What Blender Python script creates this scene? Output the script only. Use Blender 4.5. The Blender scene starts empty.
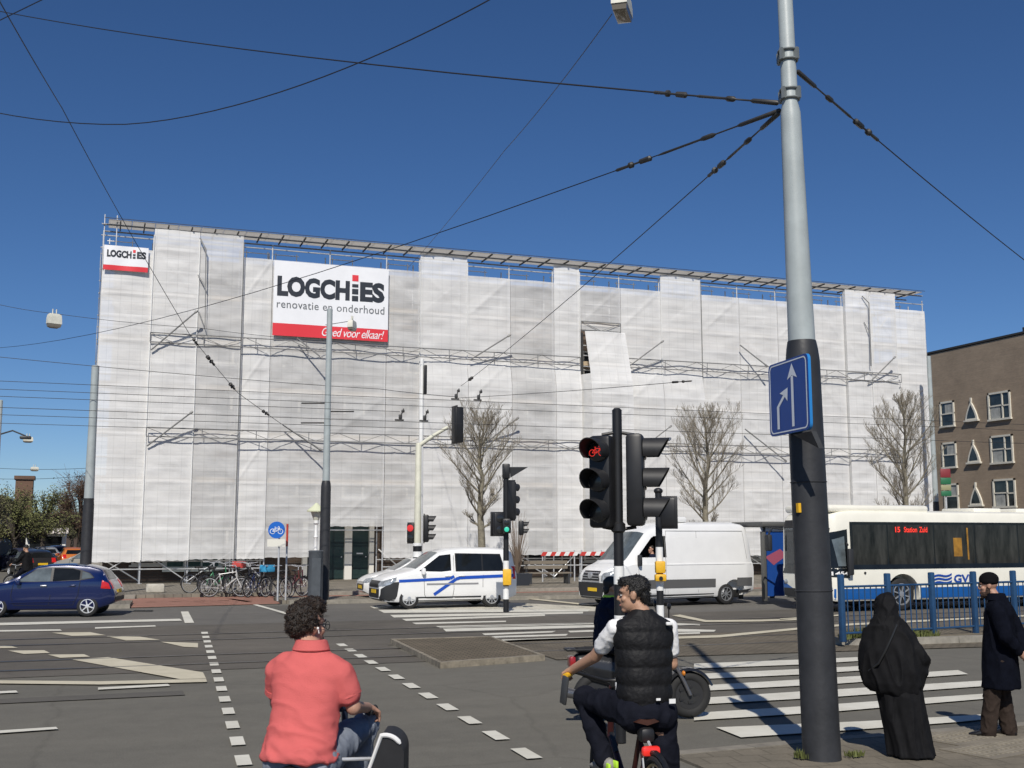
import bpy, bmesh, math, random
from mathutils import Vector, Matrix, Quaternion, noise
from mathutils.bvhtree import BVHTree
R = math.radians
V = Vector
random.seed(7)
scene = bpy.context.scene
col = scene.collection

# ------------------------------------------------------------------ camera
# world axes: x runs along the street (to the right), y across it towards the wrapped building
FPX = 1130.0
PITCH = math.atan(152.0 / FPX)
YAW = R(20)
EYE = V((0, 0, 2.1))
cam_d = bpy.data.cameras.new('camera')
cam_d.sensor_width = 36.0
cam_d.lens = FPX / 1024 * 36.0
cam_d.clip_start = 0.1
cam_d.clip_end = 6000
cam = bpy.data.objects.new('camera', cam_d)
col.objects.link(cam)
cam.location = EYE
cam.rotation_euler = (R(90) + PITCH, 0, -YAW)
scene.camera = cam

# ------------------------------------------------------------------ sky, sun, exposure
SUN_EL = R(43)
SUN_TO = V((-0.40, -0.917, 0)).normalized()          # horizontal direction towards the sun
world = bpy.data.worlds.new('World')
scene.world = world
world.use_nodes = True
wn = world.node_tree.nodes
wl = world.node_tree.links
wn.clear()
wo = wn.new('ShaderNodeOutputWorld')
wb = wn.new('ShaderNodeBackground')
sky = wn.new('ShaderNodeTexSky')
sky.sky_type = 'NISHITA'
sky.sun_disc = False
sky.sun_elevation = SUN_EL
sky.sun_rotation = math.atan2(SUN_TO.x, SUN_TO.y)
sky.air_density = 0.75
sky.dust_density = 0.12
sky.ozone_density = 6.0
wb.inputs['Strength'].default_value = 0.078
hs = wn.new('ShaderNodeHueSaturation')
hs.inputs['Saturation'].default_value = 1.12
hs.inputs['Hue'].default_value = 0.504
wl.new(sky.outputs[0], hs.inputs['Color'])
wl.new(hs.outputs[0], wb.inputs['Color'])
wl.new(wb.outputs[0], wo.inputs['Surface'])
sun_d = bpy.data.lights.new('sun', 'SUN')
sun_d.energy = 4.3
sun_d.angle = R(0.5)
sun_d.color = (1.0, 0.945, 0.86)
sun = bpy.data.objects.new('sun', sun_d)
col.objects.link(sun)
sd = V((SUN_TO.x * math.cos(SUN_EL), SUN_TO.y * math.cos(SUN_EL), math.sin(SUN_EL)))
sun.rotation_euler = sd.to_track_quat('Z', 'Y').to_euler()
sun.location = sd * 60
scene.view_settings.view_transform = 'Standard'
scene.view_settings.look = 'None'
scene.view_settings.gamma = 1
scene.view_settings.exposure = 0.0
scene.render.engine = 'CYCLES'
scene.cycles.max_bounces = 8
scene.cycles.transparent_max_bounces = 12

# ------------------------------------------------------------------ where a sight line meets the place
CY, SY = math.cos(YAW), math.sin(YAW)
def ray(px, py):
    x = (px - 512) / FPX
    y = (384 - py) / FPX
    f = math.cos(PITCH) - y * math.sin(PITCH)
    z = math.sin(PITCH) + y * math.cos(PITCH)
    return V((x * CY + f * SY, -x * SY + f * CY, z))
def gp(px, py, z=0.0):
    d = ray(px, py)
    t = (z - EYE.z) / d.z
    return EYE + d * t
def pv(px, py, v):
    d = ray(px, py)
    return EYE + d * (v / d.y)
def pu(px, py, u):
    d = ray(px, py)
    return EYE + d * (u / d.x)
def pd(px, py, D):
    d = ray(px, py)
    return EYE + d * (D / (d.x * SY + d.y * CY))
CAMF = V((SY, CY, 0))       # level viewing direction
CAMR = V((CY, -SY, 0))

# ------------------------------------------------------------------ materials
MATS = {}
def mat(name, colr, rough=0.6, metal=0.0, var=0.0, vscale=3.0, bump=0.0, bscale=60.0, coat=0.0, emit=0.0, spec=0.5, stretch=None, col2=None, detail=5.0):
    if name in MATS:
        return MATS[name]
    m = bpy.data.materials.new(name)
    m.use_nodes = True
    nt = m.node_tree
    b = nt.nodes['Principled BSDF']
    c4 = (colr[0], colr[1], colr[2], 1)
    b.inputs['Base Color'].default_value = c4
    b.inputs['Roughness'].default_value = rough
    b.inputs['Metallic'].default_value = metal
    b.inputs['Specular IOR Level'].default_value = spec
    b.inputs['Coat Weight'].default_value = coat
    b.inputs['Coat Roughness'].default_value = 0.05
    if emit:
        b.inputs['Emission Color'].default_value = c4
        b.inputs['Emission Strength'].default_value = emit
    if var or bump or col2:
        tc = nt.nodes.new('ShaderNodeTexCoord')
        mp = nt.nodes.new('ShaderNodeMapping')
        nt.links.new(tc.outputs['Object'], mp.inputs['Vector'])
        if stretch:
            mp.inputs['Scale'].default_value = stretch
    if var or col2:
        n = nt.nodes.new('ShaderNodeTexNoise')
        n.inputs['Scale'].default_value = vscale
        n.inputs['Detail'].default_value = detail
        n.inputs['Roughness'].default_value = 0.65
        nt.links.new(mp.outputs[0], n.inputs['Vector'])
        rp = nt.nodes.new('ShaderNodeValToRGB')
        rp.color_ramp.elements[0].position = 0.32
        rp.color_ramp.elements[1].position = 0.68
        a = [max(0, c * (1 - var)) for c in colr]
        d = [min(1, c * (1 + var)) for c in (col2 or colr)]
        rp.color_ramp.elements[0].color = (a[0], a[1], a[2], 1)
        rp.color_ramp.elements[1].color = (d[0], d[1], d[2], 1)
        nt.links.new(n.outputs['Fac'], rp.inputs['Fac'])
        nt.links.new(rp.outputs['Color'], b.inputs['Base Color'])
    if bump:
        n2 = nt.nodes.new('ShaderNodeTexNoise')
        n2.inputs['Scale'].default_value = bscale
        n2.inputs['Detail'].default_value = 4
        nt.links.new(mp.outputs[0], n2.inputs['Vector'])
        bp = nt.nodes.new('ShaderNodeBump')
        bp.inputs['Strength'].default_value = bump
        bp.inputs['Distance'].default_value = 0.02
        nt.links.new(n2.outputs['Fac'], bp.inputs['Height'])
        nt.links.new(bp.outputs[0], b.inputs['Normal'])
    MATS[name] = m
    return m

def nodes_of(name):
    m = bpy.data.materials.new(name)
    m.use_nodes = True
    nt = m.node_tree
    MATS[name] = m
    return m, nt, nt.nodes['Principled BSDF']

def nz(nt, vec, scale, detail=5, rough=0.6):
    n = nt.nodes.new('ShaderNodeTexNoise')
    n.inputs['Scale'].default_value = scale
    n.inputs['Detail'].default_value = detail
    n.inputs['Roughness'].default_value = rough
    nt.links.new(vec, n.inputs['Vector'])
    return n.outputs['Fac']
def ramp(nt, fac, stops):
    r = nt.nodes.new('ShaderNodeValToRGB')
    el = r.color_ramp.elements
    while len(el) < len(stops):
        el.new(0.5)
    for e, (p, c) in zip(el, stops):
        e.position = p
        e.color = (c[0], c[1], c[2], 1)
    nt.links.new(fac, r.inputs['Fac'])
    return r.outputs['Color']
def mixc(nt, a, b, fac, mode='MIX'):
    n = nt.nodes.new('ShaderNodeMix')
    n.data_type = 'RGBA'
    n.blend_type = mode
    if isinstance(fac, (int, float)):
        n.inputs[0].default_value = fac
    else:
        nt.links.new(fac, n.inputs[0])
    for s, k in ((a, 6), (b, 7)):
        if isinstance(s, tuple):
            n.inputs[k].default_value = (s[0], s[1], s[2], 1)
        else:
            nt.links.new(s, n.inputs[k])
    return n.outputs[2]
def coords(nt, kind='Object', scale=(1, 1, 1), rot=(0, 0, 0)):
    tc = nt.nodes.new('ShaderNodeTexCoord')
    mp = nt.nodes.new('ShaderNodeMapping')
    mp.inputs['Scale'].default_value = scale
    mp.inputs['Rotation'].default_value = rot
    nt.links.new(tc.outputs[kind], mp.inputs['Vector'])
    return mp.outputs[0]
def bump(nt, b, fac, strength=0.3, dist=0.01):
    bp = nt.nodes.new('ShaderNodeBump')
    bp.inputs['Strength'].default_value = strength
    bp.inputs['Distance'].default_value = dist
    nt.links.new(fac, bp.inputs['Height'])
    nt.links.new(bp.outputs[0], b.inputs['Normal'])

def asphalt(name, base, patch, crack=True):
    m, nt, b = nodes_of(name)
    v = coords(nt)
    big = nz(nt, v, 0.25, 4)
    c = ramp(nt, big, [(0.3, base), (0.7, patch)])
    sv = coords(nt, scale=(0.12, 1.2, 1))                   # worn lanes along the street
    lane = nz(nt, sv, 0.8, 3)
    c = mixc(nt, c, ramp(nt, lane, [(0.35, (0.85, 0.85, 0.85)), (0.65, (1.1, 1.09, 1.07))]), 0.5, 'MULTIPLY')
    fine = nz(nt, v, 70, 3, 0.8)
    c = mixc(nt, c, ramp(nt, fine, [(0.3, (0.6, 0.6, 0.6)), (0.72, (1.45, 1.42, 1.38))]), 0.6, 'MULTIPLY')
    mid = nz(nt, v, 3.0, 6, 0.7)
    c = mixc(nt, c, ramp(nt, mid, [(0.35, (0.86, 0.86, 0.86)), (0.65, (1.09, 1.09, 1.08))]), 0.5, 'MULTIPLY')
    if crack:
        vo = nt.nodes.new('ShaderNodeTexVoronoi')
        vo.feature = 'DISTANCE_TO_EDGE'
        vo.inputs['Scale'].default_value = 0.22
        wv = nt.nodes.new('ShaderNodeMix'); wv.data_type = 'VECTOR'; wv.inputs[0].default_value = 0.25
        n2 = nt.nodes.new('ShaderNodeTexNoise'); n2.inputs['Scale'].default_value = 1.3; n2.inputs['Detail'].default_value = 6
        nt.links.new(v, n2.inputs['Vector'])
        nt.links.new(v, wv.inputs[4]); nt.links.new(n2.outputs['Color'], wv.inputs[5])
        nt.links.new(wv.outputs[1], vo.inputs['Vector'])
        cr = ramp(nt, vo.outputs['Distance'], [(0.0, (0.45, 0.45, 0.45)), (0.008, (1, 1, 1))])
        c = mixc(nt, c, cr, 0.22, 'MULTIPLY')
    nt.links.new(c, b.inputs['Base Color'])
    b.inputs['Roughness'].default_value = 0.9
    b.inputs['Specular IOR Level'].default_value = 0.15
    bump(nt, b, fine, 0.5, 0.01)
    return m

def paving(name, c1, c2, mortar, bw, bh, rot=0.0, ms=0.012, bumpy=0.4, offset=0.5):
    m, nt, b = nodes_of(name)
    v = coords(nt, rot=(0, 0, rot))
    br = nt.nodes.new('ShaderNodeTexBrick')
    br.inputs['Color1'].default_value = (*c1, 1)
    br.inputs['Color2'].default_value = (*c2, 1)
    br.inputs['Mortar'].default_value = (*mortar, 1)
    br.inputs['Scale'].default_value = 1
    br.inputs['Mortar Size'].default_value = ms
    br.inputs['Brick Width'].default_value = bw
    br.inputs['Row Height'].default_value = bh
    br.offset = offset
    nt.links.new(v, br.inputs['Vector'])
    d = nz(nt, v, 1.1, 6, 0.7)
    c = mixc(nt, br.outputs['Color'], ramp(nt, d, [(0.3, (0.66, 0.66, 0.64)), (0.7, (1.18, 1.16, 1.12))]), 0.75, 'MULTIPLY')
    g = nz(nt, v, 45, 3, 0.8)
    c = mixc(nt, c, ramp(nt, g, [(0.3, (0.7, 0.7, 0.7)), (0.7, (1.25, 1.25, 1.25))]), 0.5, 'MULTIPLY')
    nt.links.new(c, b.inputs['Base Color'])
    b.inputs['Roughness'].default_value = 0.9
    b.inputs['Specular IOR Level'].default_value = 0.15
    bump(nt, b, br.outputs['Fac'], -bumpy, 0.008)
    return m

def brickwall(name, c1, c2, mortar, axis='x'):
    m, nt, b = nodes_of(name)
    tc = nt.nodes.new('ShaderNodeTexCoord')
    sp = nt.nodes.new('ShaderNodeSeparateXYZ')
    cb = nt.nodes.new('ShaderNodeCombineXYZ')
    nt.links.new(tc.outputs['Object'], sp.inputs[0])
    nt.links.new(sp.outputs[0 if axis == 'x' else 1], cb.inputs[0])
    nt.links.new(sp.outputs[2], cb.inputs[1])
    br = nt.nodes.new('ShaderNodeTexBrick')
    br.inputs['Color1'].default_value = (*c1, 1)
    br.inputs['Color2'].default_value = (*c2, 1)
    br.inputs['Mortar'].default_value = (*mortar, 1)
    br.inputs['Scale'].default_value = 1
    br.inputs['Mortar Size'].default_value = 0.012
    br.inputs['Brick Width'].default_value = 0.22
    br.inputs['Row Height'].default_value = 0.065
    nt.links.new(cb.outputs[0], br.inputs['Vector'])
    d = nz(nt, cb.outputs[0], 0.5, 6, 0.7)
    c = mixc(nt, br.outputs['Color'], ramp(nt, d, [(0.3, (0.75, 0.74, 0.72)), (0.7, (1.15, 1.13, 1.1))]), 0.8, 'MULTIPLY')
    mp2 = nt.nodes.new('ShaderNodeMapping'); mp2.inputs['Scale'].default_value = (0.5, 9, 1)
    nt.links.new(cb.outputs[0], mp2.inputs['Vector'])
    e = nz(nt, mp2.outputs[0], 1.0, 5, 0.8)
    c = mixc(nt, c, ramp(nt, e, [(0.3, (0.8, 0.8, 0.8)), (0.7, (1.15, 1.15, 1.15))]), 0.6, 'MULTIPLY')
    nt.links.new(c, b.inputs['Base Color'])
    b.inputs['Roughness'].default_value = 0.9
    return m

def netting(name, alpha, white):
    """woven white debris netting: lets part of the light and of the view through"""
    m, nt, b = nodes_of(name)
    out = nt.nodes['Material Output']
    v = coords(nt)
    hz = coords(nt, scale=(0.25, 1, 2.2))
    n1 = nz(nt, hz, 1.1, 5, 0.65)
    c = ramp(nt, n1, [(0.3, tuple(white * k for k in (0.93, 0.93, 0.92))), (0.7, (white, white * .99, white * 0.96))])
    # eyelet bands and weave seams
    sp = nt.nodes.new('ShaderNodeSeparateXYZ'); nt.links.new(v, sp.inputs[0])
    def seam(sock, period, w, dark):
        a = nt.nodes.new('ShaderNodeMath'); a.operation = 'DIVIDE'; a.inputs[1].default_value = period; nt.links.new(sock, a.inputs[0])
        f = nt.nodes.new('ShaderNodeMath'); f.operation = 'FRACT'; nt.links.new(a.outputs[0], f.inputs[0])
        g = nt.nodes.new('ShaderNodeMath'); g.operation = 'LESS_THAN'; g.inputs[1].default_value = w / period; nt.links.new(f.outputs[0], g.inputs[0])
        return g.outputs[0]
    s1 = seam(sp.outputs[0], 0.46, 0.03, 0)
    s2 = seam(sp.outputs[2], 0.5, 0.025, 0)
    mx = nt.nodes.new('ShaderNodeMath'); mx.operation = 'MAXIMUM'
    nt.links.new(s1, mx.inputs[0]); nt.links.new(s2, mx.inputs[1])
    c = mixc(nt, c, (white * 0.87, white * 0.87, white * 0.85), mx.outputs[0])
    df = nt.nodes.new('ShaderNodeBsdfDiffuse')
    nt.links.new(c, df.inputs['Color'])
    tl = nt.nodes.new('ShaderNodeBsdfTranslucent')
    tl.inputs['Color'].default_value = (white, white, white, 1)
    m1 = nt.nodes.new('ShaderNodeMixShader'); m1.inputs[0].default_value = 0.18
    nt.links.new(df.outputs[0], m1.inputs[1]); nt.links.new(tl.outputs[0], m1.inputs[2])
    tr = nt.nodes.new('ShaderNodeBsdfTransparent')
    m2 = nt.nodes.new('ShaderNodeMixShader')
    sn = nz(nt, coords(nt, scale=(0.5, 1, 1.5)), 0.7, 4, 0.6)
    mr = nt.nodes.new('ShaderNodeMapRange')
    mr.inputs[1].default_value = 0.3; mr.inputs[2].default_value = 0.7
    mr.inputs[3].default_value = alpha * 0.6; mr.inputs[4].default_value = alpha * 1.3
    nt.links.new(sn, mr.inputs[0])
    nt.links.new(mr.outputs[0], m2.inputs[0])
    nt.links.new(m1.outputs[0], m2.inputs[1]); nt.links.new(tr.outputs[0], m2.inputs[2])
    nt.links.new(m2.outputs[0], out.inputs['Surface'])
    bp = nt.nodes.new('ShaderNodeBump'); bp.inputs['Strength'].default_value = 0.4; bp.inputs['Distance'].default_value = 0.08
    wr = nz(nt, coords(nt, scale=(0.35, 1, 1.5)), 1.3, 4, 0.5)
    vf = nz(nt, coords(nt, scale=(2.6, 1, 0.10)), 1.2, 3, 0.5)          # upright folds
    hf_ = nz(nt, coords(nt, scale=(0.15, 1, 5.0)), 1.0, 4, 0.6)         # tight creases between the ties
    a1 = nt.nodes.new('ShaderNodeMath'); a1.operation = 'ADD'; a2 = nt.nodes.new('ShaderNodeMath'); a2.operation = 'MULTIPLY_ADD'; a2.inputs[1].default_value = 0.45
    nt.links.new(wr, a1.inputs[0]); nt.links.new(vf, a1.inputs[1]); nt.links.new(hf_, a2.inputs[0]); nt.links.new(a1.outputs[0], a2.inputs[2])
    nt.links.new(a2.outputs[0], bp.inputs['Height'])
    nt.links.new(bp.outputs[0], df.inputs['Normal'])
    return m

BLACK = mat('black_paint', (0.012, 0.012, 0.013), 0.45, var=0.2, vscale=8)
DARKM = mat('dark_grey_metal', (0.045, 0.047, 0.05), 0.5, var=0.25, vscale=4, bump=0.1, bscale=30)
POLEDK = mat('pole_anthracite', (0.03, 0.031, 0.034), 0.5, var=0.25, vscale=3, bump=0.1, bscale=25, spec=0.4)
POLEGR = mat('pole_light_grey', (0.36, 0.40, 0.40), 0.45, var=0.1, vscale=3, bump=0.05)
CREAM = mat('cream_paint', (0.66, 0.64, 0.47), 0.5, var=0.1, vscale=4)
WHITEP = mat('white_paint', (0.78, 0.78, 0.76), 0.45, var=0.06, vscale=5)
CARWHITE = mat('white_car_paint', (0.80, 0.80, 0.785), 0.3, coat=0.6, var=0.03, vscale=2)
BUSWHITE = mat('white_bus_paint', (0.82, 0.795, 0.69), 0.35, coat=0.4, var=0.05, vscale=1.5)
BUSBLUE = mat('blue_bus_paint', (0.005, 0.095, 0.34), 0.35, coat=0.4, var=0.08, vscale=2)
CARBLUE = mat('deep_blue_car_paint', (0.003, 0.012, 0.075), 0.25, 0.1, coat=1.0)
FENCEBL = mat('blue_railing_paint', (0.018, 0.062, 0.145), 0.45, var=0.15, vscale=6)
GALV = mat('galvanised_steel', (0.55, 0.56, 0.57), 0.45, 0.35, var=0.15, vscale=6)
GIRD = mat('weathered_steel', (0.24, 0.24, 0.235), 0.55, 0.3, var=0.2, vscale=6)
STEELDK = mat('dark_steel', (0.06, 0.058, 0.055), 0.5, 0.4, var=0.2, vscale=6)
WIRE = mat('wire_black', (0.016, 0.016, 0.018), 0.55)
RUBBER = mat('rubber', (0.018, 0.018, 0.018), 0.8, var=0.2, vscale=12)
GLASSDK = mat('dark_glass', (0.010, 0.012, 0.014), 0.05, spec=0.3, var=0.4, vscale=1.4)
GLASSMID = mat('pale_glass', (0.10, 0.12, 0.13), 0.08, spec=0.6, var=0.4, vscale=2)
PLASTIC = mat('charcoal_plastic', (0.022, 0.023, 0.025), 0.6)
ALLOY = mat('alloy', (0.55, 0.56, 0.57), 0.35, 0.6)
WOOD = mat('scaffold_board', (0.42, 0.33, 0.22), 0.8, var=0.3, vscale=5, stretch=(0.3, 3, 3))
REDL = mat('red_lens', (0.55, 0.012, 0.012), 0.25, coat=0.5)
REDLED = mat('lit_red', (.75, 0.04, 0.025), 0.4, emit=0.75)
GREENLED = mat('lit_green', (0.05, 0.75, 0.42), 0.4, emit=1.2)
YELLOW = mat('yellow_plastic', (0.75, 0.42, 0.02), 0.5, var=0.1, vscale=10)
ROADWHITE = None

def chain(o):
    m = o.matrix_basis.copy()
    while o.parent is not None:
        o = o.parent
        m = o.matrix_basis @ m
    return m

# ------------------------------------------------------------------ mesh building
class MB:
    def __init__(self):
        self.v = []; self.f = []; self.m = []
    def add(self, vs, fs, mi=0):
        o = len(self.v)
        self.v.extend([V(p) for p in vs])
        for f in fs:
            self.f.append(tuple(i + o for i in f)); self.m.append(mi)
        return self
    def box(self, c, s, rot=None, mi=0):
        hx, hy, hz = s[0] / 2, s[1] / 2, s[2] / 2
        vs = [V((x, y, z)) for x in (-hx, hx) for y in (-hy, hy) for z in (-hz, hz)]
        if rot is not None:
            q = rot if isinstance(rot, Matrix) else Matrix.Rotation(rot, 3, 'Z')
            vs = [q @ p for p in vs]
        vs = [p + V(c) for p in vs]
        return self.add(vs, [(0, 1, 3, 2), (4, 6, 7, 5), (0, 4, 5, 1), (2, 3, 7, 6), (0, 2, 6, 4), (1, 5, 7, 3)], mi)
    def rbox(self, c, s, r=0.02, rot=None, mi=0):
        """box with bevelled edges"""
        bm = bmesh.new()
        bmesh.ops.create_cube(bm, size=1)
        for q in bm.verts:
            q.co = V((q.co.x * s[0], q.co.y * s[1], q.co.z * s[2]))
        bmesh.ops.bevel(bm, geom=bm.edges[:], offset=min(r, min(s) * 0.45), segments=2, affect='EDGES', profile=0.5)
        bm.verts.index_update()
        vs = [q.co.copy() for q in bm.verts]
        if rot is not None:
            mm = rot if isinstance(rot, Matrix) else Matrix.Rotation(rot, 3, 'Z')
            vs = [mm @ p for p in vs]
        self.add([p + V(c) for p in vs], [tuple(q.index for q in f.verts) for f in bm.faces], mi)
        bm.free()
        return self
    def tube(self, pts, r, n=8, mi=0, cap=True):
        pts = [V(p) for p in pts]
        if not isinstance(r, (list, tuple)):
            r = [r] * len(pts)
        vs = []; fs = []
        prev = None
        for i, p in enumerate(pts):
            if i == 0: d = pts[1] - p
            elif i == len(pts) - 1: d = p - pts[-2]
            else: d = (pts[i + 1] - pts[i]).normalized() + (p - pts[i - 1]).normalized()
            if d.length < 1e-9: d = V((0, 0, 1))
            d.normalize()
            if prev is None:
                a = d.orthogonal().normalized()
            else:
                a = prev - d * prev.dot(d)
                a = a.normalized() if a.length > 1e-6 else d.orthogonal().normalized()
            prev = a
            bb = d.cross(a)
            for k in range(n):
                t = 2 * math.pi * k / n
                vs.append(p + (a * math.cos(t) + bb * math.sin(t)) * r[i])
        for i in range(len(pts) - 1):
            for k in range(n):
                k2 = (k + 1) % n
                fs.append((i * n + k, i * n + k2, (i + 1) * n + k2, (i + 1) * n + k))
        if cap:
            fs.append(tuple(range(n - 1, -1, -1)))
            o = (len(pts) - 1) * n
            fs.append(tuple(o + k for k in range(n)))
        return self.add(vs, fs, mi)
    def cyl(self, p0, p1, r, n=12, mi=0, r1=None):
        return self.tube([p0, p1], [r, r if r1 is None else r1], n, mi)
    def lathe(self, c, axis, prof, n=20, mi=0):
        """profile [(along, radius)] turned about axis through c"""
        axis = V(axis).normalized(); c = V(c)
        a = axis.orthogonal().normalized(); b = axis.cross(a)
        vs = []; fs = []
        for (h, r) in prof:
            for k in range(n):
                t = 2 * math.pi * k / n
                vs.append(c + axis * h + (a * math.cos(t) + b * math.sin(t)) * max(r, 1e-4))
        for i in range(len(prof) - 1):
            for k in range(n):
                k2 = (k + 1) % n
                fs.append((i * n + k, i * n + k2, (i + 1) * n + k2, (i + 1) * n + k))
        fs.append(tuple(range(n - 1, -1, -1)))
        o = (len(prof) - 1) * n
        fs.append(tuple(o + k for k in range(n)))
        return self.add(vs, fs, mi)
    def prism(self, poly, z0, z1, mi=0):
        """horizontal polygon extruded"""
        n = len(poly)
        vs = [V((p[0], p[1], z0)) for p in poly] + [V((p[0], p[1], z1)) for p in poly]
        fs = [tuple(range(n - 1, -1, -1)), tuple(range(n, 2 * n))]
        fs += [(i, (i + 1) % n, n + (i + 1) % n, n + i) for i in range(n)]
        return self.add(vs, fs, mi)
    def slab(self, poly, d, mi=0):
        """any planar polygon of 3-D points extruded by vector d"""
        n = len(poly); d = V(d)
        vs = [V(p) for p in poly] + [V(p) + d for p in poly]
        fs = [tuple(range(n - 1, -1, -1)), tuple(range(n, 2 * n))]
        fs += [(i, (i + 1) % n, n + (i + 1) % n, n + i) for i in range(n)]
        return self.add(vs, fs, mi)
    def ell(self, c, r, rot=None, n=14, m=9, mi=0):
        vs = []; fs = []
        for i in range(m + 1):
            ph = math.pi * i / m
            for k in range(n):
                t = 2 * math.pi * k / n
                p = V((math.sin(ph) * math.cos(t) * r[0], math.sin(ph) * math.sin(t) * r[1], math.cos(ph) * r[2]))
                if rot is not None: p = rot @ p
                vs.append(p + V(c))
        for i in range(m):
            for k in range(n):
                k2 = (k + 1) % n
                fs.append((i * n + k, (i + 1) * n + k, (i + 1) * n + k2, i * n + k2))
        return self.add(vs, fs, mi)
    def loft(self, rings, mi=0):
        n = len(rings[0]); vs = [p for r in rings for p in r]; fs = []
        for i in range(len(rings) - 1):
            for k in range(n):
                k2 = (k + 1) % n
                fs.append((i * n + k, i * n + k2, (i + 1) * n + k2, (i + 1) * n + k))
        fs.append(tuple(range(n - 1, -1, -1)))
        o = (len(rings) - 1) * n
        fs.append(tuple(o + k for k in range(n)))
        return self.add(vs, fs, mi)
    def torus(self, c, axis, RR, r, n=28, m=8, mi=0, arc=None):
        axis = V(axis).normalized(); c = V(c)
        a = axis.orthogonal().normalized(); b = axis.cross(a)
        pts = []
        for k in range(n + 1):
            t = 2 * math.pi * k / n
            pts.append(c + (a * math.cos(t) + b * math.sin(t)) * RR)
        return self.tube(pts, r, m, mi, cap=False)
    def mesh(self, name, mats, smooth=True, angle=40):
        me = bpy.data.meshes.new(name)
        me.from_pydata([tuple(p) for p in self.v], [], self.f)
        for mm in (mats if isinstance(mats, (list, tuple)) else [mats]):
            me.materials.append(mm)
        if any(self.m):
            me.polygons.foreach_set('material_index', self.m)
        bm = bmesh.new(); bm.from_mesh(me)
        bmesh.ops.remove_doubles(bm, verts=bm.verts, dist=1e-5)
        bmesh.ops.recalc_face_normals(bm, faces=bm.faces)
        bm.to_mesh(me); bm.free()
        if smooth:
            me.shade_smooth()
            me.set_sharp_from_angle(angle=R(angle))
        me.update()
        return me
    def build(self, name, mats, parent=None, w=True, smooth=True, angle=40):
        """w: the points are world points (else points in the parent's own frame)"""
        if parent is not None and w:
            inv = chain(parent).inverted()
            self.v = [inv @ p for p in self.v]
        o = bpy.data.objects.new(name, self.mesh(name, mats, smooth, angle))
        col.objects.link(o)
        if parent is not None:
            o.parent = parent
        return o
    def bake(self, mtx):
        self.v = [mtx @ p for p in self.v]
        return self

def tag(o, label=None, cat=None, group=None, kind=None):
    if label: o['label'] = label
    if cat: o['category'] = cat
    if group: o['group'] = group
    if kind: o['kind'] = kind
    return o
def thing(name, label, cat, loc=(0, 0, 0), rz=0.0, group=None, scale=1.0):
    o = bpy.data.objects.new(name, None)
    o.empty_display_size = 0.3
    col.objects.link(o)
    o.location = loc; o.rotation_euler = (0, 0, rz); o.scale = (scale,) * 3
    o.matrix_basis = Matrix.Translation(V(loc)) @ Matrix.Rotation(rz, 4, 'Z') @ Matrix.Scale(scale, 4)
    return tag(o, label, cat, group)
def copy_tree(o, parent=None, recolour=None):
    c = o.copy(); col.objects.link(c)
    if parent is not None: c.parent = parent
    if recolour:
        for i, s in enumerate(c.material_slots):
            if s.material and s.material.name in recolour:
                nm = recolour[s.material.name]
                s.link = 'OBJECT'; s.material = nm
    for ch in [x for x in bpy.data.objects if x.parent == o]:
        copy_tree(ch, c, recolour)
    return c
def place(o, loc, rz=0.0, scale=None, label=None):
    s = scale if scale is not None else o.scale[0]
    o.location = loc; o.rotation_euler = (0, 0, rz); o.scale = (s,) * 3
    if label: o['label'] = label
    return o
def structure(name, mb, m, smooth=False, kind='structure'):
    o = mb.build(name, m, smooth=smooth)
    o['kind'] = kind
    return o
def text_mb(s, bold=0.0, shear=0.0, spacing=1.0, ext=0.0, res=3):
    """lettering as flat mesh, scaled to a unit box: (verts, faces, aspect)"""
    cu = bpy.data.curves.new('lettering', 'FONT')
    cu.body = s; cu.offset = bold; cu.shear = shear; cu.space_character = spacing; cu.resolution_u = res
    o = bpy.data.objects.new('lettering', cu); col.objects.link(o)
    dg = bpy.context.evaluated_depsgraph_get()
    me = bpy.data.meshes.new_from_object(o.evaluated_get(dg))
    vs = [q.co.copy() for q in me.vertices]; fs = [tuple(p.vertices) for p in me.polygons]
    bpy.data.objects.remove(o); bpy.data.curves.remove(cu); bpy.data.meshes.remove(me)
    x0 = min(p.x for p in vs); x1 = max(p.x for p in vs); y0 = min(p.y for p in vs); y1 = max(p.y for p in vs)
    return [((p.x - x0) / (x1 - x0), (p.y - y0) / (y1 - y0)) for p in vs], fs
def put_text(mb, s, fn, rect, mi=0, **k):
    """rect (a0,b0,a1,b1) in the surface coordinates of fn(a,b)->point"""
    vs, fs = text_mb(s, **k)
    a0, b0, a1, b1 = rect
    mb.add([fn(a0 + (a1 - a0) * p[0], b0 + (b1 - b0) * p[1]) for p in vs], fs, mi)

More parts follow.
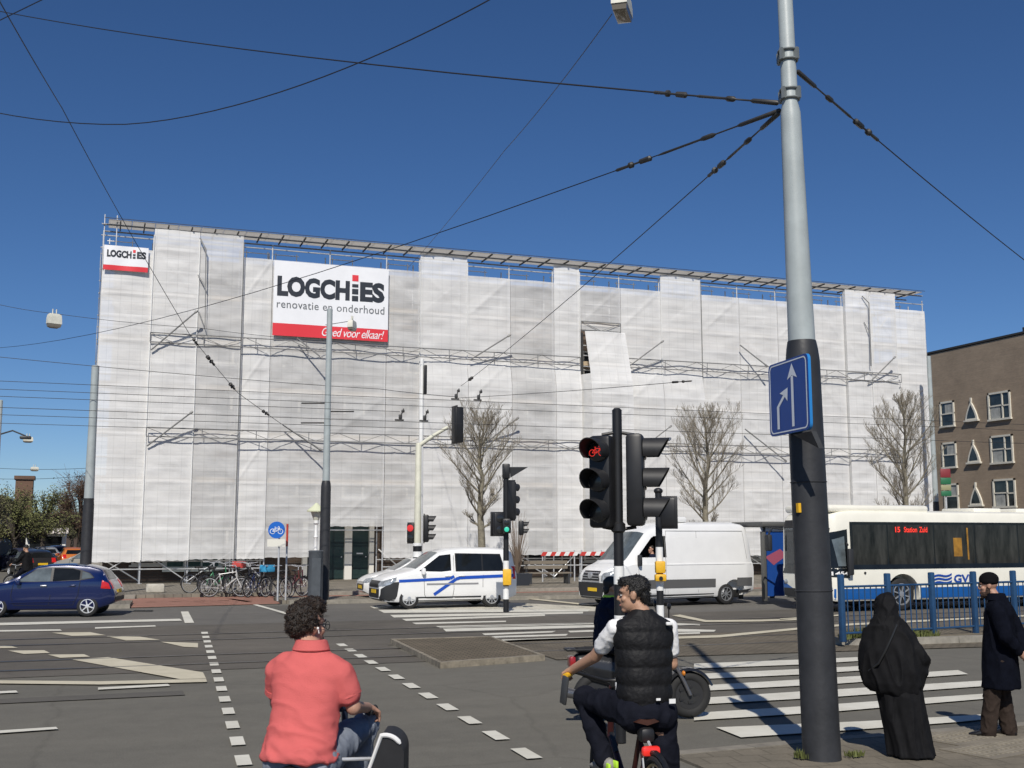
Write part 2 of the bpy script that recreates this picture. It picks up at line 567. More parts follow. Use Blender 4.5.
def remeshed(mb, name, mats, parent, voxel=0.012, smooth=4, disp=None, w=True, mat_fn=None):
    """one continuous skin around overlapping closed solids"""
    if parent is not None and w:
        inv = chain(parent).inverted()
        mb.v = [inv @ p for p in mb.v]
    me = mb.mesh(name, mats, False)
    o = bpy.data.objects.new(name, me); col.objects.link(o)
    md = o.modifiers.new('r', 'REMESH'); md.mode = 'VOXEL'; md.voxel_size = voxel; md.adaptivity = 0
    if smooth:
        ms = o.modifiers.new('s', 'SMOOTH'); ms.factor = 0.5; ms.iterations = smooth
    dg = bpy.context.evaluated_depsgraph_get()
    nm = bpy.data.meshes.new_from_object(o.evaluated_get(dg))
    o.modifiers.clear(); o.data = nm
    bpy.data.meshes.remove(me)
    nm.name = name
    if disp:
        ns = [q.normal.copy() for q in nm.vertices]
        for q, nn in zip(nm.vertices, ns):
            q.co += nn * disp(q.co, nn)
    nm.materials.clear()
    for mm in (mats if isinstance(mats, (list, tuple)) else [mats]):
        nm.materials.append(mm)
    if mat_fn:
        for p in nm.polygons: p.material_index = mat_fn(p.center, p.normal)
    nm.shade_smooth()
    if parent is not None: o.parent = parent
    return o
# ================================================================== ground
ASPH = asphalt('asphalt', (0.147, 0.141, 0.122), (0.163, 0.156, 0.135))
ASPH2 = asphalt('asphalt_far', (0.13, 0.125, 0.115), (0.165, 0.158, 0.145), crack=False)
TRAMBED = asphalt('tram_bed_asphalt', (0.105, 0.097, 0.085), (0.15, 0.138, 0.12))
PAVE = paving('pavement_tiles', (0.25, 0.225, 0.185), (0.20, 0.182, 0.152), (0.10, 0.09, 0.075), 0.3, 0.3, 0.0)
PAVEN = paving('near_pavement_tiles', (0.205, 0.182, 0.145), (0.19, 0.169, 0.135), (0.15, 0.133, 0.106), 0.3, 0.3, R(8), bumpy=.15)
MEDIAN = paving('median_bricks', (0.19, 0.165, 0.128), (0.155, 0.135, 0.105), (0.08, 0.07, 0.055), 0.21, 0.105, 0.0)
ISLB = paving('island_clinkers', (0.185, 0.155, 0.115), (0.15, 0.127, 0.095), (0.06, 0.052, 0.04), 0.2, 0.1, R(4))
REDP = asphalt('red_cycle_asphalt', (0.28, 0.145, 0.11), (0.33, 0.18, 0.14), crack=False)
KERB = mat('kerb_concrete', (0.27, 0.25, 0.21), 0.9, var=0.25, vscale=4, bump=0.3, bscale=40)

def wornpaint(name, wear, c=(0.70, 0.68, 0.60)):
    m, nt, b = nodes_of(name)
    v = coords(nt)
    n = nz(nt, v, 5.0, 8, 0.75)
    n2 = nz(nt, v, 0.9, 4, 0.6)
    ad = nt.nodes.new('ShaderNodeMath'); ad.operation = 'ADD'
    sc_ = nt.nodes.new('ShaderNodeMath'); sc_.operation = 'MULTIPLY'; sc_.inputs[1].default_value = 0.6
    nt.links.new(n2, sc_.inputs[0]); nt.links.new(n, ad.inputs[0]); nt.links.new(sc_.outputs[0], ad.inputs[1])
    cc = ramp(nt, ad.outputs[0], [(wear, (0.16, 0.15, 0.135)), (wear + 0.13, c)])
    d = nz(nt, v, 1.6, 5, 0.7)
    cc = mixc(nt, cc, ramp(nt, d, [(0.3, (0.8, 0.79, 0.76)), (0.7, (1, 1, 1))]), 1.0, 'MULTIPLY')
    nt.links.new(cc, b.inputs['Base Color'])
    b.inputs['Roughness'].default_value = 0.8
    b.inputs['Specular IOR Level'].default_value = 0.2
    return m
PAINT = wornpaint('road_paint', 0.44)
PAINTW = wornpaint('road_paint_worn', 0.62, (0.60, 0.57, 0.48))
PAINTC = wornpaint('road_paint_cream', 0.47, (0.62, 0.57, 0.44))

def sheet(name, polys, z, m, kind='structure'):
    b = MB()
    for poly in polys:
        b.add([V((p[0], p[1], z)) for p in poly], [tuple(range(len(poly)))])
    return structure(name, b, m, kind=kind)
sheet('ground', [[(-1500, -1500), (1500, -1500), (1500, 1500), (-1500, 1500)]], -0.012, ASPH)
sheet('tram_bed', [[(-80, 18.7), (5.4, 18.9), (5.4, 21.9), (8.5, 22.0), (80, 22.3), (80, 28.4), (-80, 28.4)]], -0.004, TRAMBED)
sheet('road', [[(-80, 28.4), (90, 28.4), (90, 35.6), (-80, 35.6)]], -0.006, ASPH2)
# strips of older surfacing and trench repairs
b = MB()
sheet('road_patch', [[(4.8, 30.2), (5.9, 30.2), (5.9, 35.3), (4.8, 35.3)], [(-3.0, 10.4), (-1.6, 10.4), (-1.5, 17.2), (-2.9, 17.2)],
                     [(-9, 16.0), (1.2, 16.05), (1.2, 16.5), (-9, 16.45)]], 0.0, asphalt('asphalt_repair', (0.105, 0.10, 0.09), (0.13, 0.124, 0.112), False))
# tram rails let into the bed
b = MB()
for vv in (19.75, 21.18, 24.2, 25.63):
    b.box((0, vv, 0.004), (160, 0.07, 0.012), mi=0)
    b.box((0, vv + 0.075, 0.002), (160, 0.05, 0.006), mi=1)
structure('tram_rails', b, [mat('rail_steel', (0.10, 0.09, 0.08), 0.35, 0.7, var=0.3, vscale=2), mat('rail_groove', (0.02, 0.018, 0.016), 0.9)])

# pavements
b = MB()
b.prism([(5.15, 6.0), (5.3, 10.0), (7.2, 10.15), (12, 10.25), (60, 10.6), (60, -12), (5.0, -12)], -0.2, 0.014)
structure('near_pavement', b, PAVEN)
b = MB()
nk = [(5.3, 10.02), (7.2, 10.17), (12, 10.27), (30, 10.4)]
for a_, c_ in zip(nk[:-1], nk[1:]):
    a3, c3 = V((*a_, -0.1)), V((*c_, -0.1))
    n_ = (c3 - a3).normalized().cross(V((0, 0, 1)))
    L_ = (c3 - a3).length; k = max(1, round(L_ / 1.0))
    for i in range(k):
        p0 = a3.lerp(c3, (i + 0.005) / k); p1 = a3.lerp(c3, (i + 0.995) / k)
        b.slab([p0 - n_ * 0.0, p1 - n_ * 0.0, p1 - n_ * 0.17, p0 - n_ * 0.17], (0, 0, 0.117))
structure('near_kerb', b, mat('kerb_worn', (0.215, 0.195, 0.16), 0.9, var=0.2, vscale=4, bump=0.3, bscale=40))
b = MB()
b.prism([(-70, 41.0), (95, 41.0), (95, 52.2), (46, 52.2), (46, 54), (-70, 54)], -0.2, 0.12)
b.prism([(-9.5, 36.0), (-1.2, 35.6), (1.0, 35.75), (1.15, 38.0), (-9.5, 38.2)], -0.2, 0.1)
b.prism([(5.55, 36.4), (9, 36.0), (40, 36.0), (40, 38.2), (5.55, 38.2)], -0.2, 0.1)
structure('far_pavement', b, PAVE)
b = MB()
for (x0, x1, yy) in ((-70, 1.3, 40.86), (5.6, 95, 40.86)):
    b.box(((x0 + x1) / 2, yy, 0.02), (x1 - x0, 0.24, 0.22))
for (x0, x1, yy) in ((-9.5, 1.0, 35.62), (5.7, 40, 35.9)):
    b.box(((x0 + x1) / 2, yy, 0.0), (x1 - x0, 0.2, 0.22))
structure('far_kerb', b, KERB)
sheet('cycle_path', [[(1.0, 35.75), (5.5, 36.2), (5.6, 38.3), (1.1, 38.3)], [(-60, 38.3), (90, 38.3), (90, 40.7), (-60, 40.7)], [(1.4, 40.7), (5.5, 40.7), (5.5, 41.0), (1.4, 41.0)]], 0.006, REDP)

# median between the tram lane and the near road, refuge under the railing
sheet('median', [[(7.5, 18.35), (11, 18.05), (17.4, 17.55), (30, 17.4), (60, 17.4), (60, 22.2), (8.4, 22.1), (7.7, 22.0)]], 0.003, MEDIAN)
b = MB()
b.prism([(13.6, 19.1), (14.2, 18.6), (26, 18.2), (26, 20.9), (14.3, 20.7)], -0.2, 0.11)
structure('refuge', b, mat('refuge_earth', (0.15, 0.125, 0.085), 0.95, var=0.3, vscale=3, bump=0.5, bscale=30))
b = MB()
rk = [(13.5, 19.1), (14.15, 18.5), (26, 18.1)]
for a_, c_ in zip(rk[:-1], rk[1:]):
    a3, c3 = V((*a_, -0.1)), V((*c_, -0.1)); L_ = (c3 - a3).length; k = max(1, round(L_)); n_ = (c3 - a3).normalized().cross(V((0, 0, 1)))
    for i in range(k):
        p0 = a3.lerp(c3, (i + .006) / k); p1 = a3.lerp(c3, (i + .994) / k)
        b.slab([p0, p1, p1 - n_ * .14, p0 - n_ * .14], (0, 0, 0.23))
structure('refuge_kerb', b, KERB)
# raised traffic island
ip = [gp(390, 643), gp(440, 668), gp(545, 660), gp(490, 640)]
ic = sum(ip, V()) / 4
b = MB(); b.prism([(ic + (p - ic) * 0.93)[:2] for p in ip], -0.2, 0.075)
structure('traffic_island', b, ISLB)
b = MB()
for i in range(4):
    a3, c3 = ip[i], ip[(i + 1) % 4]
    ai, ci = ic + (a3 - ic) * 0.93, ic + (c3 - ic) * 0.93
    k = max(2, round((c3 - a3).length))
    for j in range(k):
        t0, t1 = (j + .004) / k, (j + .996) / k
        q = [a3.lerp(c3, t0), a3.lerp(c3, t1), ai.lerp(ci, t1), ai.lerp(ci, t0)]
        b.slab([V((p.x, p.y, -0.1)) for p in q], (0, 0, 0.183 + 0.004 * random.random()))
structure('traffic_island_kerb', b, mat('kerb_mossy', (0.23, 0.20, 0.15), 0.95, var=0.4, vscale=5, bump=0.4, bscale=30))

# grass growing at the foot of the railing and the mast: loose tufts
b = MB()
def tuft(c, r, n, h):
    for i in range(n):
        a = random.random() * 6.283; rr = r * math.sqrt(random.random())
        p = V(c) + V((math.cos(a) * rr, math.sin(a) * rr * 0.6, 0))
        d = V((random.uniform(-.5, .5), random.uniform(-.5, .5), 1)) * h * random.uniform(.5, 1.1)
        s = V((random.uniform(-1, 1), random.uniform(-1, 1), 0)).normalized() * 0.012
        b.add([p - s, p + s, p + d * .6 + s * .7, p + d], [(0, 1, 2), (0, 2, 3)])
tuft((14.6, 18.9, .11), .7, 900, .22); tuft((15.6, 19.0, .11), .5, 350, .14); tuft((13.9, 18.9, .11), .25, 200, .14)
tuft((6.42, 9.42, .03), .16, 130, .08); tuft((6.85, 9.32, .03), .1, 60, .06)
o = structure('grass', b, mat('weed_grass', (0.10, 0.115, 0.03), 0.8, var=0.3, vscale=6), kind='stuff')

# ---- painted markings (true ground polygons)
def marks(name, polys, m, z=0.008):
    return sheet(name, [[gp(x, y)[:2] for x, y in p] for p in polys], z, m)
zeb = []
def stripe(pts): zeb.append(pts)
stripe([(716, 728), (860, 722), (960, 716.5), (1003, 713.5), (1008, 717.5), (960, 722.5), (860, 730), (741, 738)])
stripe([(694, 713.5), (800, 707), (995, 693.5), (1000, 698), (830, 712.5), (694, 721)])
stripe([(700, 698.5), (800, 692), (985, 681), (992, 686), (840, 697), (700, 705)])
stripe([(700, 686), (800, 680), (958, 670.5), (968, 674.5), (840, 684), (690, 692)])
stripe([(694, 674.5), (800, 669.5), (900, 664.5), (906, 668), (800, 675), (690, 680)])
stripe([(694, 664), (800, 660), (884, 656.5), (890, 659.5), (800, 665), (694, 669)])
stripe([(574, 668), (640, 664.5), (640, 669), (590, 673)])
sheet('zebra_crossing', [[gp(x, y)[:2] for x, y in p] for p in zeb], 0.008, PAINT)
far = [[(370, 606.5), (440, 606), (440, 607.6), (374, 608.4)], [(378, 610), (590, 609.5), (588, 611.5), (384, 613)], [(390, 615), (583, 611.8), (583, 613.6), (394, 617.6)],
       [(402, 619), (545, 614.5), (545, 616), (406, 621)], [(412, 622.8), (506, 620.8), (506, 622), (416, 624.4)], [(436, 626.2), (600, 622.5), (600, 624), (440, 628.2)],
       [(443, 628.8), (603, 624.8), (603, 627.2), (446, 631.6)], [(482, 633.6), (556, 631), (552, 632.6), (485, 635.2)], [(489, 636.4), (568, 634), (566, 635.8), (492, 637.9)],
       [(492, 640), (602, 636.6), (602, 639), (498, 642.6)], [(568, 631), (602, 629.8), (602, 631.4), (570, 632.6)], [(660, 628.5), (716, 630), (714, 631.8), (660, 632)], [(660, 622.5), (700, 624.2), (700, 625.6), (660, 625)],
       [(660, 633.4), (700, 632.2), (700, 634), (660, 635.4)]]
sheet('far_zebra_crossing', [[gp(x, y)[:2] for x, y in p] for p in far], 0.003, PAINT)
marks('worn_crossing_paint', [[(380, 605), (520, 603), (600, 607), (596, 611.2), (430, 612.8)]], PAINTW, 0.0)
hat = [[(-30, 680.5), (100, 681.8), (206, 679.3), (207, 682.4), (100, 685), (-30, 683.6)],
       [(72, 660), (108, 657.5), (203, 672.8), (206, 679.0), (180, 679.6)], [(8, 651), (44, 650.6), (50, 653.2), (24, 654.4)],
       [(48, 655), (84, 654.6), (90, 657), (60, 658.2)], [(-20, 645.6), (12, 646.6), (18, 648.2), (-20, 649)], [(52, 633), (90, 632.4), (106, 635.6), (72, 636.2)],
       [(106, 636.4), (140, 637), (160, 640.2), (126, 640.8)], [(160, 642), (198, 643.4), (198, 647.8), (184, 647.2)]]
marks('hatched_markings', hat, PAINTC)
lin = [[(-40, 624), (180, 619), (182, 621), (-40, 626.6)], [(95, 627.6), (155, 625.6), (156, 626.8), (95, 629)],
       [(98, 688), (168, 684.4), (170, 686.4), (98, 690.2)], [(-20, 692.6), (16, 691), (18, 693), (-20, 694.8)], [(-30, 733), (56, 727.5), (58, 729.6), (-30, 736)],
       [(-40, 631), (60, 629.6), (62, 631), (-40, 632.6)]]
marks('lane_lines', lin, PAINT)
ln2 = [[(640, 640.5), (720, 638), (800, 630), (800, 628), (720, 635.6), (640, 638.5)], [(800, 630), (850, 626), (1024, 617), (1080, 615), (1080, 613), (850, 624), (800, 628)],
       [(672, 616), (705, 622.5), (760, 622), (800, 620.5), (800, 619), (760, 620.2), (706, 620.6), (680, 615)], [(640, 600), (590, 604.6), (520, 597.5), (520, 598.6), (590, 606)], [(780, 619), (840, 615), (840, 616.2), (780, 620.4)]]
marks('lane_edge_lines', ln2, PAINTC, 0.014)
cyc = []
def dash(px, py, l=0.46, w=0.40, slew=0.0):
    c = gp(px, py)
    cyc.append([(c.x - w / 2 - slew, c.y - l / 2), (c.x + w / 2 - slew, c.y - l / 2), (c.x + w / 2 + slew, c.y + l / 2), (c.x - w / 2 + slew, c.y + l / 2)])
# left row of blocks
k = 0
vv = 10.2
while vv < 26.5:
    uu = 1.30 + (vv - 10) * 0.062
    cyc.append([(uu - .07, vv - .25), (uu + .07, vv - .25), (uu + .10, vv + .25), (uu - .04, vv + .25)])
    vv += 1.05
vv = 9.6
while vv < 23:
    uu = 3.98 + (vv - 10) * 0.047
    cyc.append([(uu - .08, vv - .27), (uu + .08, vv - .27), (uu + .105, vv + .27), (uu - .055, vv + .27)])
    vv += 1.05
cyc.append([(2.1, 29.0), (2.32, 29.0), (2.5, 33.4), (2.3, 33.4)])
cyc.append([(5.0, 29.6), (5.18, 29.6), (4.75, 36.0), (4.6, 36.0)])
cyc.append([(4.6, 37.4), (4.8, 37.4), (4.4, 39.6), (4.2, 39.6)])
for i in range(6):
    cyc.append([(0.8 + i * .75, 38.45), (1.15 + i * .75, 38.45), (1.15 + i * .75, 38.6), (0.8 + i * .75, 38.6)])
sheet('cycle_crossing_blocks', cyc, 0.006, PAINT)

# tactile paving by the crossing
b = MB()
def ribs(c, ang, nx, ny, dx, dy):
    m3 = Matrix.Rotation(ang, 3, 'Z')
    b.slab([V(c) + m3 @ V(q) for q in ((-dx, -dy, 0), (nx * dx, -dy, 0), (nx * dx, ny * dy, 0), (-dx, ny * dy, 0))], (0, 0, 0.008), mi=1)
    for i in range(nx):
        for j in range(ny):
            b.box(V(c) + m3 @ V((i * dx, j * dy, 0.011)), (dx * .55, dy * .72, 0.008), m3)
ribs(V((8.25, 9.62, 0.016)), R(12), 12, 3, .075, .15)
ribs(V((8.05, 8.95, 0.016)), R(12), 20, 3, .075, .15)
structure('tactile_paving', b, [mat('tactile_ribs', (0.27, 0.24, 0.185), 0.9, var=0.2, vscale=6), mat('tactile_slab', (0.20, 0.175, 0.135), 0.9, var=0.2, vscale=3)])
# drain cover in the road
b = MB()
for i in range(3):
    c = gp(137 + 6 * i, 611.3)
    b.lathe((c.x, c.y, -.02), (0, 0, 1), [(0, .12), (.03, .12), (.05, .09)], 10)
for o_ in range(1): pass
tag(b.build('rubber_stud_strip', RUBBER), 'short strip of three black rubber studs on the road behind the blue hatchback', 'road stud')
b = MB()
c = gp(155, 592.5, .12)
b.rbox((c.x, c.y, .27), (.62, .4, .3), .05)
tag(b.build('concrete_block', mat('pale_concrete', (0.5, 0.47, 0.4), 0.9, var=.15, vscale=4, bump=.3)), 'pale concrete block lying on the pavement left of the bikes', 'concrete block')

# ================================================================== the wrapped building
NV = 50.2                 # plane of the netting
BW = 52.2                 # plane of the brick wall
BRICKD = brickwall('brown_brick', (0.16, 0.095, 0.065), (0.12, 0.075, 0.055), (0.15, 0.14, 0.12))
bld = thing('brick_building', 'brown brick building hidden behind white scaffold netting', 'building', (20.5, BW, 0))
def X(px, py=290, v=NV): return pv(px, py, v).x
def Z(px, py, v=NV): return pv(px, py, v).z
b = MB()
b.box((20.6, BW + 6.2, 7.25), (40.6, 12, 14.5))
b.build('wall', BRICKD, bld)
b = MB(); b.slab([(0.2, BW + .1, 14.5), (41.0, BW + .1, 14.5), (41.0, BW + 12, 14.5), (0.2, BW + 12, 14.5)], (0, 0, .12))
b.build('roof', mat('roof_tile', (0.09, 0.06, 0.05), .9, var=.3, vscale=5), bld)
b = MB(); b.box((3.0, BW + 1.2, 14.8), (2.3, 1.6, 1.0)); b.build('dormer', mat('dark_tiles', (0.07, 0.05, 0.04), .9, var=.3, vscale=8), bld)
WINW = mat('window_frame_white', (0.7, 0.68, 0.62), 0.5)
for fl in range(4):
    for i in range(13):
        xx = 2.4 + i * 3.05
        if fl == 0 and 8 < xx < 12: continue
        zz = 1.65 + fl * 3.0
        f = MB()
        f.box((xx, BW - .0, zz), (1.9, .12, 1.6)); f.box((xx, BW - .03, zz - .84), (2.1, .16, .08))
        fo = f.build('window', WINW, bld)
        g = MB()
        for s_ in (-.46, .46): g.box((xx + s_, BW - .055, zz), (.8, .03, 1.42))
        g.build('pane', GLASSDK, fo)
# entrance with a pair of dark green doors
xd0, xd1 = X(306, 560, BW), X(368, 560, BW)
DOORG = mat('dark_green_door', (0.012, 0.03, 0.028), 0.4, coat=.3)
b = MB()
b.box((xd0 - .1, BW - .12, 1.5), (.22, .35, 2.8)); b.box((xd1 + .1, BW - .12, 1.5), (.22, .35, 2.8)); b.box(((xd0 + xd1) / 2 + .45, BW - .13, 1.35), (.34, .3, 2.45))
b.box(((xd0 + xd1) / 2, BW - .15, 2.75), (xd1 - xd0 + .3, .24, .16))
ent = b.build('door_surround', WINW, bld)
for (q0, q1) in ((xd0 + .02, (xd0 + xd1) / 2 + .28), ((xd0 + xd1) / 2 + .62, xd1 - .02)):
    b = MB(); b.box(((q0 + q1) / 2, BW - .06, 1.36), (q1 - q0, .08, 2.4))
    for i in range(2):
        for j in range(3): b.box((q0 + (q1 - q0) * (.27 + .46 * i), BW - .105, .62 + j * .72), ((q1 - q0) * .34, .02, .56))
    d_ = b.build('door', DOORG, bld)
    b = MB(); b.cyl((q1 - .12, BW - .11, 1.15), (q1 - .12, BW - .17, 1.15), .03, 8); b.box(((q0 + q1) / 2, BW - .11, 1.3), (.3, .03, .06)); b.build('handle', GALV, d_)
# shop-like low window at the left
b = MB(); x0, x1 = X(162, 570, BW), X(222, 570, BW)
b.box(((x0 + x1) / 2, BW - .1, 1.15), (x1 - x0, .14, 1.2)); f = b.build('window', mat('pale_sill', (0.55, .6, .58), .5), bld)
b = MB()
for k in range(3):
    w_ = (x1 - x0 - .3) / 3
    b.box((x0 + .15 + w_ * (k + .5), BW - .18, 1.2), (w_ - .08, .03, .85))
b.build('pane', mat('teal_glass', (.05, .10, .10), .1), f)

# ---- scaffold
scf = thing('scaffold', 'grey tube scaffold standing against the brick building behind netting', 'scaffold', (20.5, NV + .7, 0))
EDG = [101, 152, 198, 242, 272, 330, 387, 420, 467, 510, 553.5, 579, 620, 660, 700, 738, 776, 812, 842, 866, 892, 923]
EX = [X(p) for p in EDG]
ZL, ZH, ZB = 14.38, 15.28, 1.12
for i, xx in enumerate(EX):
    b = MB(); b.cyl((xx, NV + .14, .12), (xx, NV + .14, 15.1), .032, 8); b.box((xx, NV + .14, .125), (.2, .2, .012))
    b.build('standard', GALV, scf)
    b = MB(); b.cyl((xx, NV + 1.3, .12), (xx, NV + 1.3, 15.0), .032, 8); b.build('standard', GALV, scf)
    b = MB()
    for k in range(7): b.cyl((xx, NV + .1, 2.35 + 2 * k), (xx, NV + 1.35, 2.35 + 2 * k), .03, 6)
    b.build('transom', GALV, scf)
for k in range(7):
    z = 2.4 + 2 * k
    b = MB(); n_ = 22
    for i in range(n_ if k < 6 else 0):
        if k == 0 and EX[5] - 1.2 < EX[0] + (i + .5) * (EX[-1] - EX[0]) / n_ < EX[6] + 1.2: continue      # left open over the entrance
        for j in range(4): b.box((EX[0] + (i + .5) * (EX[-1] - EX[0]) / n_, NV + .3 + j * .26, z + .03 + .01 * random.random()), ((EX[-1] - EX[0]) / n_ - .02, .245, .05))
    if b.v: b.build('deck', WOOD, scf)
    for (yy, zz) in ((NV + .17, z - .04), (NV + .17, z + .5), (NV + .17, z + 1.0), (NV + 1.33, z - .04)):
        b = MB(); b.cyl((EX[0] - .1, yy, zz), (EX[-1] + .1, yy, zz), .028, 6); b.build('ledger', GALV, scf)
    if 0 < k < 6:
        b = MB(); b.box(((EX[0] + EX[-1]) / 2, NV + .22, z + .14), (EX[-1] - EX[0], .03, .16)); b.build('toe_board', WOOD, scf)
for zz in (.72,):
    for (xa, xb) in ((EX[0] - .1, EX[4] + .1), (EX[6], EX[-1] + .1)):            # open in front of the entrance
        b = MB(); b.cyl((xa, NV + .1, zz), (xb, NV + .1, zz), .028, 6); b.build('ledger', GALV, scf)
        b = MB(); b.cyl((xa, NV + 1.3, zz + .3), (xb, NV + 1.3, zz + .3), .028, 6); b.build('ledger', GALV, scf)
for i in range(len(EX) - 1):
    if 4 <= i <= 5: continue
    zlo, zhi = (.2, 1.5) if i % 2 == 0 else (1.5, .2)
    b = MB(); b.cyl((EX[i], NV + .05, zlo), (EX[i + 1], NV + .05, zhi), .024, 6); b.build('brace', GALV, scf)
    if i % 3 == 0:
        b = MB(); b.cyl((EX[i], NV + .9, 1.5), (EX[i + 1], NV + 1.0, .2), .03, 6); b.build('brace', WHITEP, scf)
    if i % 3 == 1:                                    # bracing that shows faintly through the sheets
        for k in (2, 5):
            b = MB(); b.cyl((EX[i], NV + .06, 2.4 + 2 * k), (EX[i + 1], NV + .06, 4.4 + 2 * k), .03, 6); b.build('brace', WHITEP, scf)
# guard rail stubs standing above the sheets, under the roof
for i in range(len(EX) - 1):
    b = MB(); xa = EX[i] + .25; xb = min(EX[i] + 1.2, EX[i + 1] - .1)
    if xb - xa < .3: continue
    for xx in (xa, xb): b.cyl((xx, NV + .9, 14.2), (xx, NV + .9, 14.95), .022, 6)
    b.cyl((xa - .1, NV + .9, 14.85), (xb + .1, NV + .9, 14.85), .022, 6); b.build('guard_rail', WHITEP, scf)

# ---- temporary roof edge along the top
rf = thing('roof_edge_deck', 'long grey boarded roof edge running along the top of the wrapped scaffold', 'roof edge', (20.5, NV, 15.3))
b = MB()
x0, x1 = -.15, 42.3
n_ = 44
for i in range(n_):
    xa = x0 + (x1 - x0) * i / n_; xb = x0 + (x1 - x0) * (i + 1) / n_
    b.slab([(xa + .01, NV - .35, 15.46), (xb - .01, NV - .35, 15.46), (xb - .01, NV + 1.15, 15.50), (xa + .01, NV + 1.15, 15.50)], (0, 0, .035))
m_, nt_, b_ = nodes_of('translucent_roof_sheet')
tl_ = nt_.nodes.new('ShaderNodeBsdfTranslucent'); tl_.inputs['Color'].default_value = (.78, .76, .72, 1)
mx_ = nt_.nodes.new('ShaderNodeMixShader'); mx_.inputs[0].default_value = .75
b_.inputs['Base Color'].default_value = (.45, .44, .42, 1)
nt_.links.new(b_.outputs[0], mx_.inputs[1]); nt_.links.new(tl_.outputs[0], mx_.inputs[2]); nt_.links.new(mx_.outputs[0], nt_.nodes['Material Output'].inputs['Surface'])
b.build('boarding', m_, rf)
for i in range(43):
    xx = x0 + (x1 - x0) * (i + .5) / 43
    b = MB(); b.box((xx, NV + .4, 15.43), (.05, 1.62, .06)); b.build('joist', STEELDK, rf)
b = MB(); b.cyl((x0 - .2, NV - .15, 15.30), (x1 + .1, NV - .15, 15.30), .035, 8); b.cyl((x0 - .2, NV + 1.1, 15.32), (x1 + .1, NV + 1.1, 15.32), .035, 8); b.build('bearer', GIRD, rf)
b = MB(); b.box(((x0 + x1) / 2, NV - .41, 15.53), (x1 - x0 + .3, .03, .02)); b.build('edge_trim', STEELDK, rf)
for xx in (-.3, .2):
    b = MB(); b.cyl((xx, NV - .1, 13.4), (xx, NV - .1, 15.75), .025, 6); b.build('end_post', GALV, rf)

# ---- the white sheets
NETS = [netting('net_fine', .16, .93), netting('net_plain', .20, .94), netting('net_thin', .36, .92), netting('net_thinner', .42, .88)]
rnd_ = random.Random(11)
def sheet_net(xa, xb, zb, zt, prof, m, label, ragged=.03, nowrap=0):
    nx = 20; nzv = 240; brc = (xb - xa) > 1.2 and rnd_.random() < .7; bdir = rnd_.random() < .5; bz = rnd_.choice((.4, 2.4))
    wrap_cols = () if nowrap == 3 else ((0, nx) if not nowrap else ((nx,) if nowrap == 1 else (0,)))
    vs = []; fs = []
    ph = random.random() * 100
    rf_ = [0.05 * math.sin(i * 1.7 + ph) + .02 * random.random() for i in range(nx + 1)]
    for j in range(nzv + 1):
        for i in range(nx + 1):
            a = min(1, max(0, (i - 1) / (nx - 2))); c = j / nzv
            x = xa + (xb - xa) * a
            z = zb + (zt - zb) * c
            if j == 0: z += rf_[i] * ragged * 10
            bil = 0.05 * math.sin(math.pi * a) * (0.6 + .6 * noise.noise(V((ph, z * .5, 0))))
            bil += .05 * noise.noise(V((x * .8, z * .7, ph))) + .035 * noise.noise(V((x * 1.1, z * 2.6, ph + 5)))
            for dz in (.36, .9, 1.4):                                  # tubes of the scaffold press the sheet outwards
                q = ((z - dz + 1.0) % 2.0) - 1.0
                bil += (.026 if dz == .36 else .016) * math.exp(-(q / .05) ** 2)
            if brc:
                aa = a if bdir else 1 - a
                q = ((z - bz - aa * 2.0 + 2.0) % 4.0) - 2.0
                bil += .034 * math.exp(-(q / .075) ** 2)
            edge = math.sin(math.pi * min(1, max(0, a))) ** .3 if 0 < a < 1 else 0
            vs.append(V((x, (NV + .02) if (i in wrap_cols) else (NV - prof(z) - bil * edge), z)))
    for j in range(nzv):
        for i in range(nx):
            q = j * (nx + 1) + i
            fs.append((q, q + 1, q + nx + 2, q + nx + 1))
    b = MB(); b.add(vs, fs)
    o = b.build('netting_sheet', m, smooth=True, angle=60)
    return tag(o, label, 'netting', 'white netting sheets on the scaffold')
def lerp_prof(pts):
    def f(z):
        if z <= pts[0][0]: return pts[0][1]
        for (z0, p0), (z1, p1) in zip(pts[:-1], pts[1:]):
            if z <= z1: return p0 + (p1 - p0) * (z - z0) / (z1 - z0)
        return pts[-1][1]
    return f
flat = lambda z: 0.03
fwd = lambda z: 0.22
flare = lerp_prof([(9.15, .32), (10.35, .06), (10.5, .05)])
flare2 = lerp_prof([(8.9, .32), (10.1, .08), (10.4, .05)])
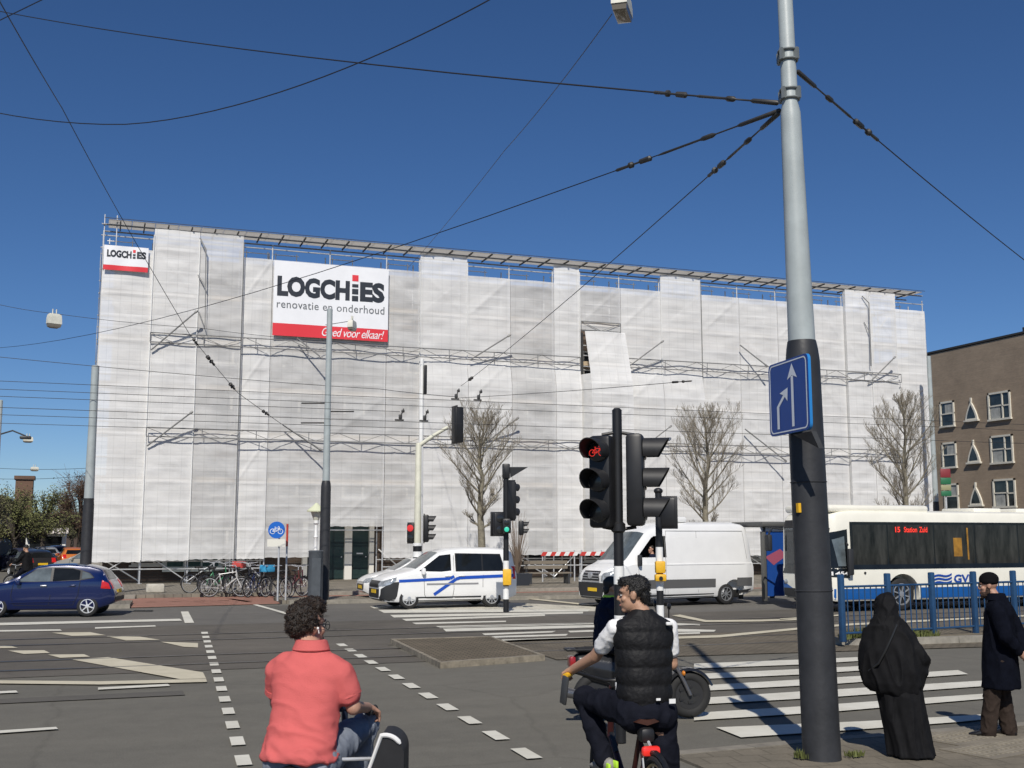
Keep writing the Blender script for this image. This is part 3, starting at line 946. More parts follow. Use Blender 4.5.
DESC = [
 (0, 1, ZB - .1, ZL - .03, flat, 0, 'white netting sheet at the left corner of the facade under the small banner'),
 (1, 2, ZB - .05, ZH, fwd, 0, 'tall bright netting sheet reaching the roof edge, second from the left corner'),
 (2, 3, ZB, ZH, fwd, 2, 'tall grey see-through netting sheet reaching the roof edge, third from the left corner'),
 (3, 4, ZB, ZL, flat, 0, 'narrow bright netting sheet just left of the large banner'),
 (4, 5, ZB + .05, ZL, flat, 2, 'grey netting sheet behind the left half of the large banner'),
 (5, 6, 2.52, ZL, flat, 2, 'grey netting sheet ending above the green doors'),
 (6, 7, ZB, ZL, flat, 2, 'narrow netting sheet just right of the large banner'),
 (7, 8, ZB, ZH, flare, 1, 'tall netting sheet reaching the roof edge, first one right of the large banner'),
 (8, 9, ZB, ZL, flare, 1, 'low-topped netting sheet behind the left bare tree'),
 (9, 10, ZB + .1, ZL, flare, 2, 'low-topped netting sheet just left of the narrow bright strip at mid facade'),
 (10, 11, ZB + .15, ZH, flare, 0, 'narrow very white netting strip reaching the roof edge at mid facade'),
 (11, 12, 12.15, ZL, flat, 2, 'short netting sheet above the loose flap at mid facade'),
 (12, 13, ZB + .1, ZL, flare2, 1, 'low-topped netting sheet just right of the loose flap'),
 (13, 14, ZB + .1, ZH, flare2, 1, 'tall netting sheet reaching the roof edge above the middle bare tree'),
 (14, 15, ZB, ZL, flat, 1, 'low-topped netting sheet right of the middle bare tree'),
 (15, 16, ZB, ZL, flat, 1, 'low-topped netting sheet directly left of the big tapering mast'),
 (16, 17, ZB, ZL, flat, 1, 'netting sheet partly hidden behind the big tapering mast'),
 (17, 18, ZB, ZL, flat, 1, 'netting sheet directly right of the big tapering mast'),
 (18, 19, ZB, ZH, fwd, 0, 'narrow bright netting sheet reaching the roof edge near the right corner'),
 (19, 20, ZB, ZH, fwd, 1, 'greyer netting sheet reaching the roof edge near the right corner'),
 (20, 21, ZB, ZL + .1, flat, 0, 'netting sheet at the right corner beside the brown brick block'),
]
for (i, j, z0, z1, pf, mi, lab) in DESC:
    sheet_net(EX[i] + .012, EX[j] - .012, z0, z1, pf, NETS[mi], lab)
# loose flap leaning out from the facade below the short sheet
flap = lerp_prof([(8.9, .95), (9.6, .85), (12.1, .10)])
sheet_net(EX[11] + .25, EX[12] + .2, ZB + .15, 12.1, flap, NETS[1], 'long loose netting flap leaning out from the facade at mid height', nowrap=1)
# the flap's own side edge, gathered back to the standard below the short gap
b = MB(); vs = []; fs = []
for j in range(31):
    z = ZB + .15 + (9.9 - ZB - .15) * j / 30
    for i in range(4): vs.append(V((EX[11] + .02 + .24 * i / 3, NV - .05 - (flap(z) - .05) * (i / 3) - .03 * noise.noise(V((i, z, 3))), z)))
for j in range(30):
    for i in range(3): q = j * 4 + i; fs.append((q, q + 1, q + 5, q + 4))
b.add(vs, fs)
tag(b.build('netting_sheet', NETS[1], smooth=True), 'narrow side strip of netting closing the loose flap below the gap', 'netting', 'white netting sheets on the scaffold')
# sheets returning round the two ends
for (xx, lab) in ((EX[0] - .06, 'white netting sheet wrapped round the left end of the scaffold'), (EX[-1] + .06, 'white netting sheet wrapped round the right end of the scaffold')):
    b = MB(); vs = []; fs = []
    for j in range(41):
        for i in range(7):
            z = ZB + (ZL - ZB) * j / 40; y = NV - .02 + 1.5 * i / 6
            vs.append(V((xx + .05 * noise.noise(V((y * 2, z * .8, xx))) - .02, y, z)))
    for j in range(40):
        for i in range(6):
            q = j * 7 + i; fs.append((q, q + 1, q + 8, q + 7))
    b.add(vs, fs)
    tag(b.build('netting_sheet', NETS[0], smooth=True), lab, 'netting', 'white netting sheets on the scaffold')
# white batten cords at sheet joints
for i in (1, 2, 3, 7, 8, 11, 13, 14, 19):
    b = MB(); b.tube([(EX[i], NV - .26 if i in (1, 2, 3, 19) else NV - .09, 1.1), (EX[i], NV - .26 if i in (1, 2, 3, 19) else NV - .09, 8.8), (EX[i], NV - .26 if i in (1, 2, 3, 19) else NV - .09, 15.0)], .02, 5)
    b.build('joint_cord', WHITEP if i not in (3, 14) else GIRD, scf)

# ---- lattice girders and props outside the sheets
def girder(name, xa, xb, zt, zb, y, label):
    t = thing('lattice_girder', label, 'girder', ((xa + xb) / 2, y, zb), 0, 'lattice girders across the wrapped facade')
    for zz in (zt, zb):
        b = MB(); b.cyl((xa, y, zz), (xb, y, zz), .024, 6); b.build('chord', GIRD, t)
    b = MB(); n = max(2, round((xb - xa) / 1.05)); n += n % 2
    for i in range(n):
        p = xa + (xb - xa) * i / n; q = xa + (xb - xa) * (i + 1) / n
        b.cyl((p, y, zt if i % 2 == 0 else zb), (q, y, zb if i % 2 == 0 else zt), .013, 5)
    m_ = max(1, round((xb - xa) / 2.3))
    for i in range(m_ + 1): b.cyl((xa + (xb - xa) * i / m_, y, zb), (xa + (xb - xa) * i / m_, y, zt), .018, 5)
    b.build('lattice', GIRD, t)
GY = NV - .32
girder('g', EX[1], EX[11] - .1, Z(300, 341, GY), Z(300, 350, GY), GY, 'long upper lattice girder running under the large banner on the left half')
girder('g', EX[12] - .1, X(897, 370), Z(700, 362.5, GY), Z(700, 371, GY), GY, 'long upper lattice girder on the right half of the facade')
girder('g', EX[11] + .05, EX[12] - .05, 12.55, 12.12, NV - .12, 'short lattice girder above the loose netting flap')
girder('g', EX[1], X(897, 445), Z(300, 432, NV - .46), Z(300, 440.5, NV - .46), NV - .46, 'lower lattice girder crossing the facade behind the bare trees')
def prop(p0, p1, label, out0=.35, out1=.9):
    a = pv(p0[0], p0[1], NV - out0); c = pv(p1[0], p1[1], NV - out1)
    b = MB(); b.cyl(a, c, .034, 6); b.lathe(c, (c - a), [(-.12, .05), (0, .055), (.05, .03)], 8)
    tag(b.build('prop_tube', GIRD), label, 'scaffold tube', 'raking tubes outside the netting')
PR = [((151, 350), (197, 311), 'raking tube on the left tall sheet above the upper girder end'), ((147, 446), (192, 412), 'raking tube at the left end of the lower girder'),
      ((297, 338), (322, 358), 'slanting dark line below the red stripe of the large banner'), ((283, 425), (321, 450), 'slanting dark line just left of the central tram mast at the lower girder'),  # these two run down to the right; dark lines drawn as thin bars
      ((470, 360), (510, 335), 'raking tube crossing the upper girder right of the signal mast'), ((484, 444), (518, 418), 'raking tube in the crown of the left bare tree'),
      ((628, 367), (663, 341), 'raking tube crossing the upper girder above the near traffic light'), ((632, 456), (671, 426), 'raking tube beside the near traffic light at the lower girder'),
      ((740, 345), (767, 366), 'slanting dark line at the upper girder left of the blue lane sign'), ((745, 429), (786, 461), 'slanting dark line at the lower girder right of the middle tree'),  # both slope down rightwards, drawn as slanting dark bars
      ((868, 384), (895, 357), 'raking tube at the right end of the upper girder'), ((872, 462), (896, 438), 'raking tube at the right end of the lower girder')]
for p0, p1, l in PR: prop(p0, p1, l)
b = MB()
pts = [pv(200, 238, NV - .4), pv(206, 250, NV - .5), pv(205, 328, NV - .5), pv(199, 312, NV - .3)]
b.tube(pts, .03, 6); b.cyl(pv(198, 275, NV - .3), pv(206, 288, NV - .5), .025, 6)  # cast shadow lines on the left sheet, modelled as a thin bent bar
tag(b.build('bent_facade_line', GIRD), 'bent dark line standing in for a shadow on the joint of the two tall left sheets', 'scaffold tube')
b = MB()
pts = [pv(862, 296, NV - .35), pv(869, 303, NV - .45), pv(871, 366, NV - .45)]
b.tube(pts, .03, 6); b.cyl(pv(864, 322, NV - .3), pv(870, 333, NV - .45), .025, 6)
tag(b.build('bent_facade_line', GIRD), 'bent hanging tube on the joint of the two tall right sheets', 'scaffold tube')
# dark strip added as the shade in the opening left of the flap
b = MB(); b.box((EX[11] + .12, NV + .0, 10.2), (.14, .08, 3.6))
tag(b.build('gap_shade_strip', STEELDK), 'dark upright strip added as the shade in the gap beside the loose netting flap', 'shade strip')

# ---- banners
BANW = mat('banner_white', (.82, .83, .85), .6, var=.03, vscale=1.5, bump=.15, bscale=3)
BANR = mat('banner_red', (.72, .035, .05), .55)
BANK = mat('banner_ink', (.018, .024, .035), .55)
BANG = mat('banner_grey_ink', (.13, .14, .15), .55)
def banner(xa, xb, za, zb, y, label, big):
    t = thing('banner', label, 'banner', ((xa + xb) / 2, y, za))
    W_, H_ = xb - xa, zb - za
    def surf(a, c, off=0.0):
        return V((xa + a * W_, y - off - .03 * math.sin(a * 9.4) * math.sin(c * 3.1), za + c * H_))
    b = MB(); n = 24
    for i in range(n):
        b.add([surf(i / n, .0), surf((i + 1) / n, .0), surf((i + 1) / n, .5), surf((i + 1) / n, 1.0), surf(i / n, 1.0), surf(i / n, .5)], [(0, 1, 2, 5), (5, 2, 3, 4)])
    b.build('cloth', BANW, t, angle=80)
    sb = .165 if big else .14
    lo = .0 if big else .0
    b = MB()
    for i in range(n):
        r0, r1 = (0.0, sb) if big else (0.0, .20)
        b.add([surf(i / n, r0, .006), surf((i + 1) / n, r0, .006), surf((i + 1) / n, r1, .006), surf(i / n, r1, .006)], [(0, 1, 2, 3)])
    b.build('red_stripe', BANR, t)
    b = MB()
    f = lambda a, c: surf(a, c, .008)
    if big:
        put_text(b, 'LOGCH', f, (.03, .525, .655, .80), bold=.055, spacing=1.0)
        put_text(b, 'ES', f, (.745, .525, .965, .80), bold=.055, spacing=1.02)
        q0, q1 = .675, .73
        zz = [(.525, .60), (.62, .695), (.715, .76)]
        for (c0, c1) in zz: b.add([f(q0, c0), f(q1, c0), f(q1, c1), f(q0, c1)], [(0, 1, 2, 3)])
        b.build('lettering', BANK, t)
        b = MB(); b.add([f(q0, .80), f(q1, .80), f(q1, .885), f(q0, .885)], [(0, 1, 2, 3)])
        b.build('red_mark', BANR, t)
        b = MB(); put_text(b, 'renovatie en onderhoud', f, (.03, .37, .965, .475), bold=.002, spacing=1.05); b.build('lettering', BANG, t)
        b = MB(); put_text(b, 'Goed voor elkaar!', lambda a, c: surf(a, c, .012), (.42, .03, .965, .145), bold=.0, shear=.35, spacing=.92); b.build('lettering', BANW, t)
    else:
        put_text(b, 'LOGCH', f, (.07, .52, .62, .82), bold=.055)
        put_text(b, 'ES', f, (.74, .52, .95, .82), bold=.055)
        for (c0, c1) in ((.52, .60), (.63, .71)): b.add([f(.65, c0), f(.71, c0), f(.71, c1), f(.65, c1)], [(0, 1, 2, 3)])
        b.build('lettering', BANK, t)
        b = MB(); b.add([f(.65, .76), f(.71, .76), f(.71, .88), f(.65, .88)], [(0, 1, 2, 3)]); b.build('red_mark', BANR, t)
banner(X(272.5, 300), X(387, 305), Z(330, 339.5), Z(330, 266) , NV - .25, 'large white renovation banner with dark lettering and a red bottom stripe', True)
banner(X(103.5, 260), X(148, 262), Z(126, 272), Z(126, 247.5), NV - .2, 'small white banner with red stripe at the top left corner of the netting', False)
# ================================================================== masts, wires, lamps
def tram_mast(label, base, h, r0, r1, dark_h, group=None, collar=True, top_col=POLEGR, step=None):
    t = thing('tram_mast', label, 'mast', base, 0, group)
    x, y, z = base
    b = MB(); rm = r0 + (r1 - r0) * .30
    b.lathe(base, (0, 0, 1), [(0, r0 * 1.02), (.02, r0), (dark_h * .5, r0 * .965), (dark_h, r0 * .93), (dark_h + .12, r0 * .86), (dark_h + .2, r1 * 1.36)], 28)
    b.build('lower_tube', POLEDK, t)
    b = MB(); b.lathe(base, (0, 0, 1), [(dark_h + .15, r1 * 1.30), (dark_h + (h - dark_h) * .5, r1 * 1.1), (h - .02, r1), (h, r1 * .7)], 24)
    if step:
        b = MB(); b.lathe(base, (0, 0, 1), [(dark_h + .15, r1 * 1.30), (step - .2, r1 * 1.0), (step - .1, r1 * .98), (step, r1 * .80), (h - .02, r1 * .62), (h, r1 * .4)], 28)
    b.build('upper_tube', top_col, t)
    return t
mb0 = gp(822, 757, .03)
mast = tram_mast('big tapering tram mast with dark lower half by the zebra crossing', (mb0.x, mb0.y, .014), 10.9, .178, .102, pd(803, 345, 11.2).z - .2, step=pd(790, 114, 11.3).z)
zc = pd(790, 104, 11.3).z; zd = pd(789, 66, 11.3).z
for z_ in (zc, zd):
    b = MB()
    for dz in (-.05, .05):
        b.torus((mb0.x, mb0.y, z_ + dz), (0, 0, 1), .094, .012, 20, 6)
    for k in range(4):
        a = k * math.pi / 2 + .4
        b.box((mb0.x + math.cos(a) * .10, mb0.y + math.sin(a) * .10, z_), (.05, .035, .12), a)
    b.build('wire_clamp', mat('clamp_grey', (.2, .22, .22), .5, .3), mast)
b = MB(); p_ = pd(799, 508, 11.1); b.box((mb0.x - .168, mb0.y - .06, p_.z), (.03, .04, .09)); b.build('yellow_marker', YELLOW, mast)
b = MB(); b.torus((mb0.x, mb0.y, 1.55 + .03), (0, 0, 1), .1745, .006, 28, 5); b.torus((mb0.x, mb0.y, 2.62), (0, 0, 1), .172, .006, 28, 5); b.build('weld_ring', POLEDK, mast)
# blue lane sign on its bracket
sg = thing('lane_sign', 'blue rectangular sign with two white lane arrows on the big mast', 'road sign', (mb0.x, mb0.y - .2, 3))
D0 = 11.3
sa = pd(768.5, 366, 11.2); sc_ = pd(807.5, 348.5, 10.36)       # upper corners
sz0 = pd(769, 437, 11.2).z; sz1 = sa.z
ux = V((sc_.x - sa.x, sc_.y - sa.y, 0)); SW = ux.length; ux.normalize(); un = V((ux.y, -ux.x, 0))
if un.dot(CAMF) > 0: un = -un
SH = sz1 - sz0
def sgf(a, c, off=0.0): return V((sa.x, sa.y, sz0)) + ux * a * SW + V((0, 0, 1)) * c * SH + un * off
def rrect(a0, c0, a1, c1, ra, n=5):
    rc = ra * SW / SH; pts = []
    for (cx, cy, st) in ((a1 - ra, c1 - rc, 0), (a0 + ra, c1 - rc, 90), (a0 + ra, c0 + rc, 180), (a1 - ra, c0 + rc, 270)):
        for k in range(n + 1):
            t = R(st + 90 * k / n); pts.append((cx + ra * math.cos(t), cy + rc * math.sin(t)))
    return pts
SIGNBL = mat('sign_blue', (.005, .045, .27), .35, var=.05, vscale=8)
SIGNBLE = mat('sign_edge_blue', (.02, .20, .52), .4)
SIGNW = mat('sign_white', (.8, .82, .84), .4)
b = MB(); b.slab([sgf(a, c) for a, c in rrect(0, 0, 1, 1, .07)], -un * .028); b.build('backing', SIGNBLE, sg)
b = MB(); b.slab([sgf(a, c, .004) for a, c in rrect(0.0, 0.0, 1, 1, .07)], -un * .003); b.build('face', SIGNBL, sg)
b = MB()
o_, i_ = rrect(.03, .025, .97, .975, .07), rrect(.055, .042, .945, .958, .055)
n = len(o_)
for k in range(n): b.add([sgf(*o_[k], .006), sgf(*o_[(k + 1) % n], .006), sgf(*i_[(k + 1) % n], .006), sgf(*i_[k], .006)], [(0, 1, 2, 3)])
b.build('border', SIGNW, sg)
b = MB()
b.add([sgf(.585, .08, .007), sgf(.645, .08, .007), sgf(.645, .76, .007), sgf(.585, .76, .007)], [(0, 1, 2, 3)])
b.add([sgf(.615, .93, .007), sgf(.49, .72, .007), sgf(.615, .77, .007), sgf(.74, .72, .007)], [(0, 1, 2), (0, 2, 3)])
b.add([sgf(.21, .08, .007), sgf(.27, .08, .007), sgf(.27, .38, .007), sgf(.21, .39, .007)], [(0, 1, 2, 3)])
b.add([sgf(.27, .38, .007), sgf(.21, .39, .007), sgf(.39, .54, .007), sgf(.43, .51, .007)], [(0, 1, 2, 3)])
b.add([sgf(.50, .62, .007), sgf(.29, .565, .007), sgf(.40, .525, .007), sgf(.485, .435, .007)], [(0, 1, 2), (0, 2, 3)])
b.build('arrows', SIGNW, sg)
for c in (.15, .85):
    b = MB(); b.cyl(sgf(.6, c, -.04), V((mb0.x, mb0.y, sgf(.6, c).z)), .02, 8); b.build('clamp_arm', DARKM, sg)
b = MB(); b.slab([sgf(.5, -.02, -.03), sgf(.95, -.02, -.03), sgf(.95, -.24, -.10)], -un * .05)
b.build('bracket', DARKM, sg)

mast.rotation_mode = 'QUATERNION'
mast.rotation_quaternion = Quaternion(CAMF, R(-0.8))          # the mast leans a little, as masts with span wires do
lm = pd(84, 598, 38.0); lb = (lm.x, lm.y, 0.1)
left_mast = tram_mast('grey tram mast with dark foot at the left corner of the wrapped building', lb, 7.75, .19, .125, 3.05)
cm = gp(323.5, 600, .1); cb_ = (cm.x, cm.y, .1)
cen_mast = tram_mast('slim tram mast in front of the wrapped facade beside the grey cabinet', cb_, 9.35, .17, .09, 3.55)
b = MB()
for py in (408, 416, 427):
    z_ = pd(324, py, 37.6).z
    dirn = -1 if py != 416 else 1
    b.cyl((cm.x, cm.y, z_), V((cm.x, cm.y, z_)) + CAMR * dirn * .85, .022, 6)
b.build('crossarm', STEELDK, cen_mast)
fl = pd(1, 400, 42.0)
t = tram_mast('thin grey pole at the left edge carrying a two armed lamp', (fl.x, fl.y, 0), fl.z, .1, .07, 2.5)
b = MB()
for s_ in (-1, 1):
    pts = [V((fl.x, fl.y, fl.z - 1.3)), V((fl.x, fl.y, fl.z - 1.15)) + CAMR * s_ * .5, V((fl.x, fl.y, fl.z - 1.35)) + CAMR * s_ * 1.0]
    b.tube(pts, .03, 6); b.rbox(pts[-1] + V((0, 0, -.06)), (.4, .25, .12), .04)
b.build('lamp_arm', DARKM, t)
rp = pd(936, 505, 60.0)
rmast = tram_mast('slender grey mast standing before the brown brick block', (rp.x, rp.y, .1), pd(929, 358, 60).z, .17, .11, 3.6)

# electric cabinet column, lantern, cycle sign
c = gp(315, 601.5, .1)
t = thing('cabinet', 'grey round-topped switch cabinet beside the slim tram mast', 'cabinet', (c.x, c.y, .1))
b = MB(); b.lathe((c.x, c.y, .1), (0, 0, 1), [(0, .23), (.05, .23), (1.5, .225), (1.53, .24), (1.56, .2)], 20); b.build('body', mat('cabinet_grey', (.075, .085, .095), .6, var=.15, vscale=5), t)
b = MB(); b.box((c.x - .03, c.y - .225, .85), (.28, .03, 1.15)); b.build('door', mat('cabinet_grey', (.075, .085, .095)), t)
c = gp(314.5, 594, .12)
t = thing('street_lantern', 'old cream street lantern with a cone cap beside the cabinet', 'street lamp', (c.x, c.y, .12))
zt = pd(315, 503, c.x * SY + c.y * CY).z
b = MB(); h = zt - .12
b.lathe((c.x, c.y, .12), (0, 0, 1), [(0, .14), (.3, .13), (.35, .09), (1.1, .075), (1.15, .1), (1.25, .1), (1.3, .06), (1.9, .055), (1.95, .08), (2.0, .055), (h - .75, .045), (h - .7, .09), (h - .6, .09)], 14)
b.build('column', WHITEP, t)
b = MB(); b.lathe((c.x, c.y, .12), (0, 0, 1), [(h - .6, .09), (h - .3, .2)], 14); b.build('lamp_glass', mat('milk_glass', (.6, .6, .5), .3), t)
b = MB(); b.lathe((c.x, c.y, .12), (0, 0, 1), [(h - .3, .33), (h - .26, .33), (h - .12, .16), (h, .04)], 16); b.build('cap', mat('lantern_cap_cream', (.62, .64, .45), .5), t)

def bike_icon(b, fn, s, mi=0):
    """line bicycle: fn(a,c) with a,c in -1..1"""
    def seg(p, q, w=.042):
        d = V((q[0] - p[0], q[1] - p[1])); d.normalize(); n = V((-d.y, d.x)) * w
        b.add([fn((p[0] + n.x) * s, (p[1] + n.y) * s), fn((q[0] + n.x) * s, (q[1] + n.y) * s), fn((q[0] - n.x) * s, (q[1] - n.y) * s), fn((p[0] - n.x) * s, (p[1] - n.y) * s)], [(0, 1, 2, 3)], mi)
    for cx in (-.58, .58):
        n = 14
        for k in range(n):
            t0, t1 = 2 * math.pi * k / n, 2 * math.pi * (k + 1) / n
            seg((cx + .36 * math.cos(t0), -.2 + .36 * math.sin(t0)), (cx + .36 * math.cos(t1), -.2 + .36 * math.sin(t1)))
    seg((-.58, -.2), (-.2, .28)); seg((-.2, .28), (.4, .28)); seg((-.2, .28), (0, -.2)); seg((0, -.2), (-.58, -.2)); seg((0, -.2), (.4, .28)); seg((.58, -.2), (.36, .5)); seg((.36, .5), (.2, .5)); seg((-.3, .42), (-.1, .42))
c = gp(277.5, 601, .1)
t = thing('cycle_sign', 'round blue cycle path sign on a pole before the parked bikes', 'road sign', (c.x, c.y, .1))
Dc = c.x * SY + c.y * CY
sc3 = pd(277, 530, Dc); rr = 8.2 / FPX * Dc * 1.02
b = MB(); b.cyl((c.x, c.y, .1), (c.x, c.y, sc3.z + .1), .03, 8); b.build('pole', GALV, t)
fwdn = -CAMF
def sf(a, cc, off=0): return sc3 + fwdn * (.05 + off) + CAMR * a + V((0, 0, cc))
b = MB(); b.slab([sf(math.cos(k * .2618) * rr, math.sin(k * .2618) * rr) for k in range(24)], fwdn * .02); b.build('face', mat('sign_blue_bright', (.008, .12, .5), .4), t)
b = MB(); bike_icon(b, lambda a, cc: sf(a, cc, .025), rr * .8); b.build('bicycle_symbol', SIGNW, t)
b = MB(); b.slab([sf(-.28, -rr - .02), sf(.28, -rr - .02), sf(.28, -rr - .25), sf(-.28, -rr - .25)], fwdn * .02); b.build('sub_plate', mat('plate_cream', (.7, .68, .6), .5), t)
c = gp(285.5, 600, .1); Dq = c.x * SY + c.y * CY
t = thing('striped_pole', 'thin grey pole with red tipped top right of the round cycle sign', 'pole', (c.x, c.y, .1))
zt = pd(285.5, 524, Dq).z
b = MB(); b.cyl((c.x, c.y, .1), (c.x, c.y, zt - .7), .03, 8); b.build('pole', GALV, t)
b = MB(); b.cyl((c.x, c.y, zt - .7), (c.x, c.y, zt), .035, 8); b.build('red_top', mat('red_paint', (.5, .05, .03), .5), t)

GREENDIM = mat('dim_green', (.03, .42, .28), .4, emit=.55)
REDDIM = mat('dim_red', (.5, .03, .03), .4, emit=.5)
# ---- traffic lights
def striped(b_dark, t, x, y, z0, z1, r, band=.25, start=0):
    b_dark.cyl((x, y, z0), (x, y, z1), r * .96, 14)
    z = z0; k = start
    while z < z1 - 1e-3:
        e = min(z1, z + band)
        if k % 2:
            w = MB(); w.cyl((x, y, z), (x, y, e), r, 14); w.build('white_band', WHITEP, t)
        z = e; k += 1
def signal_head(t, c, rz, n=3, w=.30, pitch=.30, lit=None, hood=True, back=True, icon=False, litm=None, deep=.18):
    """head facing local -y after rotation rz; c = centre of the box"""
    m4 = Matrix.Translation(V(c)) @ Matrix.Rotation(rz, 4, 'Z')
    H_ = n * pitch + .02
    b = MB(); b.rbox((0, 0, 0), (w, deep, H_), .04)
    if back: b.rbox((0, deep * .35, 0), (w * 1.24, .02, H_ * 1.08), .009)
    b.bake(m4); hd = b.build('signal_box', BLACK, t)
    for k in range(n):
        z = (n - 1) / 2 * pitch - k * pitch
        b = MB(); b.lathe((0, -deep / 2 - .012, z), (0, -1, 0), [(0, pitch * .36), (.012, pitch * .33), (.02, pitch * .2)], 20); b.bake(m4)
        le = b.build('lens', litm if (lit == k and not icon) else mat('unlit_lens', (.02, .02, .02), .25, coat=.5), hd)
        if lit == k and icon:
            b = MB(); bike_icon(b, lambda a, cc: V((a, -deep / 2 - .036, z + cc)), pitch * .30); b.bake(m4); b.build('bicycle_light', litm, hd)
        if hood:
            b = MB(); r_ = pitch * .40; L_ = pitch * .85; nn = 16
            vs = []; 
            for j, (yy, sh) in enumerate(((0, 0), (L_, 1))):
                for i in range(nn + 1):
                    a = R(-35 + 250 * i / nn)
                    low = max(0.0, -math.sin(a) + .0) if sh else 0
                    y_ = -deep / 2 - yy * (1 - .55 * (1 - (math.sin(a) + 1) / 2) )
                    vs.append(V((math.cos(a) * r_, y_, z + math.sin(a) * r_)))
            for j in range(2):
                for i in range(nn + 1):
                    p = vs[j * (nn + 1) + i]; q = V((p.x * .94, p.y, z + (p.z - z) * .94)); vs.append(q)
            fs = []; o2 = 2 * (nn + 1)
            for i in range(nn):
                fs.append((i, i + 1, nn + 2 + i, nn + 1 + i)); fs.append((o2 + i, o2 + nn + 1 + i, o2 + nn + 2 + i, o2 + i + 1)); fs.append((nn + 1 + i, nn + 2 + i, o2 + nn + 2 + i, o2 + nn + 1 + i))
            b.add(vs, fs); b.bake(m4); b.build('visor', mat('visor_black', (.02, .02, .021), .55, var=.2, vscale=12), hd)
    return hd
# near one
c = gp(621, 742, .0); Dn = c.x * SY + c.y * CY
def nz_(py, px=621): return pd(px, py, Dn).z
t = thing('traffic_light', 'near black traffic light with a lit red bicycle, behind the black vest rider', 'traffic light', (c.x, c.y, 0))
b = MB(); b2 = MB(); zw = nz_(566)
striped(b2, t, c.x, c.y, 0, zw, .056, .32)
b2.cyl((c.x, c.y, zw), (c.x, c.y, nz_(410)), .052, 14); b2.lathe((c.x, c.y, 0), (0, 0, 1), [(nz_(533), .052), (nz_(531), .075), (nz_(524), .075), (nz_(522), .052)], 14); b2.lathe((c.x, c.y, nz_(410)), (0, 0, 1), [(0, .05), (.02, .03)], 14)
b2.build('pole', BLACK, t)
hz_ = (nz_(437) + nz_(527)) / 2; hp = (nz_(437) - nz_(527)) / 3
lc = V((c.x, c.y, hz_)) - CAMR * .165 - CAMF * .02
rc = V((c.x, c.y, hz_ + .02)) + CAMR * .19
signal_head(t, lc, -YAW + R(-30), 3, .25, hp, 0, True, False, True, REDLED)
signal_head(t, rc, -YAW + R(78), 3, .28, hp, None, True, False)
for py in (435, 527):
    b = MB()
    z_ = nz_(py)
    b.tube([lc - V((0, 0, lc.z - z_ + .0)), V((c.x, c.y, z_ + (.03 if py == 435 else -.03))), rc - V((0, 0, rc.z - z_))], .018, 8)
    b.build('bracket', BLACK, t)
# second one behind it
Dm = 17.2; p = pd(661, 650, Dm); c = V((p.x, p.y, 0))
t = thing('traffic_light', 'black and white banded signal post with a yellow button box near the white van', 'traffic light', (c.x, c.y, 0))
def mz(py): return pd(661, py, Dm).z
bw = MB(); bk = MB()
striped(bk, t, c.x, c.y, 0, mz(537), .055, .215, 1); bk.cyl((c.x, c.y, mz(537)), (c.x, c.y, mz(492)), .052, 12); bk.ell((c.x, c.y, mz(491)), (.07, .07, .05))
bk.build('pole', BLACK, t)
signal_head(t, V((c.x, c.y, (mz(498) + mz(527)) / 2)) + CAMR * .15 + CAMF * .02, -YAW + R(160), 2, .25, (mz(498) - mz(527)) / 2, None, True, True)
b = MB(); b.rbox(V((c.x, c.y, mz(567))) - CAMF * .07, (.15, .12, mz(561) - mz(573)), .02, -YAW); b.rbox(V((c.x, c.y, mz(577.5))) - CAMF * .08, (.17, .13, mz(574) - mz(581)), .02, -YAW); o = b.build('push_button_box', YELLOW, t)
b = MB(); b.cyl(V((c.x, c.y, mz(578))) - CAMF * .14, V((c.x, c.y, mz(578))) - CAMF * .16, .03, 10); b.build('button', BLACK, o)
# the one standing before the white compact van
c = gp(506, 612, 0.0); Dk = c.x * SY + c.y * CY
t = thing('traffic_light', 'signal post with black and white bands in front of the white compact van', 'traffic light', (c.x, c.y, 0))
def kz(py): return pd(506, py, Dk).z
bw = MB(); bk = MB()
striped(bk, t, c.x, c.y, kz(612), kz(548), .085, (kz(548) - kz(612)) / 5.0); bk.cyl((c.x, c.y, kz(548)), (c.x, c.y, kz(465)), .075, 12)
bk.build('pole', BLACK, t)
signal_head(t, V((c.x, c.y, (kz(482) + kz(519)) / 2)) + CAMR * .12, -YAW + R(150), 3, .32, (kz(482) - kz(519)) / 3.0, None, True, True)
signal_head(t, V((c.x, c.y, (kz(513) + kz(535)) / 2)) - CAMR * .22 - CAMF * .02, -YAW + R(20), 2, .32, (kz(513) - kz(535)) / 2.0, None, False, True, deep=.3)
signal_head(t, V((c.x, c.y, (kz(519) + kz(533)) / 2)) + CAMR * .02 - CAMF * .22, -YAW, 2, .24, (kz(519) - kz(533)) / 2.0, 1, False, False, False, GREENDIM, deep=.12)
signal_head(t, V((c.x, c.y, (kz(521) + kz(535)) / 2)) + CAMR * .42, -YAW + R(95), 2, .24, (kz(521) - kz(535)) / 2.0, None, True, False, deep=.14)
b = MB(); q = V((c.x, c.y, kz(467)))
b.rbox(q - V((0, 0, .12)) , (.22, .22, .42), .03, -YAW); b.slab([q + CAMR * .1, q + CAMR * .62, q + CAMR * .12 - V((0, 0, .3))], CAMF * .1); b.build('top_bracket', BLACK, t)
b = MB(); b.rbox(V((c.x, c.y, kz(577))) - CAMF * .1 + CAMR * .03, (.24, .2, kz(569) - kz(585)), .03, -YAW); b.build('push_button_box', YELLOW, t)
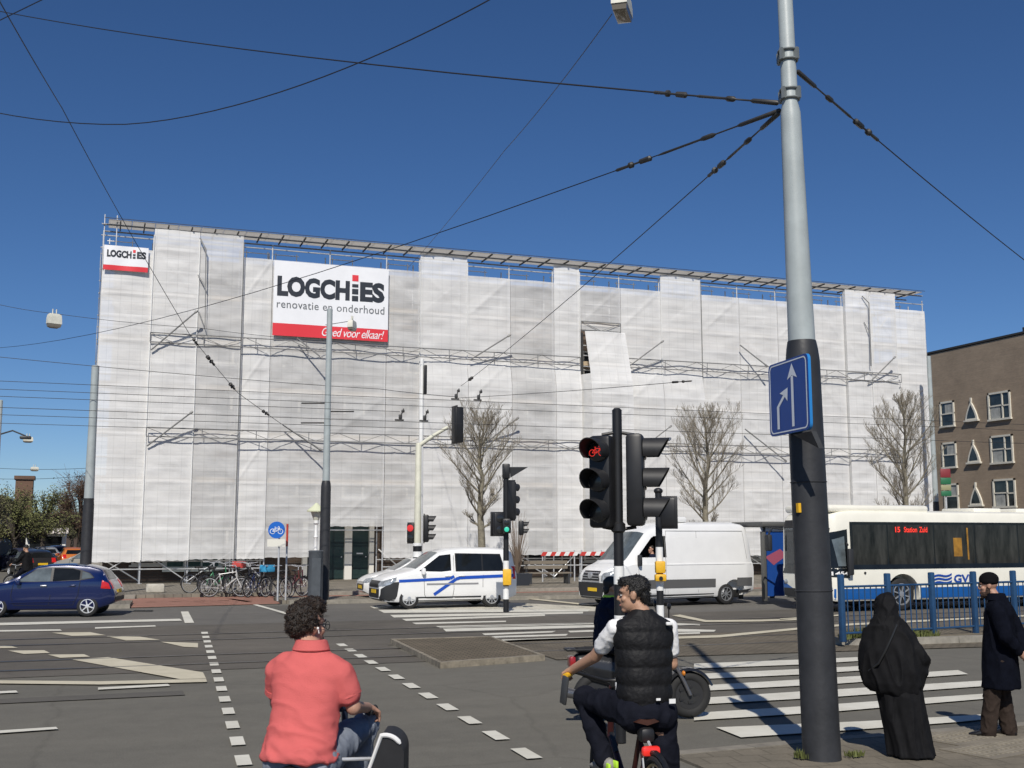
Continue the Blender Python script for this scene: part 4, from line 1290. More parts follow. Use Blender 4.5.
# cream mast with arm, behind the compact van
Dp = 38.5; p = pd(417, 590, Dp); c = V((p.x, p.y, .1))
t = thing('traffic_light', 'cream signal mast whose short arm carries a black signal over the road', 'traffic light', (c.x, c.y, .1))
def pz(py): return pd(417, py, Dp).z
bw = MB(); bk = MB()
striped(bk, t, c.x, c.y, .1, pz(543), .16, (pz(543) - pz(563)) / 3.6)
bk.build('base_tube', BLACK, t)
b = MB(); b.lathe((c.x, c.y, 0), (0, 0, 1), [(pz(543), .125), (pz(445), .105), (pz(443), .08)], 14)
a0 = V((c.x, c.y, pz(446))); a1 = V((c.x, c.y, pz(427))) + CAMR * 1.0
b.tube([a0, a0.lerp(a1, .5) + V((0, 0, .03)), a1], [.08, .066, .06], 10); b.build('column', mat('mast_cream_pale', (.62, .61, .50), .5, var=.1, vscale=4), t)
hd = V((c.x, c.y, pz(425))) + CAMR * 1.32
signal_head(t, hd, -YAW + R(115), 3, .42, .40, None, False, True, deep=.3)
signal_head(t, V((c.x, c.y, (pz(523) + pz(543)) / 2)) - CAMR * .22, -YAW - R(15), 2, .26, .32, 0, False, True, False, REDDIM)
signal_head(t, V((c.x, c.y, (pz(515) + pz(542)) / 2)) + CAMR * .28, -YAW + R(90), 3, .3, .30, None, True, True)
c2 = pd(419.5, 590, 41.5)
t = tram_mast('thin white catenary pole rising behind the cream signal mast', (c2.x, c2.y, .12), pd(421, 362, 41.5).z, .10, .075, .9, None, False, WHITEP)
b = MB(); z_ = pd(421, 380, 41.5).z; b.rbox((c2.x + .1, c2.y - .1, z_), (.12, .15, 1.1), .03); b.build('gap_shade_box', BLACK, t)  # black box added in place of the shaded scaffold gap behind the pole

# ---- hanging lamps
def hang_lamp(label, c, rz, L=.62, h=.3, tilt=0.0):
    t = thing('hanging_lamp', label, 'street lamp', c)
    m4 = Matrix.Translation(V(c)) @ Matrix.Rotation(rz, 4, 'Z') @ Matrix.Rotation(tilt, 4, 'Y')
    b = MB(); w = L * .42
    b.loft([[V((sx * L / 2 * k, sy * w / 2 * k, z)) for sx, sy in ((-1, -1), (1, -1), (1, 1), (-1, 1))] for z, k in ((0, 1), (h * .5, .98), (h * .88, .90), (h, .74))])
    b.cyl((-.06, 0, h), (-.06, 0, h + .16), .02, 6); b.cyl((.06, 0, h), (.06, 0, h + .16), .02, 6)
    b.bake(m4); b.build('housing', mat('lamp_housing', (.66, .65, .56), .5, var=.1, vscale=6), t)
    b = MB(); b.loft([[V((sx * L / 2 * k, sy * w / 2 * k, z)) for sx, sy in ((-1, -1), (1, -1), (1, 1), (-1, 1))] for z, k in ((0, .96), (-h * .3, .86), (-h * .42, .5))]); b.bake(m4)
    b.build('lamp_bowl', mat('lamp_bowl', (.20, .18, .15), .15, spec=.6), t)
hang_lamp('cream hanging street lamp at the top edge of the picture, seen from below', pd(622, 11, 17.5), -YAW + R(75), .62, .30)
hang_lamp('small cream hanging lamp left of the wrapped building against the sky', pd(54, 324, 37), R(20), .46, .34)
hang_lamp('greenish hanging lamp on a bracket in front of the red banner stripe', pd(352, 328, 37.4), R(60), .45, .25)
hang_lamp('tiny white hanging lamp over the side street, the upper one', pd(28, 441, 55), R(10), .45, .2)
hang_lamp('tiny white hanging lamp over the side street, the lower one', pd(34.5, 470, 75), R(10), .5, .2)

# ---- overhead wires
def wire(label, pts, r=.011, sag=0.0, ins=None, n=14, group='overhead wires over the crossing', name='overhead_wire', cat='wire'):
    r *= .78
    pts = [V(p) for p in pts]
    allp = []
    for a, c in zip(pts[:-1], pts[1:]):
        for k in range(n):
            t = k / n; p = a.lerp(c, t); p.z -= sag * 4 * t * (1 - t); allp.append(p)
    allp.append(pts[-1])
    b = MB(); b.tube(allp, r, 5)
    o = b.build(name, WIRE)
    tag(o, label, cat, group)
    if ins:
        for en in ins:
            if len(en) == 4:
                k_, t0_, t1_, rad = en; p, q = [pts[k_].lerp(pts[k_ + 1], t_) - V((0, 0, sag * 4 * t_ * (1 - t_))) for t_ in (t0_, t1_)]
            else: p, q, rad = en
            if not isinstance(p, V):
                p, q = [pts[0].lerp(pts[-1], t_) - V((0, 0, sag * 4 * t_ * (1 - t_))) for t_ in (p, q)]
            b = MB(); d = (q - p); L_ = d.length; d.normalize()
            b.lathe(p, d, [(0, rad * .4), (.02, rad), (L_ * .3, rad * .9), (L_ * .33, rad * .35), (L_ * .5, rad * .35), (L_ * .53, rad * 1.1), (L_ * .6, rad * 1.1), (L_ * .63, rad * .5), (L_ * .95, rad * .6), (L_, rad * .3)], 8)
            i_ = b.build('insulator', STEELDK, o)
    return o
DM = 11.25
A1 = pd(779, 103, DM); A2 = pd(781, 110, DM); A3 = pd(779, 113, DM); A4 = pd(797, 71, DM)
e = pd(-60, -1, 26); q1 = A1.lerp(e, .085)
wire('thick span wire running left from the big mast across the top of the sky', [A1, e], .013, .22, [(0.0, .045, .028), (.05, .07, .035)])
e = pd(-20, 349, 40)
wire('thin span wire from the big mast down to the lamp at far left', [A2, e], .009, .55, [(0.0, .05, .026), (.053, .07, .035)])
e = pd(461, 386, 36)
wire('span wire sloping from the big mast down to the tram wires at mid facade', [A3, e], .009, .10, [(0.0, .06, .026), (.063, .085, .035), (.90, .93, .05)])
e = pd(1120, 330, 24)
wire('span wire running right from the big mast out over the sky', [A4, e], .010, .12, [(0.0, .09, .026), (.095, .14, .035)])
wire('sagging heavy wire curving across the upper left sky', [pd(-30 + 530 * k / 24, 107 + 17.5 * (1 - ((k / 24 - .28) / .28) ** 2) if k / 24 < .28 else 124.5 - 130.5 * ((k / 24 - .28) / .72) ** 1.62, 20 - 6 * k / 24) for k in range(25)], .012, 0, None, 2)
wire('steep wire crossing the upper left sky down to the left sheets', [pd(-4, -5, 14), pd(62, 108, 20), pd(120, 215, 27), pd(190, 335, 32), pd(238, 393, 34), pd(321, 451, 36.5)], .011, .02,
     [(3, .06, .16, .045), (3, .34, .50, .06), (3, .82, .93, .06), (4, .28, .36, .055)])
wire('short wire in the top left corner of the sky', [pd(-10, 25, 16), pd(60, -9, 14)], .010, 0)
wire('thin wire from the hanging lamp at the top sloping down to the roof edge', [pd(612, 14, 17.5), pd(505, 150, 28), pd(408, 268, 46)], .010, .08)
wire('wire under the left hanging lamp running right over the left sheets', [pd(-20, 300, 37), pd(54, 313.5, 37), pd(200, 328, 38), pd(330, 341, 39.5), pd(420, 352, 41)], .010, .05)
wire('span wire falling gently across the left sheets to mid facade', [pd(-20, 355, 36), pd(240, 379, 38), pd(380, 389, 39), pd(458, 397, 36)], .012, .02)
wire('thin wire rising right from the mid facade knot over the netting', [pd(458, 398, 36), pd(690, 381, 27)], .010, .03, [(pd(672, 382.3, 27.5), pd(692, 381, 27), .03)])
def trolley(lab, z, v, x0=-40, x1=75, r=.0095, pads=()):
    o = wire(lab, [V((x0, v, z)), V((x1, v, z))], r, 0.0, None, 2)
    for xx in pads:
        b = MB(); b.rbox((xx, v, z + .04), (.26, .03, .05), .015); b.cyl((xx, v, z + .05), (xx + .12, v, z + .36), .018, 6); b.rbox((xx + .03, v, z + .13), (.10, .05, .13), .02); b.rbox((xx + .1, v, z + .29), (.09, .05, .08), .02); b.build('wire_clamp', STEELDK, o)
z1 = pd(400, 398, 33); 
trolley('upper tram contact wire with two clamps running along the facade', z1.z, z1.y, pads=(pd(441, 395, 35).x, pd(460, 393, 35.5).x))
trolley('second tram contact wire just below the upper one', z1.z - .12, z1.y + .8)
z2 = pd(400, 421.5, 31)
trolley('lower tram contact wire with clamps near the cream signal mast', z2.z, z2.y, pads=(pd(416, 419, 32).x, pd(390, 420, 32).x))
z3 = pd(40, 416, 30)
trolley('tram contact wire running left past the left mast', z3.z, z3.y, -60, 10)
z4 = pd(60, 425, 34)
trolley('lowest tram wire left of the wrapped building', z4.z, z4.y, -60, 5, .010)
z5 = pd(45, 398, 29)
trolley('tram feeder wire at the left crossing the corner sheet', z5.z, z5.y, -60, 8)
wire('thin cross wire high over the side street at left', [pd(-20, 467, 60), pd(90, 468, 58)], .014, .1)
wire('lower cross wire over the side street at left', [pd(-20, 478, 70), pd(85, 476, 66)], .016, .12)
wire('bracket wire carrying the greenish lamp from the slim mast', [pd(325.5, 325, 37.5), pd(351, 321, 37.4)], .014, 0)

# ---- blue railing on the refuge
p0 = gp(843, 641, .11); p3 = gp(976, 633, .11)
dv = (p3 - p0); dv.z = 0; du = dv.normalized()
t = thing('railing', 'blue steel railing with thin bars on the tram refuge', 'railing', (p0.x, p0.y, .11))
nps = 8; ds = dv.length / 3
for i in range(nps):
    q = p0 + du * ds * i
    b = MB(); b.rbox(q + V((0, 0, .62)), (.105, .105, 1.28), .02, math.atan2(du.y, du.x)); b.build('post', FENCEBL, t)
for i in range(nps - 1):
    q = p0 + du * ds * i; q2 = q + du * ds
    for z_ in (.14, 1.02):
        b = MB(); b.cyl(q + V((0, 0, z_)), q2 + V((0, 0, z_)), .022, 8); b.build('rail', FENCEBL, t)
    nb = 8
    for k in range(1, nb):
        s_ = q.lerp(q2, k / nb)
        b = MB(); b.cyl(s_ + V((0, 0, .14)), s_ + V((0, 0, 1.02)), .013, 6); b.build('bar', FENCEBL, t)

# ---- bus shelter behind the white van
c = gp(771, 601, .1)
t = thing('bus_shelter', 'dark framed bus shelter with a blue poster between van and bus', 'bus shelter', (c.x, c.y, .1))
zt = pd(771, 525, c.x * SY + c.y * CY).z
b = MB()
for dx in (-.22, .95):
    for dy in (0, 1.4): b.rbox((c.x + dx, c.y + dy, zt / 2 + .05), (.14, .14, zt - .1), .03)
b.build('frame', mat('shelter_grey', (.09, .09, .085), .5), t)
b = MB(); b.rbox((c.x + .36, c.y + .7, zt + .02), (1.5, 1.9, .16), .05); b.build('roof', mat('shelter_grey', (.09, .09, .085)), t)
b = MB(); b.box((c.x + .36, c.y - .02, 1.35), (.98, .06, 2.2)); o = b.build('poster', mat('poster_blue', (.012, .06, .26), .3), t)
b = MB(); q = V((c.x + .1, c.y - .055, 1.45)); b.add([q + V((-.3, 0, 0)), q + V((0.25, 0, .25)), q + V((.5, 0, .05)), q + V((0, 0, -.25))], [(0, 1, 2, 3)]); b.build('poster_shape', mat('poster_pink', (.32, .08, .13), .4), o)
b = MB(); b.box((c.x + .2, c.y - .055, 2.32), (1.1, .02, .16)); b.build('light_strip', mat('strip_pale', (.7, .72, .75), .4), o)

# ---- barrier boards and odds on the far pavement
def barrier(x0, x1, y, z, lab):
    t = thing('barrier_board', lab, 'barrier', ((x0 + x1) / 2, y, .12), 0, 'red and white barrier boards')
    n = max(3, round((x1 - x0) / .22)); bs = [MB(), MB()]
    for i in range(n): 
        w_ = (x1 - x0) / n; xa = x0 + w_ * i
        bs[i % 2].slab([(xa, y, z), (xa + w_, y, z), (xa + w_ + .1, y, z + .17), (xa + .1, y, z + .17)], (0, .04, 0))
    bs[0].build('red_band', mat('barrier_red', (.55, .05, .04), .5), t); bs[1].build('white_band', WHITEP, t)
    b = MB()
    for xx in (x0 + .1, x1 - .1): b.cyl((xx, y + .06, .12), (xx, y + .06, z + .25), .03, 6)
    b.build('leg', GALV, t)
yb = 46.5
for (a0, a1, lab) in ((541, 577, 'red and white barrier board left of the van, the longer piece'), (580, 604, 'red and white barrier board just behind the front of the white van')):
    barrier(pv(a0, 552, yb).x, pv(a1, 552, yb).x, yb, pv(560, 553.5, yb).z - .1, lab)
c = pv(518, 582, 43.5)
t = thing('planter', 'dark low planter with a thin shrub on the far pavement', 'planter', (c.x, 43.5, .12))
b = MB(); b.loft([[V((c.x + sx * k, 43.5 + sy * k * .7, z)) for sx, sy in ((-1, -1), (1, -1), (1, 1), (-1, 1))] for z, k in ((.12, .38), (.6, .5))]); b.build('tub', mat('tub_dark', (.03, .035, .045), .7), t)
b = MB()
for k in range(60):
    a = random.random() * 6.28; h = random.uniform(.9, 2.6); s_ = random.uniform(.15, .7)
    p = V((c.x, 43.5, .55)); q = p + V((math.cos(a) * s_ * .4, math.sin(a) * s_ * .3, h * .5)); r_ = p + V((math.cos(a) * s_, math.sin(a) * s_, h))
    b.tube([p, q, r_], [.02, .013, .006], 3)
b.build('shrub', mat('twig_brown', (.16, .12, .09), .9), t)
for k, (pxx, lab) in enumerate(((548, 'grey bench standing beside the dark planter'), )):
    c = pv(548, 577, 44.5)
    t = thing('bench', lab, 'bench', (c.x, 44.5, .12))
    b = MB()
    for j in range(3): b.box((c.x, 44.3 + .16 * j, .57), (2.0, .13, .05))
    b.build('seat', mat('bench_wood', (.2, .17, .13), .8), t)
    b = MB()
    for j in range(2): b.box((c.x, 44.78, .8 + .2 * j), (2.0, .05, .14))
    b.build('backrest', mat('bench_wood', (.2, .17, .13)), t)
    for dx in (-.85, .85):
        b = MB(); b.box((c.x + dx, 44.5, .34), (.08, .5, .44)); b.box((c.x + dx, 44.8, .75), (.08, .05, .6)); b.build('leg', DARKM, t)
# ================================================================== vehicles (local frame: nose at x = 0, tail at x = L, near side at -y)
def interp(xs, ys, x):
    if x <= xs[0]: return ys[0]
    for i in range(len(xs) - 1):
        if x <= xs[i + 1]:
            t = (x - xs[i]) / (xs[i + 1] - xs[i])
            return ys[i] + (ys[i + 1] - ys[i]) * t
    return ys[-1]
def smooth_curve(pts, rad=.06):
    """piecewise line softened over +-rad"""
    xs = [p[0] for p in pts]; ys = [p[1] for p in pts]
    def f(x): return sum(interp(xs, ys, x + rad * k / 3) for k in range(-3, 4)) / 7
    return f
def hull_mesh(L, top, bot, belt, wlow, wbelt, wtop, step=.05, crown=.03, rr=.09):
    """closed body skin from outline functions of x"""
    rings = []
    n = int(L / step)
    xs = [L * (0.5 - 0.5 * math.cos(math.pi * i / n)) * .35 + L * i / n * .65 for i in range(n + 1)]
    for x in xs:
        zt, zb, zl = top(x), bot(x), belt(x)
        zl = min(zl, zt - .02)
        a, c, d = wlow(x), wbelt(x), wtop(x)
        k = min(1.0, max(0.0, (zt - zl) / .25))
        d = d * k + (c - .05) * (1 - k)
        r = min(rr, (zt - zl) * .5)
        hp = [(0, zb), (a * .7, zb), (a - .04, zb + .01), (a, zb + .07), (a + (c - a) * .6, zb + (zl - zb) * .4), (c, zb + (zl - zb) * .78), (c - .012, zl - .01), (c - .03, zl + .01)]
        up = [(d + (c - .03 - d) * (1 - t), zl + .01 + (zt - r - zl - .01) * t) for t in (.35, .7, 1.0)]
        up += [(d - r * .3, zt - r * .35), (d - r * .9, zt - r * .05), (d * .5, zt + crown * .7 * k), (0, zt + crown * k)]
        hp += up
        ring = [V((x, -y, z)) for y, z in hp] + [V((x, y, z)) for y, z in reversed(hp[1:-1])]
        rings.append(ring)
    b = MB(); b.loft(rings)
    return b
def cut_arches(o, wheels, r, W, depth=.34):
    for (wx, wz) in wheels:
        for s_ in (-1, 1):
            b = MB(); b.cyl((wx, s_ * (W / 2 + .3), wz), (wx, s_ * (W / 2 - depth), wz), r, 36)
            c_ = b.build('cutter', BLACK, None, smooth=False)
            md = o.modifiers.new('c', 'BOOLEAN'); md.operation = 'DIFFERENCE'; md.solver = 'EXACT'; md.object = c_
            dg = bpy.context.evaluated_depsgraph_get()
            nm = bpy.data.meshes.new_from_object(o.evaluated_get(dg))
            o.modifiers.clear(); old = o.data; o.data = nm; bpy.data.meshes.remove(old)
            cm_ = c_.data; bpy.data.objects.remove(c_); bpy.data.meshes.remove(cm_)
    o.data.shade_smooth(); o.data.set_sharp_from_angle(angle=R(32))
class Skin:
    def __init__(self, o):
        me = o.data
        self.t = BVHTree.FromPolygons([q.co for q in me.vertices], [tuple(p.vertices) for p in me.polygons])
    def hit(self, kind, a, c):
        if kind == 'near': o, d = V((a, -5, c)), V((0, 1, 0))
        elif kind == 'far': o, d = V((a, 5, c)), V((0, -1, 0))
        elif kind == 'front': o, d = V((-5, a, c)), V((1, 0, 0))
        elif kind == 'rear': o, d = V((25, a, c)), V((-1, 0, 0))
        else: o, d = V((a, c, 9)), V((0, 0, -1))
        p, n, i, _ = self.t.ray_cast(o, d)
        return (p, -d if n is None else (n if n.dot(d) < 0 else -n)) if p else (None, None)
    def patch(self, b, kind, poly, off=.008, n=14, m=8, mi=0):
        xs = [p[0] for p in poly]; x0, x1 = min(xs), max(xs)
        cols = sorted(set([x0 + (x1 - x0) * i / n for i in range(n + 1)] + xs))
        grid = []
        for x in cols:
            xx = x + 1e-5 if x < x1 - 2e-5 else x - 1e-5; zs = []
            for i in range(len(poly)):
                p, q = poly[i], poly[(i + 1) % len(poly)]
                if (p[0] - xx) * (q[0] - xx) < 0: zs.append(p[1] + (q[1] - p[1]) * (xx - p[0]) / (q[0] - p[0]))
            if len(zs) < 2: grid.append(None); continue
            z0, z1 = min(zs), max(zs); row = []
            for j in range(m + 1):
                p, nn = self.hit(kind, x, z0 + (z1 - z0) * j / m)
                row.append(p + nn * off if p else None)
            grid.append(row)
        vs = []; fs = []; idx = {}
        for i, row in enumerate(grid):
            if row is None: continue
            for j, p in enumerate(row):
                if p is not None: idx[(i, j)] = len(vs); vs.append(p)
        for i in range(len(grid) - 1):
            for j in range(m):
                k = [(i, j), (i + 1, j), (i + 1, j + 1), (i, j + 1)]
                if all(q in idx for q in k): fs.append(tuple(idx[q] for q in k))
        if vs: b.add(vs, fs, mi)
        return b
def add_wheel(t, x, y, r, w, rim_m=None, spokes=5, hub=.62, side=-1):
    rim_m = rim_m or ALLOY
    b = MB()
    b.lathe((x, y, r), (0, 1, 0), [(-w * .2, r * .6), (-w / 2, r * .67), (-w / 2, r * .9), (-w * .42, r * .97), (-w * .25, r), (w * .25, r), (w * .42, r * .97), (w / 2, r * .9), (w / 2, r * .67), (w * .2, r * .6)], 32)
    wh = b.build('wheel', RUBBER, t, w=False)
    b = MB(); yo = y + side * w * .50
    b.lathe((x, y + side * w * .30, r), (0, side, 0), [(0, r * .66), (w * .2, r * .67), (w * .215, r * .61), (w * .1, r * .585), (0, r * .585)], 28)
    for k in range(spokes):
        a = 2 * math.pi * k / spokes + .3
        m3 = Matrix.Rotation(a, 3, 'Y')
        b.box(V((x, y + side * w * .44, r)) + m3 @ V((r * .34, 0, 0)), (r * .56, w * .1, r * (.62 / spokes)), m3)
    b.lathe((x, y + side * w * .36, r), (0, side, 0), [(0, r * .2), (w * .15, r * .18), (w * .17, r * .05)], 14)
    b.build('rim', rim_m, wh, w=False)
    b = MB(); b.lathe((x, y + side * w * .28, r), (0, side, 0), [(0, r * .6), (w * .09, r * .585)], 24); b.build('brake_disc', mat('brake_dark', (.03, .03, .03), .5, .5), wh, w=False)
    return wh
def strips(sk, kind, lines, wd, m, name, t, off=.009):
    for ln in lines:
        b = MB()
        for (p, q) in zip(ln[:-1], ln[1:]):
            d = V((q[0] - p[0], q[1] - p[1])); d.normalize(); n_ = V((-d.y, d.x)) * wd / 2
            sk.patch(b, kind, [(p[0] + n_.x, p[1] + n_.y), (q[0] + n_.x, q[1] + n_.y), (q[0] - n_.x, q[1] - n_.y), (p[0] - n_.x, p[1] - n_.y)], off, 10, 1)
        if b.v: b.build(name, m, t, w=False)
SEAM = mat('panel_gap', (.015, .015, .015), .8)
HEADL = mat('headlamp_glass', (.35, .37, .38), .08, .3, spec=.8, var=.5, vscale=9)
PLATE = mat('yellow_plate', (.78, .5, .02), .5)
UNDER = mat('underbody', (.01, .01, .01), .9)

def mirror_part(t, p, s=.16, m=None, side=-1):
    b = MB(); b.rbox(V(p) + V((0, side * .10, 0)), (.12, .16, s), .04); b.cyl(V(p) + V((.03, 0, -.05)), V(p) + V((0, side * .08, -.03)), .025, 6)
    return b.build('mirror', m or PLASTIC, t, w=False)

# ---------------- white compact van
def compact_van(label, loc, rz, scale, detail=True, paint=CARWHITE, stripe=True):
    t = thing('compact_van', label, 'van', loc, rz, None, scale)
    L, W = 4.40, 1.79
    top = smooth_curve([(-.2, .60), (0, .74), (.04, .80), (.14, .92), (.45, 1.02), (.98, 1.14), (1.06, 1.18), (1.86, 1.70), (2.2, 1.79), (2.9, 1.83), (3.7, 1.81), (4.2, 1.76), (4.30, 1.66), (4.38, 1.2), (4.40, .9), (4.6, .8)], .05)
    bot = smooth_curve([(0, .32), (.12, .22), (.5, .2), (3.9, .22), (4.3, .3), (4.4, .36)], .06)
    belt = smooth_curve([(0, .70), (.3, .86), (1.0, 1.06), (4.4, 1.10)], .1)
    wl_ = smooth_curve([(0, .58), (.1, .70), (.35, .82), (.7, .86), (4.1, .86), (4.4, .80)], .05)
    wb_ = smooth_curve([(0, .60), (.08, .74), (.3, .855), (.8, .89), (4.15, .89), (4.4, .83)], .05)
    wt_ = smooth_curve([(0, .55), (.6, .72), (1.2, .74), (2.0, .73), (4.2, .75), (4.4, .74)], .08)
    o = hull_mesh(L, top, bot, belt, wl_, wb_, wt_).build('body', paint, t, w=False)
    wx = ((.88, .32), (3.56, .32))
    sk = Skin(o)
    cut_arches(o, wx, .385, W)
    for (x, r) in wx:
        for s_ in (-1, 1): add_wheel(t, x, s_ * .76, .32, .21, None, 10, side=s_)
    for kd in ('near', 'far'):
        b = MB(); sk.patch(b, kd, [(2.36, 1.11), (2.36, 1.67), (3.86, 1.64), (3.99, 1.2), (3.94, 1.11)], .004, 24, 8); b.build('window_surround', BLACK, t, w=False)
        b = MB(); sk.patch(b, kd, [(1.20, 1.13), (1.42, 1.28), (1.86, 1.60), (2.22, 1.64), (2.22, 1.14), (1.9, 1.11)], .007, 20, 8); b.build('window', GLASSDK, t, w=False)
        b = MB(); sk.patch(b, kd, [(2.40, 1.14), (2.40, 1.64), (3.22, 1.64), (3.22, 1.14)], .007, 12, 8); b.build('window', GLASSDK, t, w=False)
        b = MB(); sk.patch(b, kd, [(3.27, 1.14), (3.27, 1.64), (3.84, 1.60), (3.94, 1.2), (3.90, 1.14)], .007, 12, 8); b.build('window', GLASSDK, t, w=False)
        strips(sk, kd, [[(1.32, 1.08), (1.36, .42), (1.42, .32), (2.26, .31), (2.30, .55), (2.31, 1.60)], [(2.33, .32), (3.2, .32)], [(3.25, 1.0), (3.25, .62)]], .012, SEAM, 'door_gap', t)
        strips(sk, kd, [[(1.42, .74), (3.1, .74)]], .045, mat('rub_strip_grey', (.25, .25, .26), .6), 'rub_strip', t, .012)
        strips(sk, kd, [[(1.1, .30), (3.2, .30)]], .12, PLASTIC, 'sill', t, .008)
        if stripe:
            BL = mat('stripe_blue', (.008, .07, .42), .4)
            strips(sk, kd, [[(.55, .84), (2.18, .90), (2.30, .97)]], .085, BL, 'blue_stripe', t, .010)
            strips(sk, kd, [[(1.66, .42), (2.36, .88), (2.5, .92), (4.3, .97)]], .095, BL, 'blue_stripe', t, .011)
        for hx in (2.1, 2.55):
            p, n = sk.hit(kd, hx, .98); b = MB(); b.rbox(p + n * .025, (.2, .04, .035), .015); b.build('handle', paint, t, w=False)
    # nose
    b = MB()
    for kd, sg in (('near', 1), ('far', 1)):
        sk.patch(b, kd, [(.02, .30), (.05, .62), (.30, .80), (.56, .82), (.50, .40), (.42, .25)], .007, 14, 8)
    sk.patch(b, 'front', [(-.78, .25), (.78, .25), (.78, .60), (-.78, .60)], .007, 16, 8); b.build('bumper', PLASTIC, t, w=False)
    b = MB(); sk.patch(b, 'front', [(-.5, .64), (.5, .64), (.52, .84), (-.52, .84)], .010, 16, 5); b.build('grille', mat('grille_black', (.015, .015, .016), .4), t, w=False)
    for s_, kd in ((-1, 'near'), (1, 'far')):
        b = MB(); sk.patch(b, kd, [(.07, .68), (.12, .80), (.30, .90), (.50, .95), (.46, .86), (.28, .74)], .012, 12, 6)
        sk.patch(b, 'front', sorted([(s_ * .52, .66), (s_ * .76, .70), (s_ * .76, .86), (s_ * .56, .82)]) and [(s_ * .52, .68), (s_ * .77, .70), (s_ * .74, .88), (s_ * .55, .82)], .012, 8, 5)
        b.build('headlight', HEADL, t, w=False)
        mirror_part(t, (1.30, s_ * .84, 1.13), .2, paint, s_)
        b = MB(); sk.patch(b, 'rear', [(s_ * .70, .85), (s_ * .82, .85), (s_ * .82, 1.25), (s_ * .70, 1.25)], .01, 3, 6); sk.patch(b, kd, [(4.25, .86), (4.36, .86), (4.34, 1.25), (4.27, 1.25)], .01, 3, 5); b.build('tail_light', REDL, t, w=False)
    b = MB(); b.box((-.012, 0, .52), (.02, .52, .11)); b.build('number_plate', PLATE, t, w=False)
    b = MB(); sk.patch(b, 'top', [(1.10, -.72), (1.84, -.60), (1.84, .60), (1.10, .72)], .007, 12, 12); b.build('windscreen', GLASSMID, t, w=False)
    b = MB(); b.rbox((L / 2, 0, .30), (L * .8, 1.35, .24), .05); b.build('underbody', UNDER, t, w=False)
    return t
c = gp(410, 609.5); xw = c - V((.88 * .96, 0, 0))
compact_van('white compact van with a blue side stripe stopped on the far zebra crossing', (xw.x, c.y + .76 + .2, 0), R(1.5), .955)

